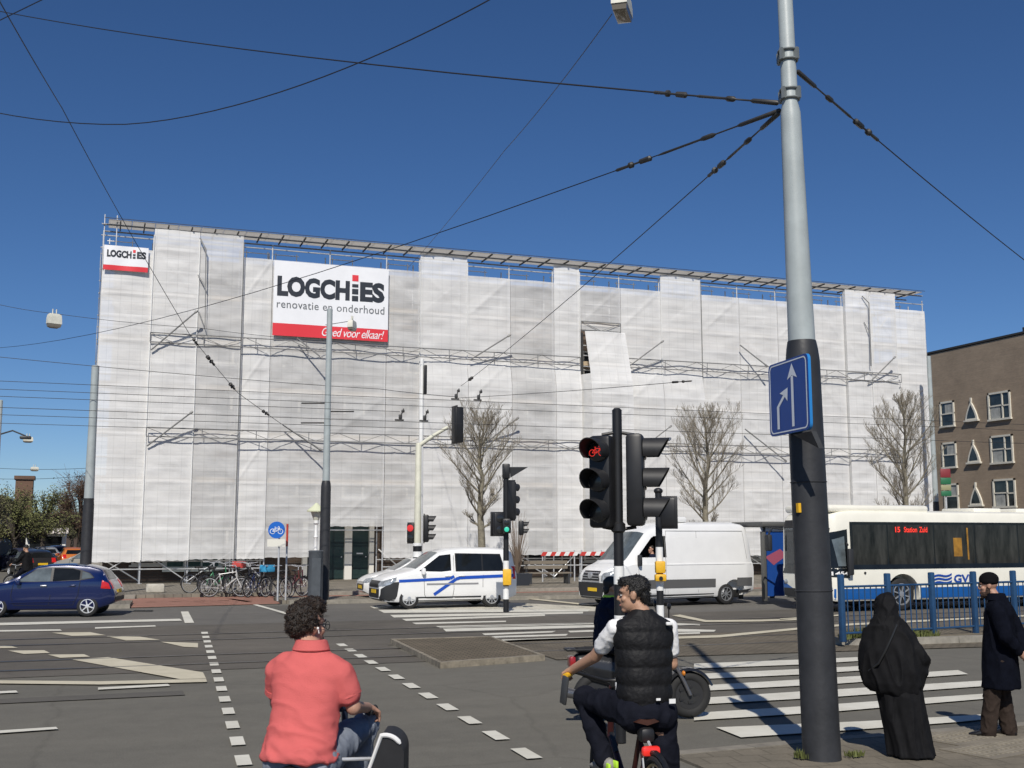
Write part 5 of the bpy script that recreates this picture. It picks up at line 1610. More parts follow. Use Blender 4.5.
# ---------------- second white car, its nose showing in front of the van
def small_car(name, label, cat, loc, rz, scale, paint, spokes=6, rimm=None):
    t = thing(name, label, cat, loc, rz, None, scale)
    L, W = 3.97, 1.70
    top = smooth_curve([(-.2, .5), (0, .64), (.05, .72), (.35, .86), (.95, .98), (1.05, 1.02), (1.72, 1.39), (2.1, 1.45), (2.6, 1.465), (3.2, 1.42), (3.50, 1.34), (3.58, 1.30), (3.80, .98), (3.87, .92), (3.94, .76), (3.97, .6), (4.2, .5)], .05)
    bot = smooth_curve([(0, .34), (.12, .24), (.5, .2), (3.5, .22), (3.85, .34), (3.97, .42)], .06)
    belt = smooth_curve([(0, .60), (.3, .74), (1.0, .92), (3.0, 1.0), (3.97, 1.0)], .1)
    wl_ = smooth_curve([(0, .52), (.1, .66), (.35, .79), (.7, .81), (3.6, .81), (3.97, .70)], .06)
    wb_ = smooth_curve([(0, .55), (.08, .70), (.3, .82), (.8, .85), (3.5, .85), (3.8, .80), (3.97, .72)], .06)
    wt_ = smooth_curve([(0, .5), (.8, .64), (1.7, .60), (3.0, .58), (3.5, .60), (3.97, .62)], .08)
    o = hull_mesh(L, top, bot, belt, wl_, wb_, wt_).build('body', paint, t, w=False)
    sk = Skin(o)
    wx = ((.78, .30), (3.25, .30)); cut_arches(o, wx, .345, W)
    for (x, r) in wx:
        for s_ in (-1, 1): add_wheel(t, x, s_ * .73, .30, .20, rimm, spokes, side=s_)
    for s_, kd in ((-1, 'near'), (1, 'far')):
        b = MB(); sk.patch(b, kd, [(1.22, .97), (1.46, 1.15), (1.79, 1.365), (2.2, 1.395), (2.76, 1.38), (3.03, 1.30), (3.26, 1.22), (3.40, 1.09), (3.0, 1.02)], .004, 30, 8); b.build('window_surround', BLACK, t, w=False)
        b = MB(); sk.patch(b, kd, [(1.28, .99), (1.50, 1.15), (1.80, 1.34), (2.18, 1.37), (2.20, 1.0)], .007, 16, 7); b.build('window', GLASSMID, t, w=False)
        b = MB(); sk.patch(b, kd, [(2.27, 1.0), (2.25, 1.37), (2.75, 1.355), (2.98, 1.29), (3.0, 1.04)], .007, 14, 7); b.build('window', GLASSDK, t, w=False)
        b = MB(); sk.patch(b, kd, [(3.05, 1.06), (3.04, 1.27), (3.24, 1.21), (3.36, 1.10)], .007, 8, 5); b.build('window', GLASSMID, t, w=False)
        strips(sk, kd, [[(1.22, .95), (1.16, .6), (1.25, .34), (2.18, .32), (2.23, .6), (2.23, 1.37)], [(2.2, .32), (2.85, .34), (2.98, .6), (3.03, 1.0)]], .012, SEAM, 'door_gap', t)
        strips(sk, kd, [[(1.15, .42), (2.9, .46)]], .04, paint, 'side_crease', t, .02)
        for hx in (2.04, 2.82):
            p, n = sk.hit(kd, hx, .88); b = MB(); b.rbox(p + n * .022, (.18, .04, .035), .015); b.build('handle', paint if hx > 2.5 else ALLOY, t, w=False)
        mirror_part(t, (1.36, s_ * .80, .98), .15, paint, s_)
        b = MB(); sk.patch(b, 'rear', [(s_ * .48, .78), (s_ * .74, .78), (s_ * .70, 1.02), (s_ * .50, 1.02)], .010, 6, 6); sk.patch(b, kd, [(3.60, .80), (3.86, .78), (3.80, .94), (3.62, 1.02)], .012, 8, 5); b.build('tail_light', REDL, t, w=False)
        b = MB(); sk.patch(b, kd, [(.10, .62), (.16, .76), (.55, .86), (.42, .70)], .010, 10, 5); sk.patch(b, 'front', [(s_ * .45, .60), (s_ * .68, .62), (s_ * .66, .78), (s_ * .50, .74)], .012, 6, 5); b.build('headlight', HEADL, t, w=False)
    b = MB(); sk.patch(b, 'rear', [(-.52, 1.04), (.52, 1.04), (.44, 1.30), (-.44, 1.30)], .008, 12, 6); b.build('rear_window', GLASSDK, t, w=False)
    b = MB(); sk.patch(b, 'rear', [(-.66, .40), (.66, .40), (.66, .54), (-.66, .54)], .008, 12, 4); b.build('lower_bumper', PLASTIC, t, w=False)
    b = MB(); sk.patch(b, 'top', [(1.06, -.62), (1.70, -.52), (1.70, .52), (1.06, .62)], .007, 12, 10); b.build('windscreen', GLASSMID, t, w=False)
    b = MB(); sk.patch(b, 'front', [(-.46, .36), (.46, .36), (.48, .56), (-.48, .56)], .009, 12, 5); b.build('grille', mat('grille_black', (.015, .015, .016)), t, w=False)
    b = MB(); b.box((-.012, 0, .46), (.02, .52, .11)); b.build('number_plate', PLATE, t, w=False)
    b = MB(); p, n = sk.hit('rear', 0, .70); b.box(p + V((.012, 0, 0)), (.015, .52, .11)); b.build('number_plate', PLATE, t, w=False)
    b = MB(); b.rbox((L / 2, 0, .30), (L * .8, 1.3, .22), .05); b.build('underbody', UNDER, t, w=False)
    return t
c = gp(87, 615.0)
blue_car = small_car('hatchback', 'dark blue hatchback with silver wheels driving off to the left', 'car', (c.x - 3.25 * .92 + .22, c.y + .83 * .92 - .15, 0), R(0), .92, CARBLUE, 6, mat('rim_white_silver', (.72, .73, .74), .35, .4))
blue_car.rotation_euler = (0, 0, R(-12)); 
p_ = pd(366, 601, 37.2)
small_car('hatchback', 'white car hidden behind the compact van, only its nose showing', 'car', (p_.x, p_.y + .9, 0), R(0), .95, CARWHITE, 5)

# ---------------- tall white panel van
t = thing('panel_van', 'tall white panel van with black bumper and grey side band', 'van', (0, 0, 0), 0, None, .93)
PV = t
L, W = 5.93, 2.0
top = smooth_curve([(-.2, .8), (0, 1.0), (.05, 1.08), (.20, 1.22), (.62, 1.36), (.72, 1.42), (1.56, 2.32), (1.72, 2.46), (2.2, 2.62), (2.8, 2.68), (5.2, 2.70), (5.6, 2.64), (5.74, 2.50), (5.88, 1.8), (5.93, 1.0), (6.1, .9)], .06)
bot = smooth_curve([(0, .34), (.15, .24), (.5, .22), (5.4, .26), (5.93, .42)], .06)
belt = smooth_curve([(0, .92), (.4, 1.2), (1.0, 1.36), (5.93, 1.36)], .1)
wl_ = smooth_curve([(0, .72), (.1, .84), (.35, .94), (5.6, .95), (5.93, .88)], .05)
wb_ = smooth_curve([(0, .74), (.1, .88), (.4, .97), (5.6, .99), (5.93, .92)], .05)
wt_ = smooth_curve([(0, .7), (.8, .84), (1.7, .80), (2.4, .86), (5.6, .87), (5.93, .84)], .08)
o = hull_mesh(L, top, bot, belt, wl_, wb_, wt_, .06, .05, .14).build('body', CARWHITE, t, w=False)
sk = Skin(o); wx = ((1.02, .34), (5.05 - .35, .34)); cut_arches(o, wx, .42, W)
for (x, r) in wx:
    for s_ in (-1, 1): add_wheel(t, x, s_ * .86, .345, .24, mat('steel_rim', (.28, .29, .30), .45, .5), 8, side=s_)
for s_, kd in ((-1, 'near'), (1, 'far')):
    if kd == 'near':                                    # the driver's window is wound down: a real opening into the cab
        b = MB(); b.slab([V((x, -1.3, z)) for x, z in ((1.12, 1.46), (1.66, 2.04), (1.76, 2.10), (2.16, 2.10), (2.16, 1.46))], (0, 1.25, 0))
        c_ = b.build('cutter', BLACK, None, smooth=False)
        md = o.modifiers.new('c', 'BOOLEAN'); md.operation = 'DIFFERENCE'; md.solver = 'EXACT'; md.material_mode = 'TRANSFER'; md.object = c_
        nm = bpy.data.meshes.new_from_object(o.evaluated_get(bpy.context.evaluated_depsgraph_get()))
        o.modifiers.clear(); old = o.data; o.data = nm; bpy.data.meshes.remove(old)
        cm_ = c_.data; bpy.data.objects.remove(c_); bpy.data.meshes.remove(cm_)
        o.data.shade_smooth(); o.data.set_sharp_from_angle(angle=R(32))
    b = MB(); kd != 'near' and sk.patch(b, kd, [(1.02, 1.40), (1.12, 1.52), (1.62, 2.06), (1.74, 2.12), (2.18, 2.12), (2.18, 1.42)], .008, 18, 8); b.v and b.build('window', GLASSDK, t, w=False)
    strips(sk, kd, [[(1.18, 1.36), (1.22, .9), (1.42, .7), (1.5, .42), (2.22, .40), (2.28, 1.3), (2.27, 2.3)], [(2.34, .42), (2.34, 2.42)], [(3.56, .42), (3.56, 2.44)], [(2.34, 2.42), (5.5, 2.42), (5.62, 1.5)]], .014, mat('seam_grey', (.32, .32, .31), .7), 'panel_seam', t)
    strips(sk, kd, [[(2.3, 1.34), (5.8, 1.34)], [(2.32, 2.44), (5.5, 2.44)]], .03, CARWHITE, 'swage_line', t, .015)
    strips(sk, kd, [[(1.46, .72), (4.26, .72)], [(5.16, .74), (5.84, .74)]], .27, mat('side_band_grey', (.10, .10, .10), .6), 'side_band', t, .016)
    strips(sk, kd, [[(1.5, .33), (4.2, .33)], [(5.2, .4), (5.8, .45)]], .1, PLASTIC, 'sill', t, .009)
    b = MB()
    sk.patch(b, kd, [(.02, .30), (.03, .80), (.30, .78), (.52, .74), (.56, .42), (.5, .25)], .008, 14, 8)
    b.build('bumper_corner', PLASTIC, t, w=False)
    b = MB(); sk.patch(b, kd, [(.06, .84), (.08, 1.0), (.40, 1.22), (.62, 1.28), (.60, 1.1), (.30, .86)], .014, 12, 6)
    sk.patch(b, 'front', [(s_ * .62, .84), (s_ * .86, .86), (s_ * .86, 1.16), (s_ * .66, 1.06)], .014, 8, 6); b.build('headlight', HEADL, t, w=False)
    mirror_part(t, (1.20, s_ * .94, 1.48), .36, PLASTIC, s_)
    b = MB(); sk.patch(b, 'rear', [(s_ * .74, .9), (s_ * .86, .9), (s_ * .84, 1.6), (s_ * .74, 1.6)], .01, 3, 6); b.build('tail_light', REDL, t, w=False)
    p, n = sk.hit(kd, 2.12, 1.16); b = MB(); b.rbox(p + n * .03, (.22, .05, .05), .02); b.build('handle', PLASTIC, t, w=False)
b = MB(); sk.patch(b, 'front', [(-.86, .28), (.86, .28), (.86, .78), (-.86, .78)], .01, 16, 8); b.build('bumper', PLASTIC, t, w=False)
b = MB(); sk.patch(b, 'front', [(-.52, .84), (.52, .84), (.46, 1.14), (-.46, 1.14)], .018, 12, 6); g_ = b.build('grille', mat('grille_black', (.015, .015, .016)), t, w=False)
b = MB()
for zz in (.90, .98, 1.06): sk.patch(b, 'front', [(-.48, zz), (.48, zz), (.48, zz + .025), (-.48, zz + .025)], .03, 10, 1)
sk.patch(b, 'front', [(-.55, .80), (.55, .80), (.55, .84), (-.55, .84)], .024, 10, 1)
b.build('grille_bars', ALLOY, g_, w=False)
b = MB(); b.lathe((-.005, 0, 1.0), (-1, 0, 0), [(-.02, .11), (.05, .11), (.055, .09), (.05, .03)], 20); b.build('round_badge', ALLOY, g_, w=False)
b = MB(); sk.patch(b, 'top', [(.76, -.78), (1.60, -.70), (1.60, .70), (.76, .78)], .008, 14, 12); b.build('windscreen', GLASSMID, t, w=False)
b = MB(); b.box((-.015, -.1, .56), (.02, .52, .11)); b.build('number_plate', PLATE, t, w=False)
b = MB(); b.rbox((3.0, -.3, 2.80), (.75, .7, .18), .06); b.build('roof_unit', WHITEP, t, w=False)
b = MB(); b.rbox((L / 2, 0, .34), (L * .84, 1.5, .26), .05); b.build('underbody', UNDER, t, w=False)
c = gp(602, 609.0); place(t, (c.x - 1.02 * .93 + 1.05, c.y + 1.0, 0), R(8), .93)
# the driver at the open side window
PVM = Matrix.Translation(V(t.location)) @ Matrix.Rotation(R(8), 4, 'Z') @ Matrix.Scale(.93, 4)

# ---------------- bus
t = thing('city_bus', 'white and blue city bus with dark windows behind the blue railing', 'bus', (0, 0, 0), 0, None, 1.0)
L, W, H = 12.0, 2.5, 2.88
top = smooth_curve([(-.2, 2.2), (0, 2.5), (.06, 2.66), (.2, 2.78), (.5, 2.86), (1.0, H), (11.7, H), (11.95, 2.8), (12, 2.6), (12.2, 2.4)], .04)
bot = smooth_curve([(0, .36), (.2, .30), (11.8, .30), (12, .36)], .05)
belt = smooth_curve([(0, 1.25), (12, 1.25)], .1)
wl_ = smooth_curve([(0, 1.0), (.08, 1.12), (.25, 1.22), (11.8, 1.22), (12, 1.14)], .03)
wb_ = smooth_curve([(0, 1.02), (.08, 1.15), (.25, 1.25), (11.8, 1.25), (12, 1.16)], .03)
wt_ = smooth_curve([(0, .95), (.3, 1.16), (.8, 1.2), (11.8, 1.2), (12, 1.1)], .05)
o = hull_mesh(L, top, bot, belt, wl_, wb_, wt_, .08, .04, .12).build('body', BUSWHITE, t, w=False)
sk = Skin(o); wx = ((2.55, .46), (8.6, .46)); cut_arches(o, wx, .60, W, .45)
for (x, r) in wx:
    for s_ in (-1, 1): add_wheel(t, x, s_ * 1.02, .47, .30, mat('bus_rim', (.40, .41, .42), .4, .6), 8, side=s_)
for kd in ('near', 'far'):
    b = MB()
    for (xa, xb) in ((.04, 1.90), (3.20, 7.95), (9.25, 11.96)): sk.patch(b, kd, [(xa, .36), (xa, .66), (xb, .66), (xb, .36)], .007, 12, 5)
    b.build('blue_skirt', BUSBLUE, t, w=False)
    b = MB(); sk.patch(b, kd, [(.75, 1.20), (.75, 2.56), (11.8, 2.56), (11.8, 1.20)], .007, 40, 8); gl = b.build('window_band', GLASSDK, t, w=False)
    for (xa, xb) in ((.84, 2.05), (2.10, 3.75), (3.80, 5.30), (5.35, 7.0), (7.05, 8.7), (8.75, 10.2), (10.25, 11.7)):
        b = MB(); sk.patch(b, kd, [(xa, 1.27), (xa, 2.48), (xb, 2.48), (xb, 1.27)], .011, 10, 4); b.build('window', mat('bus_glass', (.009, .010, .011), .05, spec=.3, var=.5, vscale=1.6, col2=(.03, .03, .028), stretch=(2.2, 1, .5)), t, w=False)
    b = MB(); sk.patch(b, kd, [(.04, 1.0), (.10, 2.25), (.66, 2.35), (.66, .96)], .009, 10, 8); b.build('cab_window', GLASSDK, t, w=False)
    b = MB(); sk.patch(b, kd, [(.30, 1.30), (.18, 2.05), (.55, 2.15), (.57, 1.3)], .013, 6, 6); b.build('cab_pane', GLASSMID, t, w=False)
b = MB(); sk.patch(b, 'front', [(-1.04, 1.05), (1.04, 1.05), (1.04, 2.36), (-1.04, 2.36)], .008, 16, 10); b.build('windscreen', mat('bus_screen', (.03, .035, .038), .06, spec=.5, var=.5, vscale=1.5), t, w=False)
b = MB(); sk.patch(b, 'front', [(-.98, 2.38), (.98, 2.38), (.92, 2.62), (-.92, 2.62)], .010, 16, 4); b.build('destination_box', BLACK, t, w=False)
b = MB(); sk.patch(b, 'front', [(-1.0, .36), (1.0, .36), (1.0, .62), (-1.0, .62)], .010, 16, 4); b.build('bumper', PLASTIC, t, w=False)
for s_ in (-1, 1):
    b = MB(); sk.patch(b, 'front', [(s_ * 1.02, .62), (s_ * .55, .62), (s_ * .80, .72), (s_ * 1.02, .85)], .010, 10, 6); sk.patch(b, 'near' if s_ < 0 else 'far', [(.02, .36), (.03, .8), (.12, .68), (.12, .36)], .012, 6, 8); b.build('blue_corner', BUSBLUE, t, w=False)
    b = MB(); b.ell((.02, s_ * .9, .80), (.06, .10, .09), None, 10, 7); b.build('headlight', HEADL, t, w=False)
# mirrors on arms
for s_ in (-1, 1):
    b = MB(); b.tube([(.12, s_ * 1.1, 2.36), (-.18, s_ * 1.28, 2.40), (-.26, s_ * 1.36, 2.2)], .028, 6); b.rbox((-.26, s_ * 1.38, 1.95), (.16, .24, .5), .05); b.build('mirror', PLASTIC, t, w=False)
b = MB(); b.tube([(.6, -1.24, 1.95), (.5, -1.42, 1.9)], .03, 6); b.rbox((.62, -1.36, 1.42), (.18, .12, .75), .04); b.build('side_mirror', PLASTIC, t, w=False)
b = MB(); b.rbox((1.95, 0, H + .07), (3.6, 2.2, .22), .09); b.build('roof_pod', BUSWHITE, t, w=False)
for k in range(2):
    b = MB(); b.rbox((6.4 + 1.7 * k, 0, H + .06), (1.1, 1.4, .14), .04); b.build('roof_hatch', BUSWHITE, t, w=False)
def bus_side(a, c, off=.02):
    p, n = sk.hit('near', a, c); return p + n * off
LOGOB = mat('logo_blue', (.008, .06, .34), .4)
b = MB()
for k in range(3):
    pts0 = []; 
    for i in range(9):
        a = i / 8; pts0.append((3.62 + .72 * a, 1.02 - .10 * k - .035 * (1 - 2 * a) * 1.2 + .035 * math.sin(a * 6.28)))
    for (p, q) in zip(pts0[:-1], pts0[1:]): b.add([bus_side(p[0], p[1]), bus_side(q[0], q[1]), bus_side(q[0], q[1] - .055), bus_side(p[0], p[1] - .055)], [(0, 1, 2, 3)])
b.build('wave_logo', LOGOB, t, w=False)
b = MB(); put_text(b, 'GVB', bus_side, (4.42, .78, 5.22, 1.02), bold=.03); b.build('lettering', LOGOB, t, w=False)
b = MB(); put_text(b, '1454', lambda a, c: bus_side(a, c, .022), (.10, 1.04, .62, 1.15), bold=.03); b.build('fleet_number', WHITEP, t, w=False)
b = MB(); put_text(b, '15', lambda a, c: bus_side(a, c, .024), (2.36, 2.26, 2.54, 2.42), bold=.03); put_text(b, 'Station', lambda a, c: bus_side(a, c, .024), (2.68, 2.26, 3.16, 2.42), bold=.02); put_text(b, 'Zuid', lambda a, c: bus_side(a, c, .024), (3.24, 2.26, 3.54, 2.42), bold=.02); b.build('led_display', REDLED, t, w=False)
b = MB(); sk.patch(b, 'near', [(4.50, 1.55), (4.50, 2.1), (4.82, 2.1), (4.82, 1.55)], .016, 4, 6); b.build('yellow_panel', mat('yellow_inside', (.30, .15, .02), .6, var=.35, vscale=4), t, w=False)
b = MB(); sk.patch(b, 'near', [(5.02, 1.45), (5.02, 2.4), (5.08, 2.4), (5.08, 1.45)], .016, 2, 6); b.build('yellow_pole', mat('yellow_inside', (.42, .22, .02)), t, w=False)
b = MB(); p = bus_side(1.2, 1.1, .01); b.lathe(p, (0, -1, 0), [(0, .04), (.015, .035)], 10); b.build('side_marker', PLASTIC, t, w=False)
b = MB(); b.rbox((L / 2, 0, .36), (L * .9, 1.9, .3), .05); b.build('underbody', UNDER, t, w=False)
c = gp(831, 613); place(t, (c.x, c.y + 1.22, 0), R(1.5), .975)
# ================================================================== trees, far buildings, side street
BARK = mat('bark_plane', (.21, .19, .14), .9, var=.35, vscale=6, bump=.4, bscale=20)
TWIG = mat('twigs_pale', (.24, .21, .16), .9, var=.2, vscale=4)
def bare_tree(label, base, H, trunk_h, crown_w, px_bias=0, seed=1, r0=.16, dens=1.0, spread=.55):
    rnd = random.Random(seed)
    t = thing('bare_tree', label, 'tree', base, 0, 'bare plane trees along the pavement')
    x, y, z = base
    tr = MB(); cr = MB()
    lead = [V((x, y, z)), V((x + .05, y, z + trunk_h * .5)), V((x + .0, y, z + trunk_h))]
    n = 7
    for i in range(1, n + 1):
        lead.append(V((x + rnd.uniform(-.1, .1), y + rnd.uniform(-.1, .1), z + trunk_h + (H * .93 - trunk_h) * i / n)))
    rad = [r0 * 1.25, r0, r0 * .88] + [r0 * .8 * (1 - i / (n + .3)) + .012 for i in range(1, n + 1)]
    tr.tube(lead, rad, 10)
    def envelope(hh):       # half width of the crown at relative height 0..1
        return crown_w * (.30 + .70 * math.sin(min(1, (hh + .02) / .40) * math.pi / 2)) * (1 if hh < .42 else max(.08, 1 - ((hh - .42) / .60) ** 1.6))
    def grow(p, d, L, r, lvl):
        pts = [p]; rr = [r]; k = 4 if lvl < 2 else 3
        dd = d.copy()
        for i in range(k):
            dd = (dd + V((rnd.uniform(-.16, .16), rnd.uniform(-.16, .16), .10 + .05 * lvl))).normalized()
            pts.append(pts[-1] + dd * L / k); rr.append(max(.0024, r * (1 - .8 * (i + 1) / k)))
        (tr if lvl == 0 and r > .03 else cr).tube(pts, rr, 6 if lvl == 0 else (4 if lvl == 1 else 3), cap=False)
        if lvl >= 3: return
        nb = int((9, 8, 6)[lvl] * dens)
        for q in range(nb):
            f = .22 + .78 * (q + rnd.random() * .8) / nb
            i = min(k - 1, int(f * k)); pp = pts[i].lerp(pts[i + 1], f * k - i)
            base_d = (pts[i + 1] - pts[i]).normalized()
            ax = V((rnd.gauss(0, 1), rnd.gauss(0, 1), rnd.gauss(0, .4)))
            side = (ax - base_d * ax.dot(base_d)).normalized()
            nd = (base_d * rnd.uniform(.65, 1.0) + side * rnd.uniform(.5, .95) + V((0, 0, .15))).normalized()
            grow(pp, nd, L * rnd.uniform(.34, .55) * (1.1 - .45 * f), max(.0042, rr[i] * .46), lvl + 1)
    nb = int(26 * dens)
    for i in range(nb):
        hh = (i + rnd.random() * .7) / nb
        zz = trunk_h * .93 + (H * .90 - trunk_h) * hh
        f = (zz - trunk_h) / (H * .93 - trunk_h) * n
        j = max(0, min(n - 1, int(f)))
        p = lead[2 + j].lerp(lead[3 + j], max(0, f - j))
        a = i * 2.399 + rnd.uniform(-.4, .4)
        W_ = envelope(hh) * rnd.uniform(.85, 1.1)
        up = spread + .95 * hh
        d = V((math.cos(a), math.sin(a), up)).normalized()
        L = W_ / max(.3, math.sqrt(1 - d.z ** 2)) * 1.02
        grow(p, d, L, r0 * .30 * (1 - .6 * hh) + .007, 0)
    tr.build('trunk', BARK, t, angle=180)
    cr.build('crown', TWIG, t, angle=180)
    return t
def tree_at(label, pxb, pyt, D, pw, trunk_frac, seed, **k):
    b0 = pd(pxb, 580, D); top_ = pd(pxb, pyt, D).z - .12
    bare_tree(label, (b0.x, b0.y, .12), top_, top_ * trunk_frac, pw / FPX * D, seed=seed, **k)
tree_at('bare plane tree standing behind the white compact van', 481, 399, 46, 42, .30, 3, r0=.16, dens=1.1)
tree_at('bare plane tree rising behind the tall white panel van', 709, 395, 48.5, 41, .24, 8, r0=.16, dens=1.1)
tree_at('bare plane tree at the right end of the netting beside the brick block', 910, 378, 48.5, 40, .16, 13, r0=.17, dens=1.15)

def leafy(label, c, H, W, colr, seed, bare=False, group='budding trees along the side street', n=3600, name='budding_tree'):
    rnd = random.Random(seed)
    t = thing(name, label, 'tree', c, 0, group)
    x, y, z = c; tr = MB(); lf = MB()
    th = H * .28
    tr.tube([(x, y, z), (x + .1, y, z + th), (x, y, z + H * .6)], [.22, .17, .06], 8)
    ends = []
    for i in range(26):
        a = i * 2.4; hh = rnd.uniform(.25, .97)
        ww = W * (.35 + .65 * math.sin(math.pi * min(.95, hh))) * rnd.uniform(.6, 1.0)
        p = V((x, y, z + th + (H * .55 - th) * hh * .6)); q = V((x + math.cos(a) * ww, y + math.sin(a) * ww, z + H * (.25 + .75 * hh)))
        m_ = p.lerp(q, .5) + V((0, 0, .4)); tr.tube([p, m_, q], [.07, .04, .012], 5, cap=False)
        for k in range(10):
            e = q + V((rnd.gauss(0, .14), rnd.gauss(0, .14), rnd.gauss(0, .1))) * W
            s_ = p.lerp(q, rnd.uniform(.4, .9)); (lf if bare else tr).tube([s_, e], [.02, .008], 3, cap=False)
            ends.append((s_, e))
    if bare:
        for (s_, e) in ends * 3:
            for k in range(3):
                p = s_.lerp(e, rnd.uniform(.3, 1)); q = p + V((rnd.gauss(0, .5), rnd.gauss(0, .5), rnd.gauss(.25, .4)))
                lf.tube([p, q], [.012, .006], 3, cap=False)
    for i in range(n):
        s_, e = rnd.choice(ends); p = s_.lerp(e, rnd.uniform(.25, 1.12)) + V((rnd.gauss(0, .22), rnd.gauss(0, .22), rnd.gauss(0, .2)))
        sz = rnd.uniform(.04, .10)
        a = V((rnd.gauss(0, 1), rnd.gauss(0, 1), rnd.gauss(0, 1))).normalized(); b_ = a.orthogonal().normalized()
        lf.add([p, p + a * sz + b_ * sz * .5, p + a * sz * 2, p + a * sz - b_ * sz * .5], [(0, 1, 2, 3)])
    tr.build('trunk', mat('bark_dark', (.06, .05, .04), .9, var=.3, vscale=5), t, angle=180)
    lf.build('crown', colr, t, smooth=False)
GREEN1 = mat('bud_green', (.125, .135, .045), .8, var=.35, vscale=.9)
GREEN2 = mat('bud_olive', (.11, .105, .05), .8, var=.35, vscale=.9)
BROWN1 = mat('bud_brown', (.12, .075, .05), .9, var=.3, vscale=1)
def leaf_at(label, px, pyt, D, pw, m, seed, **k):
    b0 = pd(px, 570, D); b0.z = 0
    leafy(label, tuple(b0), pd(px, pyt, D).z, pw / FPX * D, m, seed, **k)
leaf_at('budding tree at the left edge of the picture, the greenest crown', 12, 488, 72, 34, GREEN1, 21)
leaf_at('budding tree in front of the brick chimney over the side street', 40, 490, 80, 30, GREEN1, 22)
leaf_at('smaller budding tree further back between chimney and brown tree', 57, 503, 105, 22, GREEN2, 23)
leaf_at('olive budding tree beyond the left picture edge', -28, 488, 66, 36, GREEN2, 24)
leaf_at('bare brownish tree right behind the left tram mast', 77, 474, 88, 26, BROWN1, 25, bare=True, n=1800, name='bare_tree', group=None)
leaf_at('low dark tree at the far end of the side street', 70, 515, 140, 26, GREEN2, 26)

# ---- brown brick block on the right (its front runs away from the camera)
UB = 57.7
BRK = brickwall('block_brick', (0.355, 0.262, 0.185), (0.30, 0.22, 0.155), (0.30, 0.26, 0.2), 'y')
pA = pu(927, 356, UB); pB = pu(1024, 333, UB)
ZR = (pA.z + pB.z) / 2
blk = thing('brick_block', 'brown brick apartment block with small pointed windows at the right edge', 'building', (UB, 62, 0))
b = MB(); y0, y1 = 42.0, 74.0
b.box((UB + 6, (y0 + y1) / 2, ZR / 2), (12, y1 - y0, ZR)); b.build('wall', BRK, blk)
b = MB(); b.box((UB + 6, (y0 + y1) / 2, ZR + .12), (12.12, y1 - y0 + .2, .14)); b.box((UB + 2, pu(1010, 335, UB).y, ZR + .5), (.8, 1.0, .7)); b.build('roof', mat('roof_dark', (.03, .03, .03), .8), blk)
FR = mat('frame_cream', (.66, .63, .54), .55, var=.08, vscale=5)
PANE = mat('flat_pane', (.03, .038, .04), .05, spec=.6, var=.6, vscale=1.2)
CURT = mat('curtain_pale', (.35, .36, .34), .8, var=.25, vscale=3)
def yz(px, py): p = pu(px, py, UB); return p.y, p.z
def block_window(ya, yb_, za, zb_, style):
    yc, zc, w, h = (ya + yb_) / 2, (za + zb_) / 2, abs(yb_ - ya), abs(zb_ - za)
    b = MB(); fw = .13
    b.box((UB - .02, yc, zc + h / 2 - fw / 2), (.14, w, fw)); b.box((UB - .05, yc, zc - h / 2 + fw / 2), (.22, w + .1, fw))
    for s_ in (-1, 1): b.box((UB - .02, yc + s_ * (w / 2 - fw / 2), zc), (.14, fw, h))
    lo = min(ya, yb_)
    if style == 'wide':
        b.box((UB - .02, lo + w * .36, zc), (.12, .10, h)); b.box((UB - .03, lo + w * .66, zc + h * .02), (.10, w * .6, .09)); b.box((UB - .03, lo + w * .18, zc + .0), (.10, w * .34, .09))
    else:
        b.box((UB - .02, yc, zc + h * .02), (.12, w, .09))
    f = b.build('window', FR, blk)
    b = MB(); b.box((UB - .005, yc, zc), (.03, w - .1, h - .1)); b.build('pane', PANE, f)
    b = MB()
    if style == 'wide': b.box((UB - .025, lo + w * .70, zc - h * .22), (.02, w * .42, h * .42))
    else: b.box((UB - .025, yc - w * .1, zc + h * .22), (.02, w * .5, h * .35))
    b.build('curtain', CURT, f)
def gothic(yc, z0, z1, hw):
    f = MB(); out = []; inn = []
    n = 8
    for k in range(n + 1):
        t = k / n; wdt = hw * (1 - t ** 1.5); out.append((wdt, z0 + (z1 - z0) * t))
    pts = [(-w_, z) for w_, z in out] + [(w_, z) for w_, z in reversed(out[:-1])]
    cz = z0 + (z1 - z0) * .36
    f.slab([V((UB - .12, yc + a, z)) for a, z in pts], (.14, 0, 0))
    f.box((UB - .06, yc, z1 + .12), (.1, .12, .3)); f.box((UB - .08, yc, z0 - .04), (.24, hw * 2.3, .12))
    o = f.build('window', FR, blk)
    g = MB(); g.slab([V((UB - .13, yc + a * .68, cz + (z - cz) * .72)) for a, z in pts], (.005, 0, 0)); g.build('pane', PANE, o)
rows = [(414, 407, 405), (455, 452, 450), (497, 496, 494.5)]
yl0, zt0 = yz(940, 402); yl1, zb0 = yz(955.5, 427)
w0, _ = yz(988, 393); w1, _ = yz(1012, 420)
zs = [pu(947, 414.5, UB).z, pu(947, 455.5, UB).z, pu(947, 497, UB).z]
sp_ = (zs[0] - zs[2]) / 2
for k in range(-1, 4):
    zc = zs[0] - sp_ * k
    if k == -1: continue
    block_window(yl0, yl1, zc - .95, zc + .95, 'tall')
    yg, zg = yz(972, 410)
    gothic(yg, zc - .66, zc + .66, .60)
    block_window(w0, w1, zc - .92, zc + 1.05, 'wide')
    block_window(w0 - 8.5, w1 - 8.5, zc - .92, zc + 1.05, 'wide')
b = MB(); yd, _ = yz(931, 400); b.cyl((UB - .1, yd, 8), (UB - .1, yd, ZR - 1.5), .07, 8); b.build('downpipe', GALV, blk)
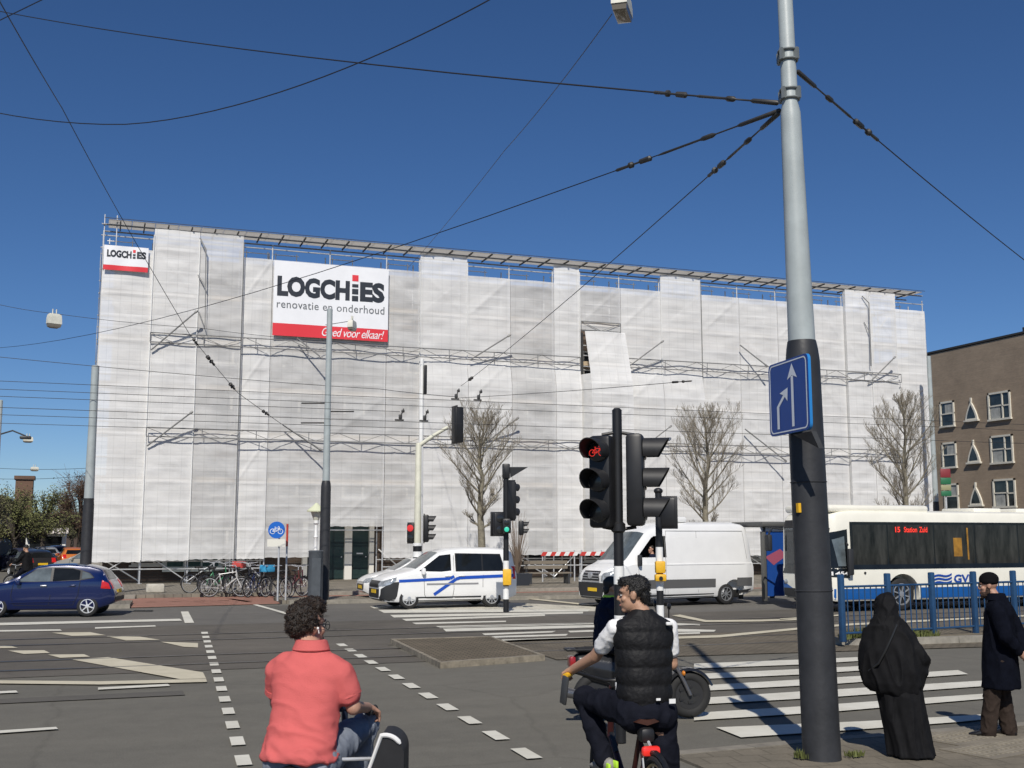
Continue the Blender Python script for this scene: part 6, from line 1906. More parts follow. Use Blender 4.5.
# pole mounted sign boards
c = pd(945, 480, 58.5)
t = thing('sign_board', 'green and red sign boards on a pole before the brick block', 'sign', (c.x, c.y, .1))
b = MB(); b.cyl((c.x, c.y, .1), (c.x, c.y, c.z + .6), .05, 8); b.build('pole', GALV, t)
for (dz, hh, m, nm) in ((.35, .45, mat('board_red', (.22, .03, .035), .5), 'red_board'), (-.06, .34, mat('board_green', (.02, .14, .06), .5), 'green_board'), (-.40, .28, mat('board_yellow', (.30, .29, .16), .5), 'pale_board'), (-.7, .26, mat('board_green', (.02, .14, .06)), 'green_board')):
    b = MB(); b.rbox(c + V((0, 0, dz)) - CAMF * .08, (.52, .08, hh), .02, -YAW); b.build(nm, m, t)

# ---- side street at the left: row of houses, chimney stack, market front
HB = brickwall('row_brick', (.095, .06, .045), (.075, .05, .04), (.07, .06, .05), 'y')
c0 = pd(-12, 470, 85); c1 = pd(34, 503, 150)
hs_ = thing('house_row', 'dark brick row of houses running down the side street at left', 'building', (c0.x - 5, c0.y, 0))
dirh = V((c1.x - c0.x, c1.y - c0.y, 0)); L_ = dirh.length; dirh.normalize(); nn = V((-dirh.y, dirh.x, 0))
zt_ = c0.z
b = MB(); b.slab([V((c0.x, c0.y, 0)) - dirh * 25, V((c1.x, c1.y, 0)), V((c1.x, c1.y, 0)) + nn * 10, V((c0.x, c0.y, 0)) - dirh * 25 + nn * 10], (0, 0, zt_ - 1.4)); b.build('wall', HB, hs_)
b = MB(); a_ = V((c0.x, c0.y, zt_ - 1.4)) - dirh * 25; e_ = V((c1.x, c1.y, zt_ - 1.4))
b.add([a_, e_, e_ + nn * 5 + V((0, 0, 2.2)), a_ + nn * 5 + V((0, 0, 2.2)), e_ + nn * 10, a_ + nn * 10], [(0, 1, 2, 3), (3, 2, 4, 5), (0, 3, 5), (1, 4, 2)]); b.build('roof', mat('roof_slate', (.05, .045, .042), .8, var=.3, vscale=3), hs_)
for i in range(12):
    for k in range(3):
        if 3.4 + k * 3.1 > zt_ - 1.5: continue
        p = V((c0.x, c0.y, 0)) + dirh * (-10 + i * 6.2) - nn * .03
        b = MB(); b.box(p + V((0, 0, 2.4 + k * 3.1)), (.1, 1.5, 1.7), math.atan2(dirh.y, dirh.x) - math.pi / 2); f = b.build('window', FR, hs_)
        b = MB(); b.box(p + V((0, 0, 2.4 + k * 3.1)) - nn * .04, (.1, 1.25, 1.45), math.atan2(dirh.y, dirh.x) - math.pi / 2); b.build('pane', PANE, f)
c = pd(25, 479, 120); wch = 16 / FPX * 120
b = MB(); b.box((c.x, c.y, c.z / 2), (wch, wch, c.z)); b.box((c.x, c.y, c.z + .1), (wch + .3, wch + .3, .4))
tag(b.build('brick_tower', brickwall('tower_brick', (.20, .10, .06), (.16, .085, .05), (.13, .1, .08))), 'square reddish brick tower rising above the trees at left', 'tower')
# building closing the far end of the side street
c = pd(60, 560, 175)
b = MB(); b.box((c.x, c.y + 5, 2.6), (60, 8, 5.2)); e_ = thing('end_building', 'low building closing the far end of the side street at left', 'building', (c.x, c.y + 5, 0)); b.build('wall', HB, e_)
b = MB(); b.box((c.x, c.y + 5, 5.4), (61, 9, .4)); b.build('roof', mat('roof_slate', (.05, .045, .042)), e_)
c = pd(46, 546, 100)
m_ = thing('market_kiosk', 'white fronted kiosk with an awning far down the side street', 'kiosk', (c.x, c.y, 0))
b = MB(); b.box((c.x, c.y, 1.3), (3.2, 2, 2.6)); b.build('body', WHITEP, m_)
b = MB(); b.slab([V((c.x - 1.8, c.y - 1.9, 2.3)), V((c.x + 1.8, c.y - 1.9, 2.3)), V((c.x + 1.8, c.y - .9, 2.75)), V((c.x - 1.8, c.y - .9, 2.75))], (0, 0, .06)); b.build('awning', mat('awning_pale', (.6, .55, .5), .7), m_)
b = MB(); b.box((c.x, c.y - 1.02, 1.5), (2.6, .06, 1.1)); b.build('hatch', GLASSDK, m_)
# parked cars down the side street
cl = [((20, 566), 62, (.02, .02, .022), 'black car parked down the side street nearest the left edge', -70), ((36, 561), 78, (.30, .31, .32), 'silver car parked down the side street behind the black one', -75), ((52, 559), 86, (.045, .05, .09), 'dark blue car parked down the side street left of the orange one', -80),
      ((69, 558), 74, (.55, .17, .03), 'orange car parked down the side street near the left tram mast', -84), ((58, 566), 60, (.32, .30, .26), 'beige car parked behind the blue hatchback roof', -30), ((4, 563), 70, (.12, .02, .02), 'dark red car parked at the left picture edge', -60)]
for (pp, D, cc, lab, rz) in cl:
    q = pd(pp[0], pp[1], D)
    cpy = copy_tree(blue_car, None, {'deep_blue_car_paint': mat('car_paint_%s' % lab.split()[0], cc, .3, .1, coat=.6)})
    cpy['group'] = 'cars parked down the side street'
    place(cpy, (q.x, q.y, 0), R(rz), .95, lab)
# far skyline at both ends so the street does not end in the open
for (xa, xb, yy, hh, nm, lab) in ((-150, -48, 95, 11, 'distant_terrace', 'long distant brick terrace left of the picture'), (100, 260, 120, 12, 'distant_terrace', 'long distant brick terrace beyond the right edge')):
    e_ = thing(nm, lab, 'building', ((xa + xb) / 2, yy, 0))
    b = MB(); b.box(((xa + xb) / 2, yy + 5, hh / 2), (xb - xa, 10, hh)); b.build('wall', HB, e_)
    b = MB(); b.box(((xa + xb) / 2, yy + 5, hh + .2), (xb - xa + .6, 10.6, .4)); b.build('roof', mat('roof_slate', (.05, .045, .042)), e_)

# ================================================================== bicycles
def bicycle(label, loc, rz, paint, group='bicycles parked before the netting', r=.34, step=False, crate=False):
    t = thing('bicycle', label, 'bicycle', loc, rz, group)
    wb = 1.08
    fm = mat('bike_paint_%02d%02d%02d' % tuple(int(c * 99) for c in paint), paint, .4, .2)
    bb = V((.46, 0, .29)); seat = V((.30, 0, .82)); head_t = V((.88, 0, .86)); head_b = V((.92, 0, .66)); rear = V((0, 0, r)); front = V((wb, 0, r))
    b = MB()
    b.cyl(bb, seat, .017, 8); b.cyl(bb, head_b, .02, 8)
    if step: b.tube([V((.40, 0, .50)), V((.55, 0, .40)), head_b], .018, 8)
    else: b.cyl(seat.lerp(bb, .08), head_t, .017, 8)
    b.cyl(head_b, head_t + V((0, 0, .06)), .022, 8)
    for s_ in (-1, 1):
        b.tube([bb + V((0, s_ * .03, 0)), rear + V((0, s_ * .06, 0)), seat.lerp(bb, .15)], .010, 6)
        b.tube([head_b, head_b + V((.03, s_ * .05, -.06)), front + V((0, s_ * .05, 0))], .013, 6)
    b.build('frame', fm, t, w=False)
    for c in (rear, front):
        b = MB(); b.torus(c, (0, 1, 0), r - .02, .020, 28, 6); wh = b.build('wheel', RUBBER, t, w=False)
        b = MB(); b.torus(c, (0, 1, 0), r - .045, .009, 28, 4); b.cyl(c + V((0, -.04, 0)), c + V((0, .04, 0)), .022, 8)
        for k in range(14):
            a = k * 2 * math.pi / 14; b.tube([c + V((0, .02 * (-1) ** k, 0)), c + V((math.cos(a), 0, math.sin(a))) * (r - .045)], .0022, 3, cap=False)
        b.build('spokes', GALV, wh, w=False)
        b = MB(); pts = [c + V((math.cos(R(a)), 0, math.sin(R(a)))) * (r + .02) for a in range(20 if c is front else 10, 200, 15)]; b.tube(pts, .014, 5); b.build('mudguard', BLACK, t, w=False)
    b = MB(); b.tube([head_t + V((-.28, -.30, .22)), head_t + V((-.08, -.27, .22)), head_t + V((.02, 0, .16)), head_t + V((-.08, .27, .22)), head_t + V((-.28, .30, .22))], .012, 6); b.cyl(head_t, head_t + V((.0, 0, .16)), .014, 6); b.build('handlebar', GALV, t, w=False)
    b = MB(); b.loft([[V((x, w_ * sy, .90 + dz)) for sy, dz in ((-1, 0), (0, -.03), (1, 0), (0, .035))] for x, w_ in ((.17, .09), (.26, .095), (.36, .05), (.46, .02))]); b.cyl(seat, seat + V((-.02, 0, .08)), .013, 6); b.build('saddle', BLACK, t, w=False)
    b = MB(); b.torus(bb, (0, 1, 0), .085, .008, 18, 5); b.cyl(bb + V((0, -.09, 0)), bb + V((0, .09, 0)), .016, 6)
    for s_ in (-1, 1): b.cyl(bb + V((0, s_ * .08, 0)), bb + V((s_ * .1, s_ * .08, -s_ * .13)), .010, 5); b.box(bb + V((s_ * .1, s_ * .13, -s_ * .13)), (.09, .1, .02))
    b.build('crank', GALV, t, w=False)
    b = MB()
    for s_ in (-1, 1): b.tube([(.22, s_ * .06, .70), (-.22, s_ * .06, .70), rear + V((0, s_ * .06, .02))], .008, 5)
    for k in range(3): b.cyl((-.18 + .16 * k, -.06, .70), (-.18 + .16 * k, .06, .70), .006, 4)
    b.build('carrier', BLACK, t, w=False)
    if crate:
        b = MB(); b.rbox((1.02, 0, .98), (.34, .42, .24), .03); b.build('basket', mat('crate_%d' % int(crate[2] * 99), crate, .6), t, w=False)
    return t
bikes = [(203, 594, 40.6, 20, (.02, .02, .02), 0, None, 'black bicycle at the left end of the parked row'), (216, 596, 40.0, 35, (.05, .25, .12), 1, None, 'green bicycle second from the left of the parked row'),
 (224, 597, 39.6, -15, (.6, .6, .58), 0, None, 'white framed bicycle standing out of the parked row'), (232, 595, 40.4, 60, (.03, .03, .03), 1, (.5, .06, .05), 'bicycle with a red crate in the parked row'),
 (240, 596, 40.1, 40, (.25, .26, .27), 0, None, 'grey bicycle in the middle of the parked row'), (248, 595, 40.5, 75, (.02, .02, .02), 1, None, 'black bicycle leaning behind the grey one'),
 (256, 597, 39.8, 50, (.02, .04, .14), 0, None, 'dark blue bicycle left of the round cycle sign'), (264, 596, 40.2, 65, (.05, .05, .05), 0, None, 'black bicycle just left of the sign pole'),
 (276, 599, 39.2, 120, (.03, .03, .03), 1, (.05, .35, .6), 'bicycle with a light blue crate behind the sign pole'), (289, 597, 39.6, 30, (.16, .05, .05), 1, None, 'maroon bicycle between the sign pole and the cabinet'),
 (297, 596, 40.0, 55, (.12, .04, .06), 0, None, 'dark maroon bicycle against the grey cabinet'), (210, 593, 41.6, 70, (.04, .04, .045), 0, None, 'dark bicycle at the back left of the parked row')]
for (px, py, D, rz, colr, st, cr_, lab) in bikes:
    q = pd(px, py, D); zz = .1 if q.y > 36.1 else .0
    if 38.2 < q.y < 40.75: zz = .008
    bicycle(lab, (q.x - .5 * math.cos(R(rz)), q.y - .5 * math.sin(R(rz)), zz), R(rz), colr, step=bool(st), crate=cr_)
# ================================================================== people
SKIN1 = mat('skin_tan', (.40, .225, .155), .55, var=.08, vscale=25, bump=.08, bscale=120)
SKIN2 = mat('skin_olive', (.42, .24, .155), .55, var=.08, vscale=25, bump=.08, bscale=120)
HAIRD = mat('hair_dark', (.016, .011, .008), .5, var=.4, vscale=60, bump=.5, bscale=150)
HAIRB = mat('hair_black', (.010, .009, .008), .42, var=.4, vscale=60, bump=.5, bscale=150)
POLO = mat('coral_cotton', (.66, .145, .138), .85, var=.06, vscale=3, bump=.5, bscale=260, spec=.08)
JEANS = mat('washed_denim', (.21, .235, .28), .85, var=.2, vscale=9, bump=.3, bscale=250, spec=.12)
VESTM = mat('black_quilted_nylon', (.010, .010, .011), .62, var=.2, vscale=20, bump=.25, bscale=60, spec=.22)
TEE = mat('white_cotton', (.80, .79, .78), .85, bump=.2, bscale=200)
TRACK = mat('navy_black_trousers', (.009, .010, .016), .85, var=.25, vscale=8, bump=.2, bscale=90, spec=.08)
ROBE = mat('black_robe_cloth', (.0075, .0075, .0085), .75, var=.3, vscale=10, bump=.25, bscale=180, spec=.16)
COAT = mat('navy_wool', (.005, .006, .011), .95, var=.25, vscale=14, bump=.4, bscale=220, spec=.06)
TROUS = mat('dark_brown_trousers', (.038, .028, .023), .9, var=.25, vscale=10, bump=.3, bscale=120, spec=.06)
SHOEB = mat('black_leather', (.012, .011, .011), .35)
NAVYJ = mat('navy_jacket', (.010, .014, .032), .8, var=.2, vscale=10, bump=.2, bscale=80, spec=.12)
NEON = mat('neon_yellow', (.48, .80, .05), .6)
EYEW = mat('eye_white', (.42, .40, .38), .3)
LIP = mat('lip', (.36, .13, .11), .5)
class Fig:
    def __init__(self, o, yaw):
        """o: ground point, yaw: degrees turned left from the viewing direction"""
        self.o = V((o[0], o[1], o[2])); q = Matrix.Rotation(R(yaw), 3, 'Z')
        self.f = q @ CAMF; self.r = q @ CAMR
    def __call__(self, x, y, z): return self.o + self.r * x + self.f * y + V((0, 0, z))
    def d(self, x, y, z): return self.r * x + self.f * y + V((0, 0, z))
def limb(b, pts, rad, n=14):
    b.tube(pts, rad, n)
    for p, r in zip(pts, rad): b.ell(p, (r, r, r), None, 12, 8)
def frame(f, up=V((0, 0, 1))):
    f = f.normalized(); r = f.cross(up).normalized(); u = r.cross(f)
    return Matrix((r, f, u)).transposed()
def head(b, c, fdir, neck, s=1.0, ears=True):
    m = frame(fdir)
    q = lambda x, y, z: c + m @ V((x, y, z)) * s
    b.ell(q(0, -.012, .028), (.076 * s, .096 * s, .092 * s), m, 22, 14)
    b.ell(q(0, .026, -.045), (.060 * s, .066 * s, .078 * s), m, 20, 12)
    b.ell(q(0, .066, -.100), (.027 * s, .024 * s, .022 * s), m)
    b.ell(q(0, .055, .030), (.060 * s, .036 * s, .022 * s), m)
    b.tube([q(0, .083, .022), q(0, .104, -.022), q(0, .096, -.034)], [.009 * s, .014 * s, .010 * s], 8)
    for sx in (-1, 1):
        b.ell(q(sx * .017, .088, -.032), (.010 * s, .012 * s, .009 * s), m)
        b.ell(q(sx * .042, .060, -.025), (.022 * s, .022 * s, .02 * s), m)
        if ears:
            b.ell(q(sx * .077, -.006, -.008), (.011 * s, .022 * s, .033 * s), m)
            b.ell(q(sx * .083, -.012, .002), (.007 * s, .018 * s, .024 * s), m)
    b.ell(q(0, .086, -.066), (.024 * s, .010 * s, .012 * s), m)
    limb(b, [q(0, -.022, -.06), neck], [.054 * s, .060 * s])
    return m, q
def face(t, q, m, s=1.0):
    b = MB()
    for sx in (-1, 1): b.ell(q(sx * .031, .0785, .002), (.011 * s, .010 * s, .0065 * s), m, 10, 7)
    e = b.build('eyes', EYEW, t)
    b = MB()
    for sx in (-1, 1): b.ell(q(sx * .031, .0885, .002), (.0055 * s, .004 * s, .0055 * s), m, 8, 6)
    b.build('iris', BLACK, e)
    b = MB()
    for sx in (-1, 1): b.tube([q(sx * .012, .092, .022), q(sx * .032, .090, .030), q(sx * .052, .072, .022)], [.004 * s, .006 * s, .003 * s], 6)
    b.build('eyebrows', HAIRB, t)
    b = MB(); b.ell(q(0, .0935, -.066), (.023 * s, .006 * s, .007 * s), m, 10, 6); b.build('mouth', LIP, t)
def hand(b, wrist, dirv, palm, grip=60, thumb=1, s=1.0):
    """palm: direction the palm faces; thumb: side (+1 along dir x palm)"""
    d = dirv.normalized(); p = (palm - d * palm.dot(d)).normalized(); w = d.cross(p) * thumb
    mm = Matrix((w, d, p)).transposed()
    b.ell(wrist + d * .048 * s, (.041 * s, .056 * s, .018 * s), mm, 14, 10)
    b.ell(wrist + d * .02 * s + w * .02 * s, (.024 * s, .035 * s, .02 * s), mm)
    for k, L in enumerate((.92, 1.0, .95, .76)):
        o = wrist + d * (.090 - .004 * abs(k - 1)) * s + w * (.030 - .0205 * k) * s
        dd = d; pts = [o - d * .02 * s]; pts.append(o); rr = [.0095 * s, .0095 * s]
        for j, l in enumerate((.040, .026, .020)):
            a = R(grip * (.75, 1.1, .8)[j])
            q = Matrix.Rotation(a, 3, d.cross(p).normalized())
            dd = (q @ dd).normalized(); pts.append(pts[-1] + dd * l * L * s); rr.append((.0088, .008, .0068)[j] * s)
        limb(b, pts, rr, 8)
    o = wrist + d * .022 * s + w * .034 * s
    t1 = (w * .75 + d * .75 + p * .35).normalized(); t2 = (d * .9 + p * (.25 + grip / 90) - w * .15 * grip / 60).normalized()
    limb(b, [o, o + t1 * .036 * s, o + t1 * .036 * s + t2 * .032 * s, o + t1 * .036 * s + (t2 + p * .3).normalized() * .056 * s], [.013 * s, .011 * s, .0098 * s, .008 * s], 8)
def torso(b, F, rings, n=26, pw=2.3, twist=None):
    rr = []
    for (z, cx, cy, rx, ry) in rings:
        ring = []
        for k in range(n):
            a = 2 * math.pi * k / n; c, s_ = math.cos(a), math.sin(a)
            x = cx + rx * math.copysign(abs(c) ** (2 / pw), c); y = cy + ry * math.copysign(abs(s_) ** (2 / pw), s_)
            ring.append(F(x, y, z))
        rr.append(ring)
    b.loft(rr)
def shoe(b, F, x, y, z, yaw=0, L=.27, pitch=0.0):
    q = Matrix.Rotation(R(yaw), 3, 'Z')
    def P(a, c, h): v_ = q @ V((a, c, 0)); return F(x + v_.x, y + v_.y, z + h + pitch * c)
    rings = []
    for (c, w_, h0, h1) in ((-.075, .02, .01, .06), (-.065, .036, 0, .085), (-.02, .040, 0, .10), (.05, .042, 0, .085), (.11, .048, 0, .060), (.16, .045, 0, .046), (.19, .026, .006, .034)):
        c *= L / .27
        rings.append([P(w_ * math.cos(k * .5236), c, h0 + (h1 - h0) * (.5 + .5 * math.sin(k * .5236))) for k in range(12)])
    b.loft(rings)
def folds(sc, amp, dirz=1.0, seed=0.0, fine=.3):
    def f(p, n):
        a = noise.noise(V((p.x * sc + seed, p.y * sc, p.z * sc * dirz)))
        r = 1 - abs(a) * 2.2
        c = noise.noise(V((p.x * sc * 2.6, p.y * sc * 2.6 + seed, p.z * sc * 2.6 * dirz)))
        return amp * (max(0, r) ** 2 - .3) + amp * fine * c
    return f
def strands(t, cap, n, L, m, wavy=.35, name='hair_strands', rad=.0016, down=.35, seed=1):
    """short locks rooted on the hair cap"""
    rnd = random.Random(seed); me = cap.data; polys = me.polygons; b = MB()
    for i in range(n):
        p = polys[rnd.randrange(len(polys))]; c = p.center.copy(); nn = p.normal.copy()
        tang = V((rnd.gauss(0, 1), rnd.gauss(0, 1), rnd.gauss(0, 1))); tang = (tang - nn * tang.dot(nn)).normalized()
        pts = [c - nn * .004]; d = (nn * .55 + tang * .7 + V((0, 0, -down))).normalized()
        for k in range(4):
            d = (d + V((rnd.gauss(0, wavy), rnd.gauss(0, wavy), rnd.gauss(-.05, wavy)))).normalized()
            pts.append(pts[-1] + d * L * rnd.uniform(.16, .32))
        b.tube(pts, [rad, rad * 1.2, rad, rad * .8, rad * .3], 3, cap=False)
    b.build(name, m, cap, w=False, angle=180)

# ---------------- man in the coral polo shirt on a cargo bicycle
D1 = 6.3; h0 = pd(303, 752, D1)
F = Fig((h0.x, h0.y, 0), -13)
pm = thing('person', 'man in a coral polo shirt and grey jeans seated on a bicycle, seen from behind', 'person', (h0.x, h0.y, 0))
hc = F(-.045, .13, 1.602); nk = F(0, .085, 1.48)
hf = F.d(math.sin(R(33)), math.cos(R(33)), -.02)
b = MB(); hm, hq = head(b, hc, hf, nk, 1.04)
torso(b, F, [(.86, 0, -.02, .15, .11), (.95, 0, 0, .165, .12), (1.1, 0, .02, .15, .11), (1.28, 0, .05, .155, .10), (1.35, 0, .065, .14, .085), (1.42, 0, .075, .09, .07), (1.49, 0, .085, .055, .055)])
arms = {1: [F(.172, .06, 1.385), F(.250, .09, 1.175), F(.232, .36, 1.135)], -1: [F(-.185, .07, 1.385), F(-.235, .17, 1.175), F(-.255, .40, 1.165)]}
for s_ in (1, -1):
    limb(b, arms[s_], [.042, .043, .030])
    hand(b, arms[s_][2], F.d(.03 * s_, .85, -.35), F.d(0, -.2, -1), 62, s_ * -1)
legs = {1: [F(.10, .02, .92), F(.185, .46, 1.03), F(.135, .37, .66)], -1: [F(-.10, .02, .92), F(-.13, .47, .84), F(-.125, .34, .40)]}
for s_ in (1, -1): limb(b, legs[s_], [.085, .058, .042])
remeshed(b, 'body', SKIN1, pm, .0075, 2)
face(pm, hq, hm, 1.04)
b = MB()                                     # polo shirt
torso(b, F, [(.915, 0, -.045, .20, .165), (.94, 0, -.04, .205, .165), (.99, 0, -.03, .20, .155), (1.06, 0, -.005, .187, .14), (1.18, 0, .025, .19, .134), (1.28, 0, .05, .205, .132), (1.355, 0, .06, .210, .122), (1.415, 0, .068, .180, .105), (1.462, 0, .078, .118, .085), (1.49, 0, .085, .084, .076)], 30, 2.25)
for s_ in (1, -1):
    a0, a1 = arms[s_][0], arms[s_][1]
    limb(b, [a0 - F.d(s_ * .05, 0, -.005), a0.lerp(a1, .15), a0.lerp(a1, .66)], [.078, .077, .070], 18)
def polo_folds(p, n):
    z = p.z
    lo = max(0.0, min(1, (1.25 - z) / .3))
    a = noise.noise(V((p.x * 7 + p.y * 4, p.y * 5, z * 11 + p.x * 9 * noise.noise(V((p.x * 2, z * 2, 1))))))
    b_ = noise.noise(V((p.x * 15, p.y * 15, z * 24 + p.x * 8 + 7)))
    c = noise.noise(V((p.x * 4, p.y * 4, z * 4 + 3)))
    return (.004 + .014 * lo) * (max(0, 1 - abs(a) * 3.2) ** 1.5 - .2) + (.003 + .007 * lo) * b_ + .007 * c
shirt = remeshed(b, 'polo_shirt', POLO, pm, .010, 6, polo_folds)
b = MB()                                     # folded collar
for k in range(28):
    pass
cr = []
for (rx, ry, z, cy) in ((.076, .070, 1.535, .088), (.087, .081, 1.531, .086), (.106, .095, 1.482, .080), (.102, .091, 1.476, .080), (.080, .074, 1.52, .087)):
    cr.append([F(rx * math.cos(2 * math.pi * k / 26), cy + ry * math.sin(2 * math.pi * k / 26), z - .018 * max(0, math.sin(2 * math.pi * k / 26))) for k in range(26)])
b.loft(cr); b.build('collar', POLO, shirt)
b = MB()
for s_ in (1, -1):
    a0, a1 = arms[s_][0], arms[s_][1]; d_ = (a1 - a0).normalized(); e_ = a0.lerp(a1, .66)
    b.lathe(e_, d_, [(-.02, .0705), (.012, .0715), (.016, .06)], 22)
b.build('sleeve_hem', POLO, shirt)
b = MB()                                     # jeans
for s_ in (1, -1):
    l_ = legs[s_]; limb(b, [F(s_ * .09, -.03, .90), l_[0], l_[0].lerp(l_[1], .5), l_[1], l_[1].lerp(l_[2], .5), l_[2]], [.125, .118, .100, .082, .074, .070], 18)
b.ell(F(0, -.03, .90), (.185, .14, .10), frame(F.f))
remeshed(b, 'jeans', JEANS, pm, .011, 5, folds(11, .010, .8, 3))
b = MB()
for s_, pz_, pt in ((1, .575, -.15), (-1, .315, .1)): shoe(b, F, s_ * .13, legs[s_][2].dot(F.f) - F.o.dot(F.f) + .03, pz_, 0, .28, pt)
b.build('shoes', SHOEB, pm)
b = MB()                                     # curly hair
b.ell(hq(0, -.028, .048), (.084, .099, .094), hm, 20, 14); b.ell(hq(0, -.074, .0), (.076, .050, .062), hm, 16, 10); b.ell(hq(0, .03, .100), (.070, .07, .055), hm, 14, 9)
for s_ in (-1, 1): b.ell(hq(s_ * .072, -.035, .03), (.024, .055, .06), hm)
hair = remeshed(b, 'hair', HAIRD, pm, .008, 3, lambda p, n: .012 * noise.noise(p * 34) + .008 * noise.noise(p * 70))
strands(pm, hair, 3200, .021, mat('hair_dark_brown', (.030, .017, .010), .5, var=.4, vscale=50), .6, seed=4, rad=.0022, down=.1)
b = MB()                                     # spectacles and earbud
for s_ in (-1, 1):
    b.torus(hq(s_ * .036, .104, .002), hm @ V((s_ * .12, 1, 0)), .024, .0022, 18, 5); b.tube([hq(s_ * .060, .100, .008), hq(s_ * .081, .05, .010), hq(s_ * .083, -.01, .012)], .002, 5)
b.tube([hq(-.012, .108, .008), hq(.012, .108, .008)], .002, 5); b.build('spectacles', BLACK, pm)
b = MB(); b.ell(hq(.090, .004, -.008), (.007, .008, .008)); b.tube([hq(.091, .006, -.010), hq(.090, .012, -.034)], .0035, 6); b.build('earbud', WHITEP, pm)
# his bicycle
bk = thing('cargo_bicycle', 'dark bicycle with a black white-rimmed cargo box beside the rider in coral', 'bicycle', (h0.x, h0.y, 0))
FB = F
b = MB()
bb_ = FB(0, .33, .45); st = FB(0, -.06, .84)
b.cyl(bb_, st, .019, 10); hd_ = FB(0, .62, .92); hb_ = FB(0, .68, .66); b.cyl(bb_, hb_, .023, 10); b.cyl(st.lerp(bb_, .12), hd_, .018, 10); b.cyl(hb_, hd_ + V((0, 0, .08)), .026, 10)
rw = FB(0, -.33, .34); fw_ = FB(0, .86, .34)
for s_ in (-1, 1): b.tube([bb_ + FB.d(s_ * .03, 0, 0), rw + FB.d(s_ * .065, 0, 0), st.lerp(bb_, .15)], .011, 6); b.tube([hb_, hb_ + FB.d(s_ * .055, .03, -.08), fw_ + FB.d(s_ * .055, 0, 0)], .014, 6)
b.build('frame', mat('bike_dark_blue', (.012, .02, .05), .4, .2), bk)
for c in (rw, fw_):
    b = MB(); b.torus(c, FB.r, .315, .025, 36, 8); w_ = b.build('wheel', RUBBER, bk)
    b = MB(); b.torus(c, FB.r, .285, .012, 36, 5); b.cyl(c - FB.r * .05, c + FB.r * .05, .028, 10)
    for k in range(20):
        a = k * math.pi / 10; b.tube([c + FB.r * .025 * (-1) ** k, c + (FB.f * math.cos(a) + V((0, 0, math.sin(a)))) * .285], .0018, 3, cap=False)
    b.build('spokes', GALV, w_)
b = MB(); hb = FB(0, .60, 1.06)
b.tube([FB(-.28, .34, 1.125), FB(-.26, .46, 1.135), FB(-.06, .60, 1.08), FB(.06, .60, 1.08), FB(.24, .46, 1.125), FB(.245, .34, 1.11)], .013, 8); b.cyl(hd_, hb + V((0, 0, .05)), .02, 8); b.rbox(FB(.02, .60, 1.14), (.09, .06, .12), .02, math.atan2(FB.r.y, FB.r.x)); b.build('handlebar', mat('bar_blue_black', (.02, .03, .06), .4, .3), bk)
b = MB()
for s_ in (-1, 1): b.cyl(FB(s_ * .248, .44, 1.125), FB(s_ * .25, .33, 1.112), .018, 10); b.tube([FB(s_ * .22, .50, 1.12), FB(s_ * .24, .52, 1.10), FB(s_ * .25, .42, 1.09)], .006, 5)
b.build('grips', RUBBER, bk)
b = MB(); b.loft([[FB(w_ * sx, y, .875 + dz) for sx, dz in ((-1, 0), (0, -.04), (1, 0), (0, .035))] for y, w_ in ((-.18, .10), (-.08, .11), (.04, .06), (.14, .025))]); b.build('saddle', BLACK, bk)
b = MB(); b.torus(bb_, FB.r, .09, .009, 20, 5); b.cyl(bb_ - FB.r * .1, bb_ + FB.r * .1, .018, 8)
b.cyl(bb_ + FB.r * .09, FB(.10, .39, .60), .012, 6); b.rbox(FB(.15, .39, .59), (.1, .09, .02), .008); b.cyl(bb_ - FB.r * .09, FB(-.10, .32, .30), .012, 6); b.rbox(FB(-.15, .32, .29), (.1, .09, .02), .008); b.build('crank', GALV, bk)
# box on the right side, arched white rim towards the camera
bx = pd(386, 752, 6.25); bxz = pd(389, 735, 6.25).z
bw_ = .20; 
def arch(k, inset=0.0, back=0.0):
    # outline: straight right side, round shoulder to the left
    pts = []
    for i in range(13):
        a = R(0 + 105 * i / 12)
        pts.append((bw_ / 2 - .10 - inset + (.10) * math.cos(a) * 1.0, bxz - .10 - inset + (.10) * math.sin(a)))
    pts += [(-bw_ / 2 + inset, bxz - .20), (-bw_ / 2 + inset, .38), (bw_ / 2 - inset, .38)]
    return [V((bx.x, bx.y, 0)) + F.r * x + F.f * back + V((0, 0, z)) for x, z in pts]
b = MB(); b.slab(arch(0), CAMF * .30 + CAMR * -.0); box_ = b.build('cargo_box', mat('box_black', (.014, .014, .015), .6, var=.2, vscale=9), bk)
b = MB(); o_ = arch(0)
rim = [p - F.f * .004 for p in o_[1:14]]
b.tube(rim[3:], [.006] + [.013] * (len(rim) - 5) + [.010], 8); b.build('white_rim', mat('rim_white', (.72, .72, .70), .4), box_)
b = MB(); q = o_[13] - F.f * .012 + F.r * .012; b.ell(q, (.02, .02, .02)); b.build('reflector', REDL, box_)
b = MB(); b.cyl(FB(.02, -.15, .93), V((bx.x, bx.y, .90)) + F.f * .1 + F.r * -.08, .010, 8); b.build('box_bracket', GALV, bk); b = MB(); b.cyl(FB(.0, .0, .55), V((bx.x, bx.y, .50)) + F.f * .1 + F.r * -.08, .016, 8); b.build('box_bracket', GALV, bk)

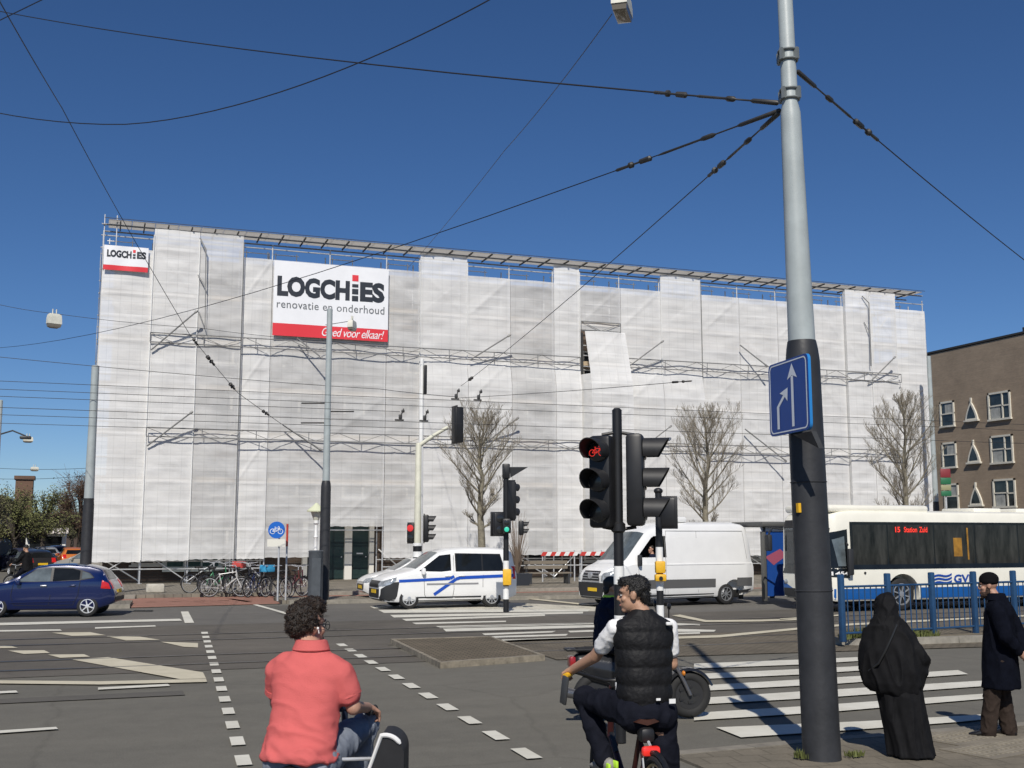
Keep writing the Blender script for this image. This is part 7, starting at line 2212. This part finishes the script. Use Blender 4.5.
# ---------------- man in the black quilted vest, one foot on the ground
D2 = 7.9; h0 = pd(645, 700, D2)
F = Fig((h0.x, h0.y, 0), 15)
vm = thing('person', 'man in a black quilted vest and white tee straddling a bicycle, looking left', 'person', (h0.x, h0.y, 0))
hc = F(-.055, .06, 1.700); nk = F(0, .03, 1.575)
hf = F.d(-math.sin(R(66)), math.cos(R(66)), -.10)
b = MB(); hm, hq = head(b, hc, hf, nk, 1.0)
torso(b, F, [(.92, 0, -.02, .15, .11), (1.0, 0, 0, .16, .115), (1.15, 0, 0, .15, .11), (1.35, 0, .02, .165, .11), (1.47, 0, .03, .155, .09), (1.54, 0, .03, .09, .07), (1.60, -.01, .035, .055, .055)])
arms = {-1: [F(-.195, .04, 1.475), F(-.265, .26, 1.265), F(-.355, .50, 1.15)], 1: [F(.195, .03, 1.475), F(.235, .08, 1.22), F(.25, .34, 1.16)]}
for s_ in (-1, 1):
    limb(b, arms[s_], [.042, .044, .031])
    hand(b, arms[s_][2], F.d(-.1 * (s_ < 0), .8, -.3), F.d(0, -.25, -1), 64, -s_)
legs = {-1: [F(-.10, .02, .93), F(-.285, .42, .96), F(-.20, .28, .57)], 1: [F(.10, .0, .93), F(.175, .05, .50), F(.225, -.02, .10)]}
for s_ in (-1, 1): limb(b, legs[s_], [.085, .06, .042])
remeshed(b, 'body', SKIN2, vm, .0075, 2)
face(vm, hq, hm)
b = MB()                                     # quilted vest: one roll per baffle
rings = []; zz = .975; base = [(.975, .185, .150), (1.10, .190, .152), (1.25, .195, .150), (1.38, .205, .145), (1.46, .222, .134), (1.515, .208, .116), (1.555, .130, .094), (1.585, .085, .080), (1.60, .078, .076)]
zs_ = [b_[0] for b_ in base]; xs_ = [b_[1] for b_ in base]; ys_ = [b_[2] for b_ in base]
n_ = 60
for i in range(n_ + 1):
    z = .975 + (1.60 - .975) * i / n_
    ph = (z - .985) / .118
    puff = .015 * abs(math.sin(math.pi * ph)) ** .55 if z < 1.50 else .006
    rings.append((z, 0, .01 + .02 * (z - 1), interp(zs_, xs_, z) + puff - .012, interp(zs_, ys_, z) + puff - .012))
torso(b, F, rings, 40, 2.3)
def vest_f(p, n):
    a = noise.noise(V((p.x * 16, p.y * 16, p.z * 9))); return .006 * a + .003 * noise.noise(p * 40)
vest = remeshed(b, 'quilted_vest', VESTM, vm, .008, 2, vest_f)
b = MB()
for s_ in (-1, 1):
    a0, a1 = arms[s_][0], arms[s_][1]; b = MB(); limb(b, [a0 - F.d(s_ * .07, 0, -.01), a0, a0.lerp(a1, .25), a0.lerp(a1, .62)], [.062, .062, .064, .062], 18)
    remeshed(b, 'tee_sleeve', TEE, vm, .010, 4, folds(16, .005, 1, 9))
b = MB()
for s_ in (-1, 1):
    l_ = legs[s_]; limb(b, [F(s_ * .09, -.02, .91), l_[0], l_[0].lerp(l_[1], .5), l_[1], l_[1].lerp(l_[2], .5), l_[2]], [.128, .120, .105, .088, .076, .066] if s_ < 0 else [.128, .118, .102, .086, .082, .080], 18)
b.ell(F(0, -.02, .93), (.185, .14, .11), frame(F.f))
tr_ = remeshed(b, 'trousers', TRACK, vm, .011, 5, folds(10, .011, .8, 5))
b = MB(); b.box(F(.13, -.165, 1.005), (.045, .006, .03), math.atan2(F.r.y, F.r.x)); b.box(F(.03, -.165, 1.02), (.03, .006, .015), math.atan2(F.r.y, F.r.x)); b.build('white_marks', WHITEP, tr_)
b = MB(); p_ = F(.14, -.115, 1.51); b.rbox(p_, (.05, .02, .022), .006, math.atan2(F.r.y, F.r.x)); b.build('shoulder_mark', WHITEP, vest)
b = MB(); shoe(b, F, -.19, .27, .49, 8, .28, -.08); sh = b.build('shoe', mat('shoe_grey', (.28, .27, .25), .7, var=.3, vscale=30), vm)
b = MB(); b.rbox(F(-.16, .24, .545), (.02, .16, .05), .008, math.atan2(F.r.y, F.r.x) + .2); b.rbox(F(-.205, .20, .53), (.02, .1, .05), .008, math.atan2(F.r.y, F.r.x)); b.build('neon_panel', NEON, sh)
b = MB(); shoe(b, F, .235, .0, 0, -10, .28); b.build('shoe', mat('shoe_grey', (.28, .27, .25)), vm)
b = MB()
b.ell(hq(0, -.032, .045), (.084, .096, .088), hm, 20, 14); b.ell(hq(0, -.078, -.015), (.070, .040, .06), hm, 16, 10); b.ell(hq(0, .035, .092), (.066, .062, .036), hm, 14, 9)
for s_ in (-1, 1): b.ell(hq(s_ * .070, -.02, .03), (.014, .04, .045), hm)
hair = remeshed(b, 'hair', HAIRB, vm, .008, 4, lambda p, n: .006 * noise.noise(p * 40) + .004 * noise.noise(p * 80))
strands(vm, hair, 1500, .020, HAIRB, .10, seed=6, rad=.0018, down=.55)
b = MB(); q_ = lambda *a: hq(*a); b.ell(hq(0, .040, -.082), (.054, .058, .045), hm, 14, 9); remeshed(b, 'stubble', mat('stubble', (.16, .095, .07), .7, var=.3, vscale=80), vm, .008, 2) if False else None
# his bicycle
bk = thing('bicycle', 'bicycle with a brown saddle and red rear light under the vest rider', 'bicycle', (h0.x, h0.y, 0))
FB = Fig((h0.x - CAMR.x * .04, h0.y - CAMR.y * .04, 0), 12)
b = MB(); bb_ = FB(0, .24, .30); st = FB(0, -.04, .83); hd_ = FB(0, .62, .93); hb_ = FB(0, .68, .66); rw = FB(0, -.34, .345); fw_ = FB(0, .82, .345)
b.cyl(bb_, st, .018, 10); b.cyl(bb_, hb_, .024, 10); b.cyl(st.lerp(bb_, .12), hd_, .017, 10); b.cyl(hb_, hd_ + V((0, 0, .08)), .025, 10)
for s_ in (-1, 1): b.tube([bb_ + FB.d(s_ * .03, 0, 0), rw + FB.d(s_ * .065, 0, 0), st.lerp(bb_, .15)], .010, 6); b.tube([hb_, hb_ + FB.d(s_ * .055, .03, -.08), fw_ + FB.d(s_ * .055, 0, 0)], .014, 6)
b.build('frame', mat('bike_red_black', (.05, .012, .012), .4, .2), bk)
for c in (rw, fw_):
    b = MB(); b.torus(c, FB.r, .32, .024, 36, 8); w_ = b.build('wheel', RUBBER, bk)
    b = MB(); b.torus(c, FB.r, .288, .012, 36, 5); b.cyl(c - FB.r * .05, c + FB.r * .05, .03, 10)
    for k in range(24):
        a = k * math.pi / 12; b.tube([c + FB.r * .025 * (-1) ** k, c + (FB.f * math.cos(a) + V((0, 0, math.sin(a)))) * .288], .0018, 3, cap=False)
    b.build('spokes', mat('spoke_brass', (.45, .38, .22), .4, .6), w_)
    b = MB(); pts = [c + (FB.f * math.cos(R(a)) + V((0, 0, math.sin(R(a))))) * .36 for a in (range(30, 200, 14) if c is rw else range(-10, 150, 14))]; b.tube(pts, .018, 6); b.build('mudguard', BLACK, bk)
b = MB(); b.tube([FB(-.37, .48, 1.115), FB(-.30, .54, 1.125), FB(-.06, .62, 1.05), FB(.06, .62, 1.05), FB(.27, .48, 1.125), FB(.30, .38, 1.12)], .013, 8); b.cyl(hd_, FB(0, .61, 1.05), .02, 8); b.build('handlebar', BLACK, bk)
b = MB(); b.cyl(FB(-.345, .51, 1.118), FB(-.40, .45, 1.11), .021, 10); b.build('yellow_grip', YELLOW, bk)
b = MB(); b.rbox(FB(-.42, .40, 1.02), (.022, .07, .20), .01, frame(FB.d(-.3, .9, .2))); b.build('hanging_pad', DARKM, bk)
b = MB(); b.loft([[FB(w_ * sx, y, .875 + dz) for sx, dz in ((-1, .0), (-.6, .02), (0, .014), (.6, .02), (1, 0), (0, -.022))] for y, w_ in ((-.17, .08), (-.14, .092), (-.06, .08), (.04, .05), (.13, .025))]); b.build('saddle', mat('saddle_brown', (.055, .02, .012), .4, var=.2, vscale=15), bk)
b = MB(); b.rbox(FB(0, -.23, .70), (.125, .05, .065), .02, math.atan2(FB.r.y, FB.r.x)); b.build('rear_light', mat('rear_light_red', (.75, .03, .02), .25, coat=.6, emit=.25), bk)
b = MB(); b.tube([FB(-.06, -.24, .66), FB(-.065, -.30, .5), rw + FB.d(-.07, 0, 0)], .007, 5); b.tube([FB(.06, -.24, .66), rw + FB.d(.07, 0, 0)], .007, 5); b.cyl(st, FB(0, -.22, .73), .010, 6); b.build('carrier_stays', GALV, bk)
b = MB(); b.rbox(FB(.0, -.13, .79), (.10, .12, .10), .03, math.atan2(FB.r.y, FB.r.x)); b.build('saddle_bag', BLACK, bk)
b = MB(); b.torus(bb_, FB.r, .09, .009, 20, 5); b.cyl(bb_ - FB.r * .1, bb_ + FB.r * .1, .018, 8); b.cyl(bb_ - FB.r * .09, FB(-.11, .28, .46), .012, 6); b.rbox(FB(-.16, .28, .47), (.11, .09, .02), .008); b.cyl(bb_ + FB.r * .09, FB(.10, .20, .14), .012, 6); b.rbox(FB(.15, .20, .13), (.1, .09, .02), .008); b.build('crank', GALV, bk)

# ---------------- motor scooter and its rider, half hidden behind the vest rider
D3 = 13.4; fwp = pd(691.5, 697.5, D3); sc0 = V((fwp.x, fwp.y, 0)) - CAMR * 1.20
S = Fig((sc0.x, sc0.y, 0), -90 + 8)        # +y of the frame points to the right of the picture
ms = thing('motor_scooter', 'black motor scooter with a red tail light, its front wheel on the zebra', 'scooter', tuple(sc0))
def sS(x, y, z): return S(x, y, z)
for y_, nm in ((1.20, 'f'), (.10, 'r')):
    c = sS(0, y_, .27)
    b = MB(); b.torus(c, S.r, .205, .064, 32, 10); w_ = b.build('wheel', RUBBER, ms)
    b = MB(); b.lathe(c - S.r * .05, S.r, [(0, .165), (.02, .15), (.08, .15), (.10, .165)], 20); b.build('rim', mat('scooter_rim', (.05, .05, .052), .4, .5), w_)
    b = MB()
    for k in range(5):
        a = k * 1.2566; b.box(c + (S.f * math.cos(a) + V((0, 0, math.sin(a)))) * .09, (.12, .115, .025), Matrix.Rotation(0, 3, 'Z'))
    b.build('rim_spokes', mat('scooter_rim', (.05, .05, .052)), w_)
BLK2 = mat('scooter_black', (.014, .015, .018), .35, coat=.5)
b = MB()
def sring(y, z0, z1, w_): return [sS(w_ * math.cos(k * .5236) , y, (z0 + z1) / 2 + (z1 - z0) / 2 * math.sin(k * .5236)) for k in range(12)]
b.loft([sring(-.17, .60, .72, .04), sring(-.12, .54, .76, .09), sring(.03, .42, .78, .135), sring(.25, .36, .76, .15), sring(.42, .30, .70, .14), sring(.52, .26, .42, .14), sring(.80, .22, .34, .14), sring(.90, .24, .40, .14)])
b.loft([sring(.84, .28, .36, .15), sring(.88, .30, .60, .18), sring(.95, .40, .86, .19), sring(1.0, .55, .92, .15), sring(1.05, .66, .90, .08)])
remeshed(b, 'body', BLK2, ms, .016, 3)
b = MB(); b.loft([sring(-.12, .76, .80, .08), sring(-.02, .765, .83, .12), sring(.18, .755, .83, .14), sring(.38, .72, .78, .12), sring(.44, .70, .75, .07)]); b.build('seat', RUBBER, ms)
b = MB(); b.rbox(sS(0, -.185, .66), (.20, .07, .13), .02, math.atan2(S.r.y, S.r.x)); b.build('tail_light', mat('scooter_tail_red', (.30, .012, .015), .3, coat=.6), ms)
b = MB(); b.tube([sS(-.11, .02, .80), sS(-.11, -.20, .80), sS(.11, -.20, .80), sS(.11, .02, .80)], .014, 8); b.rbox(sS(0, -.20, .80), (.22, .12, .03), .01, math.atan2(S.r.y, S.r.x)); b.build('grab_rail', BLACK, ms)
b = MB()
for s_ in (-1, 1): b.tube([sS(s_ * .085, 1.02, .62), sS(s_ * .09, 1.12, .44), sS(s_ * .09, 1.20, .27)], .022, 8)
b.cyl(sS(0, 1.0, .6), sS(0, .93, 1.02), .03, 8); b.build('fork', mat('fork_grey', (.18, .18, .19), .35, .6), ms)
b = MB(); rg = []
for a in range(20, 165, 14): rg.append([sS(x, 1.20 + math.cos(R(a)) * rr, .27 + math.sin(R(a)) * rr) for x, rr in ((-.085, .275), (-.05, .305), (.05, .305), (.085, .275), (.04, .285), (-.04, .285))])
b.loft(rg); b.build('front_mudguard', BLK2, ms)
b = MB(); b.tube([sS(-.33, .84, 1.04), sS(-.2, .92, 1.05), sS(.2, .92, 1.05), sS(.33, .84, 1.04)], .018, 8); b.rbox(sS(0, .94, 1.04), (.22, .16, .14), .05, math.atan2(S.r.y, S.r.x)); b.build('handlebar', BLACK, ms)
b = MB(); b.ell(sS(0, 1.03, .98), (.07, .05, .06), frame(S.f)); b.build('headlight', HEADL, ms)
b = MB(); b.ell(sS(.10, 1.12, .52), (.02, .03, .03)); b.ell(sS(-.10, 1.12, .52), (.02, .03, .03)); b.build('indicators', mat('amber', (.6, .2, .02), .3), ms)
b = MB()
for s_ in (-1, 1): b.cyl(sS(s_ * .22, .92, 1.06), sS(s_ * .30, .90, 1.26), .008, 6); b.ell(sS(s_ * .31, .90, 1.30), (.06, .02, .04), frame(S.f))
b.build('mirrors', BLACK, ms)
b = MB(); b.tube([sS(.12, .25, .32), sS(.17, .0, .28), sS(.19, -.28, .34)], [.03, .05, .055], 10); b.build('exhaust', mat('exhaust_grey', (.25, .25, .26), .3, .8), ms)
b = MB(); b.tube([sS(.1, .40, .26), sS(.2, .45, .02)], .014, 6); b.build('kick_stand', BLACK, ms)
b = MB(); b.lathe(sS(.05, 1.2, .27), S.r, [(0, .11), (.006, .11)], 20); b.build('brake_disc', mat('disc_dark', (.06, .06, .06), .4, .6), ms)
rd = thing('person', 'scooter rider in a navy jacket with a neon collar behind the vest rider', 'person', tuple(sc0 + CAMR * .22))
G = Fig(tuple(sc0 + S.f * .26), -82)
b = MB(); hm, hq = head(b, G(0, .05, 1.50), G.d(0, 1, -.05), G(0, .02, 1.37))
torso(b, G, [(.80, 0, 0, .15, .11), (1.0, 0, 0, .15, .11), (1.2, 0, 0, .17, .11), (1.32, 0, .01, .17, .10), (1.40, 0, .02, .06, .06)])
ra = {s_: [G(s_ * .20, .02, 1.28), G(s_ * .27, .25, 1.06), G(s_ * .29, .52, 1.06)] for s_ in (-1, 1)}
rl = {s_: [G(s_ * .10, .02, .86), G(s_ * .17, .42, .78), G(s_ * .14, .42, .38)] for s_ in (-1, 1)}
for s_ in (-1, 1): limb(b, ra[s_], [.05, .042, .03]); hand(b, ra[s_][2], G.d(0, .9, -.2), G.d(0, -.2, -1), 62, -s_); limb(b, rl[s_], [.085, .06, .045])
remeshed(b, 'body', SKIN2, rd, .009, 2); face(rd, hq, hm)
b = MB(); torso(b, G, [(.80, 0, -.02, .20, .16), (.95, 0, -.02, .20, .155), (1.15, 0, -.01, .21, .15), (1.28, 0, 0, .215, .135), (1.35, 0, .01, .13, .10), (1.40, 0, .015, .085, .08)])
for s_ in (-1, 1): limb(b, [ra[s_][0], ra[s_][1], ra[s_][2] - G.d(0, .05, 0)], [.085, .072, .058])
remeshed(b, 'jacket', NAVYJ, rd, .012, 5, folds(11, .012, 1, 2))
b = MB()
for s_ in (-1, 1): limb(b, [rl[s_][0], rl[s_][1], rl[s_][2]], [.11, .085, .07])
remeshed(b, 'trousers', TRACK, rd, .012, 4, folds(11, .01, 1, 6))
b = MB(); b.lathe(G(0, .015, 1.355), (0, 0, 1), [(0, .092), (.03, .085), (.06, .078)], 20); b.build('neon_collar', NEON, rd)
b = MB(); b.ell(hq(0, -.02, .05), (.088, .10, .085), hm, 16, 10); b.ell(hq(0, -.075, -.02), (.07, .04, .06), hm); remeshed(b, 'hair', HAIRB, rd, .01, 3, lambda p, n: .005 * noise.noise(p * 40))
b = MB()
for s_ in (-1, 1): shoe(b, G, s_ * .14, .45, .335, 0)
b.build('shoes', SHOEB, rd)

# ---------------- woman in the black robe
wg = gp(906, 757, .014); W0 = wg
F = Fig(tuple(wg), -14)
wm = thing('person', 'woman in a long black robe and head covering standing at the kerb', 'person', tuple(wg))
k_ = 1.0
b = MB(); hm, hq = head(b, F(-.13, .05, 1.50), F.d(.35, .9, -.05), F(-.10, .02, 1.34), .95)
torso(b, F, [(.78, 0, 0, .16, .12), (1.0, -.03, 0, .14, .11), (1.2, -.07, 0, .16, .11), (1.30, -.09, 0, .15, .09), (1.36, -.1, .01, .05, .05)])
for s_ in (-1, 1): limb(b, [F(s_ * .09, 0, .82), F(s_ * .09 + .01, .01, .45), F(s_ * .08 + .01, 0, .08)], [.09, .06, .045])
wa = {1: [F(.0, 0, 1.24), F(.12, -.0, 1.02), F(.205, .02, .78)], -1: [F(-.22, 0, 1.24), F(-.31, .05, 1.02), F(-.22, .12, .88)]}
for s_ in (1, -1): limb(b, wa[s_], [.05, .04, .028]); hand(b, wa[s_][2], F.d(-.1, .15, -1), F.d(-s_, .2, 0), 30, 1 if s_ > 0 else -1, .9)
remeshed(b, 'body', SKIN1, wm, .008, 2); face(wm, hq, hm, .95)
def ringf(z, cx, rx, ry, fold, nf, ph=0.0, n=72, cy=0.0):
    out = []
    for k in range(n):
        a = 2 * math.pi * k / n
        w_ = 1 + fold * math.sin(a * nf + ph) + fold * .6 * math.sin(a * (nf * 1.7) + ph * 2.3)
        out.append(F(cx + rx * math.cos(a) * w_, cy + ry * math.sin(a) * w_, z))
    return out
b = MB()                                    # skirt of the robe
rg = []
for i in range(26):
    t_ = i / 25; z = .015 + .95 * t_
    rg.append(ringf(z, .055 - .135 * t_, interp([0, .1, .5, 1], [.225, .215, .225, .235], t_), interp([0, .4, 1], [.20, .17, .16], t_), .055 * (1 - t_) + .012, 8, z * 1.6))
b.loft(rg); remeshed(b, 'robe_skirt', ROBE, wm, .011, 2, folds(8, .014, .2, 1))
b = MB()                                    # cape over shoulders and arms
prof = [(.62, -.05, .20, .17), (.66, -.07, .25, .19), (.74, -.09, .305, .205), (.86, -.095, .335, .205), (1.0, -.10, .322, .195), (1.14, -.11, .292, .178), (1.24, -.115, .262, .158), (1.31, -.12, .205, .135), (1.37, -.125, .145, .12), (1.42, -.128, .118, .115)]
rg = []
zs_ = [p[0] for p in prof]
for i in range(40):
    z = .62 + (1.42 - .62) * i / 39; t_ = (1.42 - z) / .8
    rg.append(ringf(z + 0, interp(zs_, [p[1] for p in prof], z), interp(zs_, [p[2] for p in prof], z), interp(zs_, [p[3] for p in prof], z), .035 * t_, 7, z * 2.5))
b.loft(rg)
limb(b, [F(.13, -.03, 1.06), F(.20, -.02, .98), F(.19, .03, .88)], [.10, .082, .070])
def cape_f(p, n):
    q = p
    u_ = (q.x) * 3.0; d = noise.noise(V((q.x * 7 + q.z * 2.0, q.y * 7, q.z * 2.2)))
    e = noise.noise(V((q.x * 14, q.y * 14, q.z * 5 + 4)))
    return .024 * (max(0, 1 - abs(d) * 2.6) ** 1.6 - .25) + .008 * e
cape = remeshed(b, 'cape', ROBE, wm, .011, 3, cape_f)
b = MB()
b.loft([ringf(z, cx, rx, ry, .012, 6, z * 3, cy=cy) for z, cx, rx, ry, cy in ((1.25, -.118, .20, .145, -.01), (1.30, -.12, .19, .148, -.005), (1.345, -.122, .165, .14, 0), (1.40, -.126, .130, .125, .01), (1.46, -.13, .118, .124, .02), (1.53, -.13, .116, .126, .03), (1.59, -.128, .100, .108, .03), (1.635, -.125, .06, .065, .03), (1.65, -.124, .02, .02, .03))])
remeshed(b, 'head_scarf', ROBE, wm, .010, 6, folds(12, .012, .5, 8))
b = MB()
pts = [F(-.045, -.165, 1.335), F(-.10, -.205, 1.22), F(-.17, -.225, 1.08), F(-.24, -.22, .95), F(-.34, -.12, .86)]
b.tube([p for p in pts], .011, 6); b.build('bag_strap', mat('strap_black', (.02, .02, .02), .35), wm)
b = MB()
for s_ in (-1, 1): shoe(b, F, s_ * .07 + .03, -.02 if s_ < 0 else .03, 0, -8 * s_, .24)
b.build('shoes', SHOEB, wm)

wm.scale = (.93, .93, .935)
# ---------------- man in the knitted cap and long navy coat
mg = gp(1006, 737, .014)
F = Fig(tuple(mg), 58)
mn = thing('person', 'bearded man in a black knitted cap and long navy coat at the right edge', 'person', tuple(mg))
hc = F(0, .10, 1.655); b = MB(); hm, hq = head(b, hc, F.d(-.22, .97, -.12), F(0, .02, 1.50))
torso(b, F, [(.88, 0, 0, .16, .12), (1.1, 0, 0, .16, .13), (1.3, 0, -.01, .18, .12), (1.42, 0, -.01, .17, .10), (1.50, 0, .01, .06, .06)])
# right arm folded behind the back, as in the picture
ma = {1: [F(.21, -.02, 1.40), F(.26, -.15, 1.12), F(.12, -.225, .88)], -1: [F(-.21, -.01, 1.40), F(-.27, -.10, 1.11), F(-.09, -.235, .89)]}
for s_ in (1, -1): limb(b, ma[s_], [.05, .044, .03])
hand(b, ma[1][2], F.d(-.6, -.35, -.4), F.d(-.3, -1, 0), 25, 1); hand(b, ma[-1][2], F.d(.8, -.12, -.35), F.d(0, -1, 0), 35, -1)
ml = {1: [F(.10, 0, .90), F(.11, .04, .49), F(.10, -.02, .08)], -1: [F(-.10, 0, .90), F(-.10, .10, .49), F(-.10, .16, .08)]}
for s_ in (1, -1): limb(b, ml[s_], [.09, .06, .045])
remeshed(b, 'body', SKIN1, mn, .008, 2); face(mn, hq, hm)
b = MB()
torso(b, F, [(.53, 0, .02, .235, .20), (.62, 0, .02, .232, .195), (.80, 0, .015, .222, .185), (1.0, 0, .015, .212, .17), (1.2, 0, .005, .22, .16), (1.34, 0, -.005, .235, .16), (1.42, 0, -.01, .215, .135), (1.48, 0, 0, .13, .11), (1.535, 0, .015, .095, .09)], 34, 2.2)
for s_ in (1, -1): limb(b, [F(s_ * .19, -.01, 1.40), ma[s_][1], ma[s_][2].lerp(ma[s_][1], .30)], [.098, .082, .062], 18)
ct = remeshed(b, 'coat', COAT, mn, .011, 5, folds(8, .012, .45, 12))
b = MB(); b.loft([[F(rx * math.cos(2 * math.pi * k / 24), .02 + ry * math.sin(2 * math.pi * k / 24), z) for k in range(24)] for rx, ry, z in ((.085, .08, 1.57), (.10, .095, 1.565), (.125, .115, 1.495), (.115, .105, 1.49), (.08, .078, 1.55))]); b.build('collar', COAT, ct)
b = MB()
for s_ in (1, -1): limb(b, [F(s_ * .1, 0, .85), ml[s_][1], ml[s_][2] + V((0, 0, -.02))], [.115, .092, .085], 16)
remeshed(b, 'trousers', TROUS, mn, .011, 4, folds(12, .012, .7, 14))
b = MB(); shoe(b, F, .10, -.02, 0, -6, .29); shoe(b, F, -.10, .16, 0, 8, .29); b.build('shoes', SHOEB, mn)
b = MB(); b.ell(hq(0, -.020, .062), (.089, .108, .086), hm, 22, 14); b.lathe(hq(0, -.012, .018), hm @ V((0, -.12, 1)), [(0, .094), (.01, .1), (.035, .1), (.045, .094)], 26)
remeshed(b, 'knitted_cap', mat('knit_black', (.008, .008, .009), .95, bump=.5, bscale=140, spec=.04), mn, .009, 3)
b = MB(); b.ell(hq(0, .045, -.088), (.060, .058, .052), hm, 16, 10); b.ell(hq(0, .070, -.115), (.038, .035, .032), hm)
for s_ in (-1, 1): b.ell(hq(s_ * .058, .012, -.055), (.014, .03, .045), hm)
remeshed(b, 'beard', mat('beard_brown', (.055, .03, .02), .8, var=.4, vscale=60, bump=.6, bscale=120), mn, .008, 3, lambda p, n: .006 * noise.noise(p * 60) - .002)

mn.scale = (.95, .95, .945)
# ---------------- driver of the tall van, at the open window
dv_ = thing('person', 'driver in dark clothes sitting at the open window of the tall white van', 'person', tuple(PVM @ V((2.0, -.55, .8))))
q0 = PVM @ V((2.0, -.55, 0))
F = Fig((q0.x, q0.y, 0), 82); s_v = .93
b = MB(); hm, hq = head(b, F(0, .02, 1.70), F.d(-.15, 1, -.05).lerp(-CAMF, .45), F(0, -.02, 1.545))
torso(b, F, [(1.0, 0, 0, .16, .11), (1.2, 0, -.01, .17, .11), (1.45, 0, -.02, .18, .11), (1.52, 0, -.02, .1, .08), (1.57, 0, -.015, .055, .055)])
for s_ in (-1, 1): limb(b, [F(s_ * .2, -.01, 1.45), F(s_ * .24, .15, 1.22), F(s_ * .2, .40, 1.28)], [.05, .042, .03]); hand(b, F(s_ * .2, .40, 1.28), F.d(-s_ * .3, .6, .3), F.d(-s_, .2, 0), 60, s_)
remeshed(b, 'body', SKIN1, dv_, .009, 2); face(dv_, hq, hm)
b = MB(); torso(b, F, [(1.0, 0, 0, .18, .13), (1.3, 0, -.01, .20, .13), (1.45, 0, -.02, .205, .125), (1.52, 0, -.02, .12, .09), (1.56, 0, -.015, .08, .075)])
for s_ in (-1, 1): limb(b, [F(s_ * .19, -.01, 1.45), F(s_ * .24, .15, 1.22)], [.075, .07])
remeshed(b, 'jacket', NAVYJ, dv_, .012, 4)
b = MB(); b.ell(hq(0, -.025, .045), (.084, .098, .085), hm, 16, 10); remeshed(b, 'hair', HAIRD, dv_, .01, 3, lambda p, n: .005 * noise.noise(p * 40))

# ---------------- cyclist far left, behind the blue hatchback
cg = pd(26, 592, 41.5); cg.z = 0
F = Fig((cg.x, cg.y, 0), 70)
cy_ = thing('person', 'cyclist in dark clothes riding past behind the blue hatchback', 'person', (cg.x, cg.y, 0))
b = MB(); hm, hq = head(b, F(0, .12, 1.66), F.d(0, 1, -.1), F(0, .06, 1.5))
torso(b, F, [(.9, 0, 0, .16, .12), (1.2, 0, .03, .17, .12), (1.4, 0, .05, .18, .11), (1.5, 0, .06, .06, .06)])
for s_ in (-1, 1):
    limb(b, [F(s_ * .2, .05, 1.4), F(s_ * .24, .25, 1.2), F(s_ * .24, .46, 1.1)], [.05, .042, .03]); hand(b, F(s_ * .24, .46, 1.1), F.d(0, .9, -.2), F.d(0, -.2, -1), 60, -s_)
    limb(b, [F(s_ * .1, 0, .93), F(s_ * .12, .40, .75 + .12 * s_), F(s_ * .12, .28, .34 + .15 * s_)], [.09, .06, .045])
remeshed(b, 'body', SKIN2, cy_, .012, 2); face(cy_, hq, hm)
b = MB(); torso(b, F, [(.85, 0, -.02, .2, .16), (1.2, 0, .02, .21, .15), (1.4, 0, .05, .21, .13), (1.52, 0, .06, .09, .09)])
for s_ in (-1, 1): limb(b, [F(s_ * .19, .05, 1.4), F(s_ * .24, .25, 1.2), F(s_ * .24, .42, 1.12)], [.085, .07, .055])
remeshed(b, 'coat', ROBE, cy_, .016, 4)
b = MB()
for s_ in (-1, 1): limb(b, [F(s_ * .1, 0, .92), F(s_ * .12, .40, .75 + .12 * s_), F(s_ * .12, .28, .34 + .15 * s_)], [.11, .085, .07])
remeshed(b, 'trousers', TRACK, cy_, .016, 4)
b = MB(); b.ell(hq(0, -.02, .05), (.09, .10, .085), hm); b.build('hair', HAIRB, cy_)
b = MB()
for s_ in (-1, 1): shoe(b, F, s_ * .12, .31, .25 + .15 * s_)
b.build('shoes', SHOEB, cy_)
q = F(0, -.34, 0)
bicycle('dark bicycle ridden by the cyclist behind the blue hatchback', (q.x, q.y, 0), math.atan2(F.f.y, F.f.x), (.03, .03, .03), group=None)
